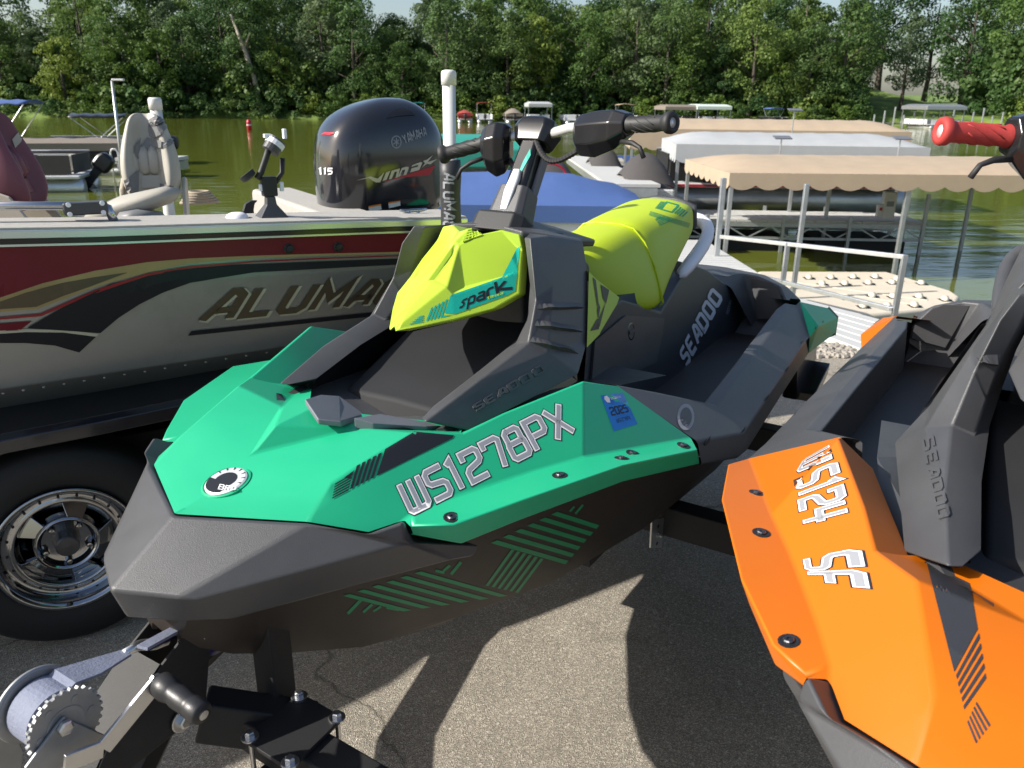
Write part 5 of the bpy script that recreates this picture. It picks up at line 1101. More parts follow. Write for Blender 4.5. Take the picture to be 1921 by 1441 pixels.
# ================================================================== double trailer carrying the two watercraft
tr_ = empty('jet_ski_trailer', green_ski.location.copy(), green_ski.rotation_euler.z); tag(tr_, 'black powder-coated double jet ski trailer with zinc winch and strap', 'trailer')
bpy.context.view_layer.update()
_ti = tr_.matrix_world.inverted()
def TZ(u, v, z): return _ti @ onz(u, v, z)
def TT(u, v, t): q = Q(u, v, t); return L(q)
zi = zz(2.744, 0, 1000)
def Z1(x, y): return (x / 2.744, y / 2.744 + 1000)
# layout in the trailer frame: x aft of the nose, y to starboard (-t)
M_tr = M_trailer
ZB = .30
# main crossbeams
for S, z in ((1.55, .40), (2.35, .40)):
    MB().beam((S, .75, z), (S, -2.05, z), .075, .10).build('cross_beam', M_tr, tr_, bevel=.006)
# side frame beams bending in to the tongue
for y in (.52, -1.80):
    MB().tube([(2.9, y, .34), (1.2, y, .34), (.75, y, .34), (.35, y - .10 * (1 if y > 0 else -1), .34), (.0, y - .34 * (1 if y > 0 else -1), .34), (-.35, y - .75 * (1 if y > 0 else -1), .34)], .045, 8).build('frame_rail', M_tr, tr_)
for y in (.22, -.22, -1.07, -1.51):
    MB().beam((1.15, y, .43), (2.7, y, .43), .07, .05).build('bunk_board', mat('bunk_carpet', (.05, .05, .052), .95, var=.2), tr_)
# perforated bunk bracket
c = L(Q(1233, 1000, .30)); 
bq = [Q(1224, 975, .33), Q(1247, 972, .33), Q(1242, 1027, .33), Q(1221, 1028, .33)]
MB().prism([L(p) for p in bq], (.0, .006, 0)).build('bunk_bracket', M_alu, tr_, bevel=.001)
for f in (.25, .55, .85):
    p = lerp(lerp(bq[0], bq[1], .5), lerp(bq[3], bq[2], .5), f); MB().lathe(L(p), (0, -1, 0), [(-.001, .006), (.0012, .006), (.0013, .003)], 10).build('bracket_hole', M_blackprint, tr_)
p = lerp(lerp(bq[0], bq[1], .5), lerp(bq[3], bq[2], .5), .55); MB().lathe(L(p), (0, -1, 0), [(0, .009), (.006, .009), (.007, .005), (.014, .005)], 6).build('bracket_bolt', M_steel, tr_)
# ---- winch stand under the nose: two tapered side plates, sloping face, bow roller
def W(x, y, t): u, v = Z1(x, y); return Q(u, v, t)
tn, tf = .045, -.045
near = [W(1090, 470, tn), W(1085, 560, tn), W(1060, 870, tn), W(840, 1000, tn), W(640, 1210, tn), W(560, 1330, tn), W(640, 1000, tn), W(985, 470, tn)]
near = [W(1092, 460, tn), W(1062, 866, tn), W(930, 1010, tn), W(620, 1260, tn), W(430, 1390, tn), W(550, 1120, tn), W(830, 690, tn), W(1000, 470, tn)]
for sg in (1, -1):
    MB().prism([L((p.x, sg * p.y, p.z)) for p in near], L((0, -.006 * sg, 0))).build('winch_post_plate', M_tr, tr_, bevel=.0015)
# sloping top face between the plates
fa, fb, fc = near[6], near[5], near[4]
mbp = MB(); mbp.add([L((p.x, s * .042, p.z + .004)) for p in (near[6], near[5], near[4]) for s in (1, -1)] + [L((p.x + .01, s * .042, p.z - .03)) for p in (near[6], near[5], near[4]) for s in (1, -1)], [(0, 1, 3, 2), (2, 3, 5, 4), (6, 7, 9, 8), (8, 9, 11, 10), (0, 1, 7, 6), (4, 5, 11, 10)])
mbp.build('winch_post_face', M_tr, tr_)
rc = lerp(W(1050, 495, 0), W(1050, 495, 0), 0); rc = Vector((rc.x, 0, rc.z))
M_roller = mat('blue_roller', (.012, .012, .10), .35, var=.1)
MB().lathe(L((rc.x, .04, rc.z)), L((0, -1, 0)), [(0, .020), (.004, .034), (.02, .036), (.04, .030), (.06, .036), (.076, .034), (.08, .020)], 24).build('bow_roller', M_roller, tr_, smooth=True)
def bolt(p, ax, r=.012, washer=True, name='bolt'):
    mb = MB()
    if washer: MB().lathe(p, ax, [(0, r * 1.75), (.0025, r * 1.75), (.003, r * 1.6)], 20).build('washer', M_steel, tr_)
    mb.lathe(Vector(p) + Vector(ax).normalized() * .003, ax, [(0, r), (.008, r), (.0095, r * .75)], 6); mb.build(name, M_steel, tr_)
bolt(L(W(1050, 497, tn + .004)), L((0, 1, 0)), .013, False)
bolt(L(W(938, 962, tn + .004)), L((0, 1, 0)), .012)
# vertical post behind and the low crossbar with clamp plates
pa = W(1405, 505, .03); zlo = .33
post_c = Q(513, 1240, .08)
MB().prism([L((post_c.x + a, .08 + b_, .80)) for a, b_ in ((-.025, -.025), (.025, -.025), (.025, .025), (-.025, .025))], (0, 0, -.42)).build('stand_post', M_tr, tr_, bevel=.004)
# lower arm from the winch post to the clamp block
a0, a1 = W(1040, 930, .02), W(1610, 1010, .16)
MB().beam(L(a0), L(a1), .055, .085).build('stand_arm', M_tr, tr_, bevel=.005)
pl = [W(1560, 835, .14), W(1755, 940, .20), W(1480, 1190, .24), W(1265, 1065, .17)]
cen = sum(pl, Vector()) / 4; zt = cen.z
plz = []
for x, y in ((1545, 820), (1770, 945), (1490, 1215), (1250, 1060)):
    u, v = Z1(x, y); w_ = onz(u, v, zt); plz.append(_ti @ w_)
MB().prism(plz, (0, 0, -.008)).build('clamp_plate', M_tr, tr_, bevel=.0015)
MB().prism([p + Vector((0, 0, -.085)) for p in plz], (0, 0, -.008)).build('clamp_plate', M_tr, tr_, bevel=.0015)
pc = sum(plz, Vector()) / 4
for p in plz:
    q = p.lerp(pc, .14); bolt(q, (0, 0, 1), .0085, name='clamp_bolt'); MB().cyl(q + Vector((0, 0, -.12)), q, .0045, 10).build('u_bolt', M_steel, tr_)
# tongue beam that the clamp grips, running forward-right out of the picture
d1 = (plz[1] - plz[0]).normalized(); d2 = (plz[2] - plz[1]).normalized()
MB().beam(pc + Vector((0, 0, -.045)) - d1 * .12, pc + Vector((0, 0, -.045)) + (plz[1] + plz[2] - plz[0] - plz[3]).normalized() * .55, .07, .07).build('tongue_beam', M_tr, tr_, bevel=.006)
# ---- winch
wn = bpy.data.objects.new('winch', None); COL.objects.link(wn); wn.parent = tr_
gx = lambda x, y, t: L(W(x, y, t))
gc = gx(330, 980, .085)            # gear centre
M_zinc = mat('zinc_plate', (.33, .34, .35), .55, metal=.8, var=.15, vscale=25)
axn = L((0, 1, 0))
R_g = (gx(330, 800, .085) - gc).length
mb = MB(); n = 30; poly = []
up_ = Vector((0, 0, 1)); fx = Vector((1, 0, 0))
for i in range(n):
    a = 2 * pi * i / n
    for da, rr in ((-.055, .93), (-.03, 1.0), (.03, 1.0), (.055, .93)): poly.append(gc + (fx * cos(a + da) + up_ * sin(a + da)) * R_g * rr)
mb.prism(poly, axn * .006); mb.build('winch_gear', M_zinc, wn)
MB().lathe(gc + axn * .006, axn, [(0, R_g * .52), (.001, R_g * .52), (.0012, R_g * .48), (.0008, R_g * .40)], 32).build('gear_rim', M_zinc, wn)
for i in range(6):
    a = i * pi / 3; MB().lathe(gc + axn * .006 + (fx * cos(a) + up_ * sin(a)) * R_g * .68, axn, [(0, .006), (.001, .006), (.0012, .003)], 10).build('gear_rivet', M_zinc, wn)
MB().lathe(gc - axn * .07, axn, [(0, R_g * .97), (.003, R_g * .97), (.004, R_g * .6), (.066, R_g * .6)], 40).build('winch_drum', M_zinc, wn, smooth=False)
M_strap = mat('grey_blue_webbing', (.17, .19, .26), .75, var=.15, vscale=60, bump=.5, bscale=250)
MB().lathe(gc - axn * .062, axn, [(0, R_g * .62), (.001, R_g * .84), (.05, R_g * .84), (.052, R_g * .62)], 40).build('strap_roll', M_strap, wn)
MB().lathe(gc - axn * .072, axn, [(-.002, R_g * .95), (.0, R_g * 1.06), (.004, R_g * 1.04), (.004, R_g * .9)], 40).build('drum_flange', M_zinc, wn, smooth=True)
# near cheek plate and its pivot bolt
ck = [gx(300, 985, .098), gx(335, 945, .098), gx(365, 965, .098), gx(540, 1040, .098), gx(440, 1160, .098), gx(300, 1215, .098), gx(130, 1215, .098)]
MB().prism(ck, axn * -.005).build('winch_cheek', M_zinc, wn, bevel=.0015)
bolt_p = gx(332, 998, .100); MB().lathe(bolt_p, axn, [(0, .011), (.006, .011), (.0075, .008), (.0078, .004)], 6).build('pivot_bolt', M_steel, wn)
fk = [gx(-60, 1050, -.01), gx(60, 1010, -.01), gx(120, 1120, -.01), gx(110, 1260, -.01), gx(-60, 1300, -.01)]
MB().prism(fk, axn * -.005).build('winch_cheek', M_zinc, wn, bevel=.0015)
# strap going up to the bow hook
sp0, sp1, sp2 = Vector(gx(335, 735, .05)), Vector(gx(470, 690, .045)), Vector(gx(655, 610, .03))
sw = .050
mb = MB(); mb.add([p + axn * s * w_ for p, w_ in ((sp0 + Vector((-.03, 0, -.012)), .026), (sp0, .026), (sp1, .024), (sp2, .010)) for s in (1, -1)] + [p + axn * s * w_ - Vector((0, 0, .004)) for p, w_ in ((sp0 + Vector((-.03, 0, -.012)), .026), (sp0, .026), (sp1, .024), (sp2, .010)) for s in (1, -1)], [(0, 1, 3, 2), (2, 3, 5, 4), (4, 5, 7, 6), (8, 10, 11, 9), (10, 12, 13, 11), (12, 14, 15, 13), (0, 2, 10, 8), (2, 4, 12, 10), (4, 6, 14, 12), (1, 9, 11, 3), (3, 11, 13, 5), (5, 13, 15, 7), (0, 8, 9, 1), (6, 7, 15, 14)]); mb.build('winch_strap', M_strap, wn)
hk0, hk1 = Vector(gx(640, 618, .03)), Vector(gx(905, 540, .0))
mb = MB(); mb.tube([hk0, hk0.lerp(hk1, .3) + Vector((0, 0, .006)), hk0.lerp(hk1, .55), hk0.lerp(hk1, .8)], [.006, .009, .010, .008], 8); mb.build('snap_hook', M_steel, wn, smooth=True)
mb = MB(); mb.beam(hk0.lerp(hk1, .35), hk1 + Vector((.02, 0, .01)), .024, .006); mb.build('safety_strap', mat('navy_webbing', (.02, .02, .05), .7, bump=.4, bscale=200), wn)
mb = MB(); mb.beam(hk0.lerp(hk1, .2) + Vector((0, -.02, .012)), hk1 + Vector((.01, -.02, .03)), .02, .005); mb.build('safety_strap', M_strap, wn)
# crank: flat bar and grip
b0, b1, b2 = Vector(gx(330, 1190, .125)), Vector(gx(530, 1110, .13)), Vector(gx(812, 765, .14))
mb = MB(); mb.beam(b0, b1, .006, .026); mb.beam(b1 - (b1 - b0).normalized() * .0, b2, .006, .026); mb.build('crank_arm', M_steel, wn, bevel=.001)
g0, g1 = Vector(gx(845, 790, .15)), Vector(gx(1045, 935, .235))
dg = (g1 - g0).normalized(); lg = (g1 - g0).length
MB().lathe(g0 - dg * .012, dg, [(0, .014), (.004, .0185), (.02, .0195), (.03, .017), (.034, .0155), (lg * .5, .0175), (lg * .78, .0165), (lg * .82, .0155), (lg * .86, .017), (lg + .008, .017), (lg + .012, .0145), (lg + .0122, .004)], 24).build('crank_grip', mat('black_grip', (.020, .020, .021), .42, bump=.1, bscale=500), wn, smooth=True)
MB().lathe(g1 + dg * .0005, dg, [(0, .0075), (.002, .0075), (.0022, .0025)], 14).build('grip_rivet', M_steel, wn)
MB().lathe(b2 - axn * .008, axn, [(0, .010), (.005, .010), (.006, .006)], 6).build('grip_nut', M_steel, wn)
# ================================================================== marina: lifts with canopies, docks, moored boats
M_tan = mat('tan_canvas', (.39, .305, .215), .85, var=.07, vscale=3, bump=.25, bscale=25, dirt=.3, dirtcol=(.28, .22, .155))
M_greycan = mat('grey_canvas', (.36, .375, .385), .85, var=.06, vscale=3, bump=.25, bscale=25, dirt=.25, dirtcol=(.27, .28, .28))
M_galv = mat('galvanised_steel', (.46, .48, .49), .42, metal=.75, var=.15, vscale=10)
M_wdock = mat('white_dock_board', (.50, .50, .48), .6, var=.06, vscale=8, dirt=.3, dirtcol=(.42, .40, .36))
M_bluecan = mat('blue_canvas', (.055, .11, .29), .75, var=.08, vscale=3, bump=.2, bscale=25)
M_tarp = mat('charcoal_tarp', (.055, .050, .048), .8, var=.15, vscale=4)
M_bwhite = mat('white_panel', (.66, .67, .68), .35, var=.04)
M_pont = mat('pontoon_aluminium', (.55, .56, .57), .38, metal=.8, var=.1)
M_bred = mat('boat_red', (.42, .012, .03), .35)
M_bblack = mat('boat_black', (.015, .015, .017), .3)
M_float = mat('beige_float_plastic', (.60, .54, .43), .6, var=.06, vscale=5, dirt=.35, dirtcol=(.40, .36, .28))
M_teal2 = mat('teal_canvas', (.02, .25, .20), .7)
M_redcan = mat('red_canvas', (.32, .045, .04), .8)
M_dark = mat('dark_shadow_plastic', (.012, .012, .013), .6)
def canopy(label, p0, d, length, width, zb, zt, zr, m, posts, group, hip=.75, wz=None):
    """boat-lift canopy: p0 near-left lower corner, d unit direction along its length"""
    d = Vector((d[0], d[1], 0)).normalized(); e = Vector((-d.y, d.x, 0)); root = empty('boat_lift_canopy', (p0[0], p0[1], WZ), math.atan2(d.y, d.x))
    tag(root, label, 'boat canopy', group); W_ = width; Ln = length; H = lambda z: z - WZ
    n = max(8, int(Ln / .42)); m_ = 8; per = []
    def edge(z, ins): # closed perimeter loop points (x,y,z)
        pts = []
        for i in range(n): pts.append((ins + (Ln - 2 * ins) * i / n, ins * .5, z, i))
        for i in range(m_): pts.append((Ln - ins, ins * .5 + (W_ - ins) * i / m_, z, i))
        for i in range(n): pts.append((Ln - ins - (Ln - 2 * ins) * i / n, W_ - ins * .5, z, i))
        for i in range(m_): pts.append((ins, W_ - ins * .5 - (W_ - ins) * i / m_, z, i))
        return pts
    # scalloped skirt
    up, lo, mid = edge(H(zt), 0), [], edge(H(zb) + .09, .0)
    K = len(up); vs = [Vector(p[:3]) for p in up] + [Vector(p[:3]) for p in mid]; fs = []
    for i in range(K): fs.append((i, (i + 1) % K, K + (i + 1) % K, K + i))
    for i in range(K):
        a, b_ = Vector(mid[i][:3]), Vector(mid[(i + 1) % K][:3])
        k0 = len(vs); S_ = 6
        for s in range(S_ + 1): vs.append(a.lerp(b_, s / S_) + Vector((0, 0, -.02 - .075 * sin(pi * s / S_) ** .8)))
        for s in range(S_ + 1): vs.append(a.lerp(b_, s / S_))
        for s in range(S_): fs.append((k0 + s, k0 + s + 1, k0 + S_ + 2 + s, k0 + S_ + 1 + s))
    mesh_obj('valance', vs, fs, m, root, solid=.004)
    # top with sagging seams between the hoops
    seg = max(6, int(Ln / .62)); prof = [(0, 0), (.04, .30), (.14, .62), (.30, .88), (.5, 1.0), (.70, .88), (.86, .62), (.96, .30), (1, 0)]
    xs = [0]; hs = [0.0]
    for i in range(seg * 4 + 1):
        x = hip * .35 + (Ln - hip * .7) * i / (seg * 4); endf = min(1, (x + .05) / hip, (Ln - x + .05) / hip); xs.append(x); hs.append(max(.0, sin(endf * pi / 2)) * (1 - .05 * (0 if i % 4 == 0 else 1)))
    xs.append(Ln); hs.append(0.0)
    vs = []; fs = []
    for x, h in zip(xs, hs):
        for py, ph in prof: vs.append((x, py * W_, H(zt) + .002 + (zr - zt) * ph * h + (.012 * h if ph > 0 else 0)))
    P_ = len(prof)
    for i in range(len(xs) - 1):
        for j in range(P_ - 1): fs.append((i * P_ + j, (i + 1) * P_ + j, (i + 1) * P_ + j + 1, i * P_ + j + 1))
    mesh_obj('canopy_top', vs, fs, m, root, smooth=True)
    for x in [Ln * i / (posts - 1) * .94 + Ln * .0 + .06 for i in range(posts)]:
        for y in (.06, W_ - .06): MB().beam((x, y, -.9), (x, y, H(zt) - .02), .065, .065, up=(0, 1, 0)).build('lift_post', M_galv, root, bevel=.005)
    for y in (.06, W_ - .06): MB().beam((.05, y, H(zt) - .04), (Ln - .05, y, H(zt) - .04), .05, .05).build('lift_rail', M_galv, root)
    MB().beam((.4, .06, .15), (.4, W_ - .06, .15), .1, .12).build('lift_cradle', M_galv, root); MB().beam((Ln - .6, .06, .15), (Ln - .6, W_ - .06, .15), .1, .12).build('lift_cradle', M_galv, root)
    return root
GRP = 'boat lifts with canvas canopies'
pL, pR = atdepth(1368, 338, 13.2), atdepth(1921, 350, 13.3); dT = Vector((1, .015, 0))
canopy('tan scalloped canopy beside the beige roller float', pL, dT, 9.2, 3.3, .31, .57, .74, M_tan, 4, GRP)
pL2, pR2 = atdepth(1268, 288, 17.6), atdepth(1745, 285, 17.2)
canopy('light grey scalloped canopy over the black and red pontoon boat', pL2, pR2 - pL2, (pR2 - pL2).length, 3.2, .42, .80, 1.0, M_greycan, 3, GRP)
pL3 = atdepth(1182, 268, 22.8)
canopy('tan canopy behind the light grey canopy', pL3, pR2 - pL2, 7.4, 3.2, .40, .95, 1.20, M_tan, 3, GRP)
# small solar panels on stalks
for u, v, Y, lab in ((1468, 258, 16.9, 'small grey solar panel on a stalk before the grey canopy'), (1692, 259, 16.4, 'thin pale solar panel edge-on before the grey canopy'), (1492, 206, 21.5, 'pale solar panel raised above the back tan canopy')):
    p = atdepth(u, v, Y); o = empty('solar_panel', p); tag(o, lab, 'solar panel'); MB().box((0, 0, .0), (.34, .22, .02), Matrix.Rotation(radians(12), 3, 'X')).build('panel', M_grey, o); MB().cyl((0, .05, -1.0), (0, .05, -.01), .015, 8).build('stalk', M_galv, o)
# ---- outboard for moored boats
def small_outboard(parent, loc, rz, s=1.0, tilt=0.0, m=None):
    m = m or M_bblack
    R = Matrix.Rotation(rz, 3, 'Z') @ Matrix.Rotation(tilt, 3, 'Y'); o = Vector(loc)
    def T(x, y, z): return o + R @ Vector((x * s, y * s, z * s))
    MB().loft([[T(x * a, y * b_, z) for x, y in ((-1, -.7), (-.7, -1), (.7, -1), (1, -.6), (1, .6), (.7, 1), (-.7, 1), (-1, .7))] for a, b_, z in ((.20, .15, .0), (.27, .19, .08), (.28, .20, .35), (.22, .17, .52), (.10, .10, .58))]).build('outboard_cowl', m, parent, bevel=.02 * s)
    MB().loft([[T(x * a, y * b_, z) for x, y in ((-1, -1), (1, -1), (1, 1), (-1, 1))] for a, b_, z in ((.14, .10, .02), (.12, .07, -.35), (.16, .035, -.62), (.10, .03, -.85))]).build('outboard_leg', m, parent, bevel=.01)
    MB().box(T(.10, 0, -.50), (.42 * s, .16 * s, .02), R).build('outboard_plate', m, parent)
def pontoon_boat(label, loc, rz, Ln, Wd, fence, trim, top=None, topm=None, outb=True, group='moored pontoon boats', cover=None, toph=1.75, otilt=0.0, deckm=None, furn=True):
    o = empty('pontoon_boat', (loc[0], loc[1], WZ), rz); tag(o, label, 'pontoon boat', group)
    for y in (-Wd * .34, Wd * .34):
        MB().tube([(-Ln / 2, y, .12), (Ln * .36, y, .12), (Ln * .46, y, .2), (Ln * .5, y, .32)], [.29, .29, .2, .05], 14).build('pontoon', M_pont, o, smooth=True)
    MB().box((0, 0, .46), (Ln, Wd, .10)).build('deck', deckm or M_bwhite, o, bevel=.02)
    MB().box((0, 0, .455), (Ln + .03, Wd + .03, .05)).build('deck_trim', trim, o)
    h0, h1 = .55, 1.12
    for y in (-Wd / 2 + .06, Wd / 2 - .06):
        for (x0, x1) in ((-Ln * .46, -Ln * .12), (-Ln * .09, Ln * .20), (Ln * .23, Ln * .46)):
            MB().box(((x0 + x1) / 2, y, (h0 + h1) / 2), (x1 - x0, .04, h1 - h0)).build('fence_panel', fence, o, bevel=.01)
    for x in (-Ln * .46, Ln * .46): MB().box((x, 0, (h0 + h1) / 2), (.04, Wd * .72, h1 - h0)).build('fence_panel', fence, o, bevel=.01)
    for y in (-Wd / 2 + .06, Wd / 2 - .06): MB().tube([(-Ln * .46, y, h1 + .03), (Ln * .46, y, h1 + .03)], .02, 8).build('fence_rail', M_alu, o)
    if furn:
        for x, y in ((-Ln * .30, Wd * .25), (Ln * .30, Wd * .25), (Ln * .30, -Wd * .25), (-Ln * .32, -Wd * .25)): MB().box((x, y, .80), (Ln * .22, Wd * .3, .5)).build('bench_seat', M_vinyl1, o, bevel=.05)
    if top == 'bimini':
        vs = []; fs = []
        for i in range(9):
            for j in range(7):
                x, y = -Ln * .22 + Ln * .44 * i / 8, -Wd * .46 + Wd * .92 * j / 6; vs.append((x, y, toph + .14 * (1 - ((j - 3) / 3) ** 2) + .02 * cos(i * pi)))
        fs = [(i * 7 + j, (i + 1) * 7 + j, (i + 1) * 7 + j + 1, i * 7 + j + 1) for i in range(8) for j in range(6)]
        mesh_obj('bimini_top', vs, fs, topm, o, smooth=True, solid=.03)
        for x in (-Ln * .21, Ln * .21):
            for y in (-Wd * .45, Wd * .45): MB().cyl((0, y, h1), (x, y, toph), .02, 6).build('bimini_pole', M_alu, o)
    if top == 'cover' or cover:
        vs = []; nx, ny = 12, 8
        for i in range(nx + 1):
            for j in range(ny + 1):
                x, y = -Ln * .49 + Ln * .98 * i / nx, -Wd * .5 + Wd * j / ny; e_ = sin(pi * min(1, max(0, j / ny)))
                px_ = abs(i / nx - .5) * 2; z = 1.16 + (toph - 1.16) * (e_ ** .8) * (1 - px_ ** 3 * .75) + .025 * sin(i * 2.3) * e_
                vs.append((x, y, z))
        fs = [(i * (ny + 1) + j, (i + 1) * (ny + 1) + j, (i + 1) * (ny + 1) + j + 1, i * (ny + 1) + j + 1) for i in range(nx) for j in range(ny)]
        mesh_obj('mooring_cover', vs, fs, topm or cover, o, smooth=True)
        sk = MB(); sk.box((0, -Wd * .5, 1.04), (Ln * .98, .03, .28)); sk.build('cover_skirt', topm or cover, o); sk = MB(); sk.box((0, Wd * .5, 1.04), (Ln * .98, .03, .28)); sk.build('cover_skirt', topm or cover, o)
        for x in (-Ln * .49, Ln * .49): MB().box((x, 0, 1.04), (.03, Wd * 1.02, .28)).build('cover_skirt', topm or cover, o)
    if top == 'lift':
        MB().loft([[(x * a, y * b_, z) for x, y in ((-1, -1), (1, -1), (1, 1), (-1, 1))] for a, b_, z in ((Ln * .52, Wd * .6, toph), (Ln * .52, Wd * .6, toph + .45), (Ln * .44, Wd * .42, toph + .7))]).build('canopy', topm, o, bevel=.05)
        for x in (-Ln * .45, Ln * .45):
            for y in (-Wd * .58, Wd * .58): MB().beam((x, y, -.6), (x, y, toph + .1), .08, .08, up=(0, 1, 0)).build('lift_post', M_galv, o)
    if outb: small_outboard(o, (-Ln * .5 - .28, 0, .62), pi, 1.0, otilt)
    return o
# blue-covered pontoon boat behind the handlebars
a, b_ = atdepth(1213, 392, 13.6), atdepth(690, 392, 13.6); cx = (a + b_) / 2
bl = pontoon_boat('white pontoon boat under a bright blue mooring cover', (cx.x, cx.y + 1.15, 0), pi, (a - b_).length, 2.3, M_bwhite, M_rail, cover=M_bluecan, topm=M_bluecan, toph=1.64, outb=False)
bpy.context.view_layer.update()
o_ = [c for c in bl.children if c.name.startswith('cover_skirt')]
bbl = bvh_of([c for c in bl.children if c.name.startswith('fence_panel')])
pix_text('registration', 'WS 2388 HB', [(1152, 405), (1193, 404), (1193, 398), (1152, 399)], .26, bbl, M_blackprint, bl, off=.01); pix_decal('registration_tag', [[(1141, 405), (1147, 405), (1147, 399), (1141, 399)]], bbl, M_greenprint, bl, off=.01)
pix_decal('hull_swoosh', [[(870, 405), (960, 412), (1060, 424), (1060, 416), (960, 405), (880, 400)], [(1075, 415), (1130, 420), (1210, 412), (1210, 407), (1130, 413)]], bbl, mat('blue_swoosh', (.02, .07, .18), .4), bl, off=.008, step=30)
# black and red pontoon boat on the lift
a, b_ = atdepth(1234, 392, 18.6), atdepth(1702, 392, 18.3); cx = (a + b_) / 2
rd = pontoon_boat('black and red pontoon boat lifted under the grey canopy', (cx.x, cx.y + 1.1, 0), pi - .02, (a - b_).length, 2.3, M_bblack, M_bred, outb=True, otilt=.5)
rd.location.z = WZ + .62
bpy.context.view_layer.update(); brd = bvh_of([c for c in rd.children if c.name.startswith('fence_panel')])
pix_decal('red_flash', [[(1245, 365), (1320, 374), (1316, 380), (1246, 372)], [(1324, 368), (1352, 368), (1350, 377), (1320, 376)]], brd, M_bred, rd, off=.01, step=30)
pix_text('registration', 'WS 1888 TZ', [(1298, 367), (1346, 367), (1346, 360), (1298, 360)], .24, brd, mat('red_text', (.45, .06, .07), .5), rd, off=.012)
pix_text('boat_name', 'CREST', [(1473, 360), (1510, 360), (1510, 354), (1473, 354)], .26, brd, M_whiteprint, rd, off=.012)
MB().box((-2.2, 0, 1.05), (.5, 1.6, .35)).build('red_lounge', M_bred, rd, bevel=.06)
# main dock behind the tan canopy
dk = empty('dock', (0, 0, 0)); tag(dk, 'white decked aluminium truss dock in front of the red pontoon boat', 'dock')
a, b_ = atdepth(1120, 412, 16.3), atdepth(1738, 413, 16.0); dd = (b_ - a).normalized(); dn_ = Vector((-dd.y, dd.x, 0)); Ld = (b_ - a).length; zt_ = (a.z + b_.z) / 2; nb = int(Ld / .30)
for i in range(nb):
    p = a + dd * (Ld * (i + .5) / nb); p.z = zt_; MB().box(p + dn_ * .75 - Vector((0, 0, .02)), (Ld / nb - .012, 1.5, .04), Matrix.Rotation(math.atan2(dd.y, dd.x), 3, 'Z')).build('deck_board', M_wdock, dk)
def onl(s, y, z): p = a + dd * s + dn_ * y; p.z = z; return p
for y in (.02, 1.48):
    MB().beam(onl(0, y, zt_ - .09), onl(Ld, y, zt_ - .09), .05, .09).build('truss_chord', M_galv, dk); MB().beam(onl(0, y, zt_ - .36), onl(Ld, y, zt_ - .36), .05, .05).build('truss_chord', M_galv, dk)
    K = int(Ld / .42)
    for i in range(K):
        s0, s1 = Ld * i / K, Ld * (i + 1) / K; z0, z1 = (zt_ - .36, zt_ - .12) if i % 2 else (zt_ - .12, zt_ - .36); MB().beam(onl(s0, y, z0), onl(s1, y, z1), .025, .025).build('truss_web', M_galv, dk)
for s in (.6, 2.2, 3.7, 5.0, Ld - .05):
    for y in (-.03, 1.53): MB().beam(onl(s, y, -2.4), onl(s, y, zt_ + (.55 if s > Ld - .2 else .1)), .06, .06, up=(0, 1, 0)).build('dock_post', M_galv, dk)
for s in (.9, 3.0, 5.3): MB().box(onl(s, .75, WZ + .08), (1.8, 1.3, .34), Matrix.Rotation(math.atan2(dd.y, dd.x), 3, 'Z')).build('dock_float', M_dark, dk, bevel=.03)
pd = atdepth(1662, 412, 16.2); pz = empty('power_pedestal', (pd.x, pd.y, zt_)); tag(pz, 'white power pedestal box standing on the truss dock', 'power pedestal')
MB().box((0, 0, .31), (.25, .16, .52)).build('housing', M_bwhite, pz, bevel=.02); MB().box((-.17, -.02, .2), (.10, .12, .24)).build('outlet_box', M_bwhite, pz, bevel=.02); MB().box((-.17, -.085, .24), (.05, .012, .06)).build('outlet', M_bred, pz); MB().box((0, -.083, .34), (.14, .008, .10)).build('label_plate', M_greyprint, pz)
# gangway from the lot, with its landing plates
gw = empty('gangway', (0, 0, 0)); tag(gw, 'white plank gangway leading from the lot down to the docks', 'gangway')
A, B2, C2, D2 = onz(1500, 612, .03), onz(1648, 668, .03), onz(1680, 606, -.02), onz(1470, 551, -.02)
for i in range(6):
    t0, t1 = i / 6 + .012, (i + 1) / 6 - .012; q = [A.lerp(D2, t0), B2.lerp(C2, t0), B2.lerp(C2, t1), A.lerp(D2, t1)]; MB().prism(q, (0, 0, -.05)).build('landing_plank', M_wdock, gw, bevel=.004)
MB().prism([A + Vector((0, 0, -.055)), B2 + Vector((0, 0, -.055)), C2 + Vector((0, 0, -.055)), D2 + Vector((0, 0, -.055))], (0, 0, -.05)).build('landing_frame', M_galv, gw)
E1, E2 = onz(1500, 560, -.06), onz(1322, 450, -.55); wd = Vector((-1.35, -.1, 0)); n_p = 26
for i in range(n_p):
    p, q = E1.lerp(E2, i / n_p), E1.lerp(E2, (i + .93) / n_p); MB().prism([p, q, q + wd, p + wd], (0, 0, -.04)).build('gangway_plank', M_wdock, gw)
for o2 in (Vector(), wd): MB().beam(E1 + o2 + Vector((0, 0, -.10)), E2 + o2 + Vector((0, 0, -.10)), .06, .14).build('gangway_stringer', M_galv, gw)
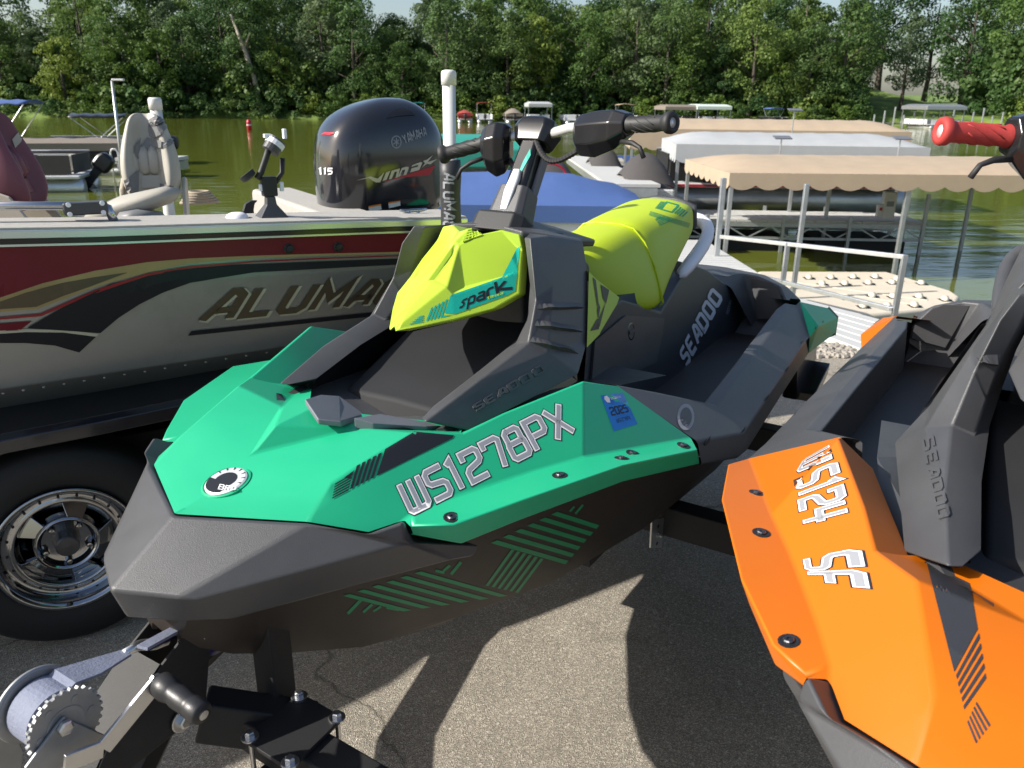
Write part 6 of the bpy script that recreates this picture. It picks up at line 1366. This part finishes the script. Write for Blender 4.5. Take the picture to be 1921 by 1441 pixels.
# railing
rl = empty('railing', (0, 0, 0)); tag(rl, 'galvanised two-rail railing beside the gangway', 'railing')
RT, RLt = atdepth(1697, 482, 8.0), atdepth(1352, 444, 10.2); RB, RLb = atdepth(1672, 580, 8.0), atdepth(1350, 500, 10.2)
MB().beam(RT, RLt, .045, .045).build('top_rail', M_alu, rl, bevel=.004); MB().beam(RB, RLb, .045, .045).build('mid_rail', M_alu, rl, bevel=.004)
for t in (0, .58): 
    p = RT.lerp(RLt, t); q = RB.lerp(RLb, t); MB().beam(Vector((p.x, p.y, q.z - .55)), p + Vector((0, 0, .02)), .05, .05, up=(0, 1, 0)).build('rail_post', M_alu, rl, bevel=.004)
for u, v0, v1, Y in ((1506, 345, 552, 10.6),):
    p, q = atdepth(u + 8, v0, Y), atdepth(u - 12, v1, Y); tag(MB().beam(Vector((p.x, p.y, -2.2)), p, .06, .06, up=(0, 1, 0)).build('dock_pile', M_galv, None, bevel=.008), 'tall galvanised pile rising between railing and roller float', 'pile')
p = atdepth(1358, 334, 10.9); tag(MB().beam(Vector((p.x, p.y, -2.0)), p, .07, .07, up=(0, 1, 0)).build('dock_pile', M_galv, None, bevel=.008), 'galvanised pile at the corner of gangway and railing', 'pile')
# roller float
rf = empty('roller_float', (0, 0, 0)); tag(rf, 'beige drive-on floating dock dotted with small rollers', 'floating dock')
ZR = -.86; outl = [(1420, 508), (1664, 509), (1716, 524), (1787, 545), (1803, 556), (1795, 568), (1740, 580), (1607, 591), (1495, 562), (1420, 540)]
top = [onz(u, v, ZR) for u, v in outl]
MB().prism([p for p in top], (0, 0, -.38)).build('float_body', M_float, rf, bevel=.06, seg=3)
zr = zz(3.842, 1300, 330)
for q in [(835, 738), (995, 738), (1155, 735), (1315, 733), (930, 784), (1095, 782), (1265, 778), (1435, 774), (1645, 778), (1470, 752), (1100, 884), (1290, 868), (1440, 874), (1630, 876), (1815, 894), (1225, 944), (1400, 944), (1595, 938)]:
    u, v = zr(q)[0]; p = onz(u, v, ZR); xd = (top[1] - top[0]).normalized()
    rw = empty('roller', (0, 0, 0)); rw.parent = rf
    MB().lathe(p - xd * .04 + Vector((0, 0, -.006)), xd, [(0, .02), (.010, .062), (.070, .062), (.08, .02)], 16).build('roller_wheel', M_float, rw, smooth=True)
    MB().prism([p + Vector((x, y, .003)) for x, y in ((-.08, -.10), (.07, -.11), (.09, .06), (-.07, .07))], (0, 0, -.002)).build('roller_well', M_dark, rw)
for t in (.35, .68): MB().beam(top[0].lerp(top[9], .1 + t * .8) + Vector((0, 0, -.004)), top[4].lerp(top[6], t) + Vector((-.3, 0, -.004)), .05, .02).build('float_groove', M_float, rf)
# stones at the edge of the lot
rnd = random.Random(5); mb = MB()
for i in range(420):
    p = onz(rnd.uniform(1500, 1620), rnd.uniform(648, 672), 0); p.x += rnd.uniform(-.2, .1); s = rnd.uniform(.008, .032); mb.lathe(p + Vector((0, 0, s * .2)), (rnd.uniform(-.3, .3), rnd.uniform(-.3, .3), 1), [(-s * .5, s * .6), (0, s), (s * .6, s * .5)], 5)
tag(mb.build('gravel', mat('gravel_stone', (.30, .27, .23), .9, var=.4, vscale=30)), 'loose grey gravel stones along the lot edge', 'gravel', kind='stuff')
# dock strip and tarped boats between the blue boat and the canopies
ws = empty('dock', (0, 0, 0)); tag(ws, 'narrow white dock running away behind the blue-covered boat', 'dock')
A, B2 = atdepth(1140, 345, 15.5), atdepth(1060, 292, 30); w_ = Vector((1.0, 0, 0))
for i in range(24):
    p, q = A.lerp(B2, i / 24), A.lerp(B2, (i + .94) / 24); MB().prism([p, p + w_, q + w_, q], (0, 0, -.06)).build('deck_board', M_wdock, ws)
MB().beam(A + Vector((.5, 0, -.16)), B2 + Vector((.5, 0, -.16)), .9, .18).build('dock_frame', M_galv, ws)
def tarp_boat(label, u0, u1, vt, vb, Y, m, hull_m):
    a, b_ = atdepth(u0, vb, Y), atdepth(u1, vb, Y); t = atdepth((u0 + u1) / 2, vt, Y); o = empty('covered_boat', ((a.x + b_.x) / 2, Y + .8, WZ)); tag(o, label, 'boat')
    w = (b_ - a).length; h = t.z - WZ; zb = max(.35, a.z - WZ)
    MB().loft([[(x * w / 2, y, z) for x, y, z in ((-1, -.9, 0.0), (1, -.9, 0.0), (1.0, .9, 0), (-1, .9, 0))], [(x * w / 2, y, zb) for x, y in ((-1.04, -1), (1.04, -1), (1.04, 1), (-1.04, 1))]]).build('hull', hull_m, o, bevel=.05)
    vs = []; 
    for i in range(9):
        for j in range(7):
            f = sin(pi * (.02 + .96 * j / 6)) ** .7 * (sin(pi * (.03 + .94 * i / 8)) ** .55); vs.append(((-1.05 + 2.1 * i / 8) * w / 2, -1.02 + 2.04 * j / 6, zb + .02 + (h - zb) * f))
    mesh_obj('boat_cover', vs, [(i * 7 + j, (i + 1) * 7 + j, (i + 1) * 7 + j + 1, i * 7 + j + 1) for i in range(8) for j in range(6)], m, o, smooth=True)
    return o
tarp_boat('low boat under a dark charcoal tarp by the grey canopy', 1175, 1262, 292, 352, 16.8, M_tarp, M_bwhite)
tarp_boat('boat under a dark tarp beside the narrow white dock', 1110, 1165, 276, 318, 22.5, M_tarp, M_bwhite)
tarp_boat('dark covered boat with a red hoop behind the blue cover', 985, 1075, 300, 345, 15.6, M_tarp, M_bblack)
p = atdepth(1030, 334, 15.2); mb = MB(); mb.tube([p + Vector((.33 * cos(pi * i / 10), 0, .26 * sin(pi * i / 10))) for i in range(11)], .02, 8); tag(mb.build('towing_hoop', M_bred, None, smooth=True), 'red tubular hoop rising over the dark covered boat', 'hoop')
pp = atdepth(900, 292, 21); pontoon_boat('pontoon boat with a teal canopy beyond the outboard motor', (pp.x - .2, pp.y, 0), 0.05, 3.2, 2.2, M_bwhite, M_pont, top='lift', topm=M_teal2, toph=1.30, outb=False)
p = atdepth(1190, 292, 26); pontoon_boat('blue-sided pontoon boat at the end of the narrow dock', (p.x, p.y, 0), 1.5, 5.0, 2.3, M_bluecan, M_pont, outb=False)
# left cluster
p = atdepth(185, 312, 32); pontoon_boat('pontoon boat with black fences and brown cover moored at left', (p.x - 1.2, p.y, 0), .25 + pi, 5.2, 2.3, M_bblack, M_bwhite, cover=mat('brown_canvas', (.20, .17, .14), .85), topm=MATS.get('brown_canvas'), toph=1.35, otilt=.25)
p = atdepth(140, 338, 26); pontoon_boat('grey-decked pontoon boat with tilted dark outboard moored at left', (p.x - 2.4, p.y, 0), .2 + pi, 5.4, 2.3, M_tarp, M_pont, outb=True, otilt=.75)
p = atdepth(215, 308, 36); pontoon_boat('dark pontoon boat with folded black bimini moored at left', (p.x - .8, p.y + 1, 0), .3 + pi, 5.0, 2.2, M_bblack, M_bwhite, top='bimini', topm=M_bblack, toph=2.0, otilt=.1)
p = atdepth(40, 322, 30); pontoon_boat('pontoon boat with blue bimini top moored at left', (p.x - 1.6, p.y + 2.2, 0), .2 + pi, 5.4, 2.3, M_tarp, M_pont, top='bimini', topm=M_bluecan, toph=2.55, outb=False)
# lamp post on the left dock
lb, lt_ = atdepth(226, 300, 30), atdepth(210, 152, 30); o = empty('dock_lamp', (lb.x, lb.y, WZ)); tag(o, 'slender grey dock lamp post with a flat lamp head', 'lamp post')
t_ = lt_ - Vector((lb.x, lb.y, WZ)); MB().tube([(0, 0, -.5), t_], [.06, .045], 10).build('pole', M_galv, o, smooth=True); MB().box(t_ + Vector((.22, 0, .04)), (.42, .16, .07)).build('lamp_head', M_bwhite, o, bevel=.02)
lad = empty('dock_ladder', atdepth(228, 300, 29)); tag(lad, 'white tubular dock ladder loops by the lamp post', 'ladder')
for dx in (-.22, .22): MB().tube([(dx - .13, 0, -.8), (dx - .13, 0, .25), (dx - .06, 0, .36), (dx + .06, 0, .36), (dx + .13, 0, .25), (dx + .13, 0, -.6)], .03, 8).build('ladder_loop', M_bwhite, lad, smooth=True)
fd = empty('dock', (0, 0, 0)); tag(fd, 'low white dock beside the boats moored at left', 'dock'); p, q = atdepth(215, 296, 30.5), atdepth(330, 296, 30.5)
for i in range(14): MB().prism([p.lerp(q, i / 14), p.lerp(q, (i + .94) / 14), p.lerp(q, (i + .94) / 14) + Vector((0, 1.2, 0)), p.lerp(q, i / 14) + Vector((0, 1.2, 0))], (0, 0, -.12)).build('deck_board', M_wdock, fd)
MB().beam(p + Vector((0, .6, -.3)), q + Vector((0, .6, -.3)), 1.0, .3).build('dock_frame', M_galv, fd)
# buoy
bp_ = atdepth(467, 232, 78); o = empty('channel_buoy', (bp_.x, bp_.y, WZ)); tag(o, 'small red channel marker buoy on the open water', 'buoy')
MB().lathe((0, 0, -.3), (0, 0, 1), [(0, .22), (1.0, .22), (1.25, .16), (1.3, .02)], 16).build('buoy_body', M_bred, o, smooth=True); MB().lathe((0, 0, .45), (0, 0, 1), [(0, .223), (.1, .223)], 16).build('buoy_band', M_whiteprint, o)
# ---- boats along the far bank, bow-on
def far_boat(u, w_px, label, fence, top, topm, toph, h=None, Y=None):
    Y = Y or 116.0; c = atdepth(u, 222, Y); w = w_px / FPX * Y
    pontoon_boat(label, (c.x, Y, 0), pi / 2 + .08, 6.0, w * .92, fence, M_pont, top=top, topm=topm, toph=toph, group='boats moored along the far bank', furn=False)
far_boat(786, 26, 'far pontoon boat with a teal bimini top', M_bwhite, 'bimini', mat('bright_teal_canvas', (.03, .40, .42), .7), 2.4)
far_boat(872, 28, 'far low boat with a dark red cover', M_redcan, 'cover', M_redcan, 1.6)
far_boat(908, 30, 'far pontoon boat with a red bimini top', M_bwhite, 'bimini', M_redcan, 2.5)
far_boat(962, 32, 'far pontoon boat under a grey-brown peaked cover', M_tarp, 'cover', mat('brown_canvas', (.20, .17, .14), .85), 1.9)
far_boat(1009, 38, 'far boat lift with tall white canopy', M_bwhite, 'lift', M_greycan, 2.1)
far_boat(1076, 48, 'far white pontoon boat without a top', M_bwhite, None, None, 2.4)
far_boat(1172, 36, 'far pontoon boat with a tan bimini frame', M_bwhite, 'bimini', M_tan, 2.5)
far_boat(1268, 56, 'far boat lift with a grey-brown canopy', M_tarp, 'lift', mat('brown_canvas', (.20, .17, .14), .85), 1.9)
far_boat(1326, 56, 'far boat lift with a pale green-white canopy', M_bwhite, 'lift', mat('pale_green_canvas', (.50, .58, .54), .8), 2.0)
far_boat(1450, 30, 'far boat with a small blue bimini top', M_bblack, 'bimini', M_bluecan, 2.2)
far_boat(1748, 66, 'far white boat on an open grey lift frame', M_bwhite, 'lift', M_galv, 2.3, Y=112)
o = empty('dock', (0, 0, 0)); tag(o, 'long low wooden dock along the far lawn shore', 'dock'); p, q = atdepth(1640, 222, 115), atdepth(1880, 224, 115); M_wood = mat('weathered_wood', (.16, .14, .12), .9)
for i in range(30): MB().prism([Vector((p.x + (q.x - p.x) * i / 30, p.y, WZ + .55)), Vector((p.x + (q.x - p.x) * (i + .95) / 30, p.y, WZ + .55)), Vector((p.x + (q.x - p.x) * (i + .95) / 30, p.y + 1.5, WZ + .55)), Vector((p.x + (q.x - p.x) * i / 30, p.y + 1.5, WZ + .55))], (0, 0, -.2)).build('deck_board', M_wood, o)
for i in range(14): x = p.x + (q.x - p.x) * i / 13; MB().cyl((x, p.y, -2.5), (x, p.y, WZ + 1.6 + .5 * ((i * 7) % 3)), .11, 8).build('dock_pile', M_galv, o)
# far house above the lawn
xx = px2x(1628, 150); hy = bank_y(xx) + 44; hz = hill_z(xx, hy) - 1.2; o = empty('house', (xx, hy, hz)); tag(o, 'pale two-storey house glimpsed among trees above the far lawn', 'house')
MB().box((0, 0, 2.6), (11, 8, 5.2)).build('wall', mat('pale_siding', (.42, .41, .38), .8), o); MB().prism([(-6, -4.6, 5.2), (-6, 4.6, 5.2), (-6, 0, 8)], (12, 0, 0)).build('roof', mat('grey_shingle', (.12, .12, .125), .9), o)
for x in (-3.6, -1.2, 1.4, 3.8):
    for z in (1.6, 4.0): f = MB().box((x, -4.02, z), (1.2, .06, 1.3)).build('window', M_bwhite, o); MB().box((x, -4.06, z), (1.0, .04, 1.1)).build('pane', mat('dark_pane', (.03, .035, .04), .1), o)
# ================================================================== trees on the far bank
def leaf_mat(name, c1, c2):
    m, n, l, b = node_mat(name); tc = n.new('ShaderNodeTexCoord'); oi = n.new('ShaderNodeObjectInfo')
    a = n.new('ShaderNodeTexNoise'); a.inputs['Scale'].default_value = .8; a.inputs['Detail'].default_value = 4; l.new(tc.outputs['Object'], a.inputs['Vector'])
    mr = n.new('ShaderNodeMapRange'); mr.inputs[1].default_value = .3; mr.inputs[2].default_value = .7; l.new(a.outputs['Fac'], mr.inputs[0])
    mx = n.new('ShaderNodeMix'); mx.data_type = 'RGBA'; mx.inputs[6].default_value = (*c1, 1); mx.inputs[7].default_value = (*c2, 1); l.new(mr.outputs[0], mx.inputs[0])
    hs = n.new('ShaderNodeHueSaturation'); mh = n.new('ShaderNodeMapRange'); mh.inputs[3].default_value = .49; mh.inputs[4].default_value = .53; l.new(oi.outputs['Random'], mh.inputs[0]); l.new(mh.outputs[0], hs.inputs['Hue'])
    mv = n.new('ShaderNodeMapRange'); mv.inputs[3].default_value = 1.25; mv.inputs[4].default_value = .7; l.new(oi.outputs['Random'], mv.inputs[0]); l.new(mv.outputs[0], hs.inputs['Value'])
    l.new(mx.outputs[2], hs.inputs['Color']); l.new(hs.outputs[0], b.inputs['Base Color']); b.inputs['Roughness'].default_value = .55; b.inputs['Specular IOR Level'].default_value = .3
    tr = n.new('ShaderNodeBsdfTranslucent'); l.new(hs.outputs[0], tr.inputs[0]); ms = n.new('ShaderNodeMixShader'); ms.inputs[0].default_value = .42
    o = n['Material Output']; l.new(b.outputs[0], ms.inputs[1]); l.new(tr.outputs[0], ms.inputs[2]); l.new(ms.outputs[0], o.inputs[0])
    return m
LEAF = [leaf_mat('leaf_mid', (.066, .118, .027), (.165, .245, .056)), leaf_mat('leaf_dark', (.050, .096, .027), (.115, .188, .052)), leaf_mat('leaf_yellow', (.085, .140, .024), (.205, .270, .046)), leaf_mat('leaf_silver', (.072, .115, .048), (.16, .215, .10))]
M_bark = mat('bark', (.075, .062, .05), .9, var=.3, vscale=8, bump=.5, bscale=30)
def crown_mesh(name, seed, h, r, base, m, lobes=34, per=190, leaf=.34, round_=1.0):
    """leaf cards spread over many lobes; h total height, r half spread, base height of the lowest foliage"""
    rnd = random.Random(seed); vs = []; fs = []
    for k in range(lobes):
        t = (k + rnd.random()) / lobes; z = base + (h - base) * t
        env = r * (sin(pi * min(.97, .18 + .78 * t ** .85)) ** .6) * round_
        a = rnd.random() * 2 * pi; d = env * (.35 + .6 * sqrt(rnd.random())); lr = r * (.24 + .20 * rnd.random()) * (1.0 if t < .8 else .75)
        c = Vector((cos(a) * d, sin(a) * d, z)); sq = .62 + .2 * rnd.random()
        for q in range(per):
            u = rnd.uniform(-1, 1); th = rnd.random() * 2 * pi; s = sqrt(1 - u * u); nrm = Vector((s * cos(th), s * sin(th), u))
            if nrm.z < -.3 and rnd.random() < .6: continue
            rad = lr * (.62 + .48 * rnd.random() ** .6)
            p = c + Vector((nrm.x * rad, nrm.y * rad, nrm.z * rad * sq))
            nn = (nrm + Vector((rnd.uniform(-1, 1), rnd.uniform(-1, 1), rnd.uniform(-.4, 1.0))) * .75).normalized()
            x = nn.orthogonal().normalized(); x.rotate(__import__('mathutils').Quaternion(nn, rnd.random() * 6.28)); y = nn.cross(x)
            w = leaf * rnd.uniform(.6, 1.35); hgt = w * rnd.uniform(.55, 1.0); i = len(vs)
            vs += [p - x * w * .5, p + y * hgt * .45 + nn * w * .12, p + x * w * .5, p - y * hgt * .45 - nn * w * .08]
            fs.append((i, i + 1, i + 2, i + 3))
    me = bpy.data.meshes.new(name); me.from_pydata([tuple(v) for v in vs], [], fs); me.materials.append(m); me.update()
    return me
def trunk_mesh(name, seed, h, r, lean=0.0, bare=.3):
    rnd = random.Random(seed); mb = MB(); pts = []; N = 8
    for i in range(N):
        t = i / (N - 1); pts.append(Vector((lean * t * h + rnd.uniform(-.12, .12) * (i > 0), rnd.uniform(-.12, .12) * (i > 0), t * h * .82 - .3)))
    mb.tube(pts, [r * (1.25 if i == 0 else 1) * (1 - .82 * i / (N - 1)) for i in range(N)], 8)
    for k in range(7):
        t = bare + (.85 - bare) * k / 7; i = t * (N - 1); p = pts[int(i)].lerp(pts[min(N - 1, int(i) + 1)], i - int(i)); a = rnd.random() * 6.28; ln = h * (.14 + .12 * rnd.random())
        q = p + Vector((cos(a) * ln, sin(a) * ln, ln * .7)); mb.tube([p, p.lerp(q, .5) + Vector((0, 0, ln * .1)), q], [r * .38 * (1 - t * .6), r * .25 * (1 - t * .6), r * .08], 5)
    me = bpy.data.meshes.new(name); me.from_pydata([tuple(v) for v in mb.v], [], mb.f); me.materials.append(M_bark); me.update()
    for p in me.polygons: p.use_smooth = True
    return me
TREES = []   # (kind label, crown mesh, trunk mesh, height)
spec = [('tall broad leafy tree on the far bank', 1, 19, 5.2, 3.0, 0, 44, 1.0), ('dark dense tree on the far bank', 2, 17, 4.6, 1.5, 1, 44, 1.05), ('yellowish green tree on the far bank', 3, 15, 4.0, 2.5, 2, 36, .95), ('silvery leafy tree on the far bank', 4, 18, 4.4, 4.5, 3, 36, .9),
        ('slim tall tree on the far bank', 5, 22, 3.8, 4.0, 0, 40, .85), ('wide dark tree on the far bank', 6, 20, 6.2, 3.5, 1, 52, 1.0), ('light green rounded tree on the far bank', 7, 13, 4.2, 1.6, 2, 36, 1.05)]
for nm, sd_, h, r, b_, mi, lo, rd in spec: TREES.append((nm, crown_mesh('crown', sd_, h, r, b_, LEAF[mi], lo, 170, .40, rd), trunk_mesh('trunk', sd_ + 50, h, .30 + .01 * h, bare=.25), h))
BUSH = [crown_mesh('foliage', 20 + i, 3.4, 2.3, .15, LEAF[(0, 1, 2)[i]], 16, 120, .30, 1.1) for i in range(3)]
def plant_tree(k, x, y, s, rz, label=None, lean=(0, 0)):
    nm, cm, tm, h = TREES[k]; o = empty('tree', (x, y, hill_z(x, y) - .1), rz); o.scale = (s, s, s * random.uniform(.92, 1.1))
    o.rotation_euler = (lean[0], lean[1], rz); tag(o, label or nm, 'tree', 'trees on the far bank: ' + nm.split(' on ')[0])
    for n2, me in (('trunk', tm), ('crown', cm)):
        c = bpy.data.objects.new(n2, me); COL.objects.link(c); c.parent = o
    return o
random.seed(11)
def in_clearing(x): return 52 < x < 74
row = 0
for (d0, step, jit, sc0, ks) in ((5, 4.6, 1.6, .82, (0, 1, 2, 3, 5, 6, 1)), (13, 5.0, 2.2, .98, (0, 1, 5, 4, 3, 0)), (24, 6.0, 3.0, 1.02, (0, 5, 1, 4, 5)), (42, 7.5, 4.0, 1.0, (0, 5, 1, 4))):
    x = -112.0 - row; i = 0
    while x < 116:
        xx = x + random.uniform(-jit, jit); d = d0 + random.uniform(-2, 2.5); k = ks[random.randrange(len(ks))]; s = sc0 * random.uniform(.80, 1.14)
        yy = FB + d0; gap = abs(xx - px2x(755, yy)) < 4.2 or abs(xx - px2x(40, yy)) < 5 or (abs(xx - px2x(1605, yy)) < 1.5 and row > 2)
        if gap: s *= (.78, .66, .58, .5)[row]
        if not (in_clearing(xx) and row < 3): plant_tree(k, xx, bank_y(xx) + d, s, random.random() * 6.28)
        x += step; i += 1
    row += 1
for (u, d, k, s, lab) in ((1612, 13, 0, .80, 'broad shade tree with thick trunk standing on the far lawn'), (1640, 15, 3, .72, 'thin trunk tree standing on the far lawn'), (1705, 11, 3, .70, 'airy light tree on the right edge of the far lawn'), (1185, 4, 3, .98, 'tall pale-trunked cottonwood at the water edge'), (1000, 5, 2, .92, 'yellow-green willow-like tree above the moored pontoon boats')):
    xx = px2x(u, 130); plant_tree(k, xx, bank_y(xx) + d, s, random.random() * 6.28, lab)
# leaning pale trunk among the dark trees
xx = px2x(498, 128); lt = MB(); lt.tube([(xx, bank_y(xx) + 2, -1.2), (xx - .9, bank_y(xx) + 2.2, 4.5), (xx - 2.2, bank_y(xx) + 2.4, 9), (xx - 3.6, bank_y(xx) + 2.6, 13)], [.42, .36, .30, .14], 8)
lt.tube([(xx - 2.0, bank_y(xx) + 2.4, 8.4), (xx - .6, bank_y(xx) + 2.6, 11.5)], [.18, .07], 6)
tag(lt.build('dead_tree', mat('pale_bark', (.30, .27, .22), .9, var=.25, vscale=2), smooth=True), 'bare pale leaning tree trunk at the far water edge', 'tree trunk')
for x in range(-110, 114, 4):
    for d_, s_ in ((7, 1.7), (11, 2.2), (19, 2.6)):
        xx = x + random.uniform(-2, 2)
        if in_clearing(xx): continue
        o = bpy.data.objects.new('thicket_shrub', BUSH[(0, 1, 1)[random.randrange(3)]]); COL.objects.link(o); y = bank_y(xx) + d_ + random.uniform(-2, 2); o.location = (xx, y, hill_z(xx, y) - .4); s = s_ * random.uniform(.75, 1.2); o.scale = (s, s, s * 1.15); o.rotation_euler = (0, 0, random.random() * 6)
        tag(o, 'dark leafy shrub of the thicket between the far tree trunks', 'shrub', 'thicket between the far trees')
for x in range(-108, 112, 3):
    xx = x + random.uniform(-1, 1)
    if in_clearing(xx): continue
    o = bpy.data.objects.new('bush', BUSH[random.randrange(3)]); COL.objects.link(o); y = bank_y(xx) + random.uniform(.6, 2.6); o.location = (xx, y, hill_z(xx, y) - .25); s = random.uniform(.55, 1.15); o.scale = (s * 1.2, s, s); o.rotation_euler = (0, 0, random.random() * 6)
    tag(o, 'leafy green bush overhanging the far water edge', 'bush', 'bushes along the far water edge')
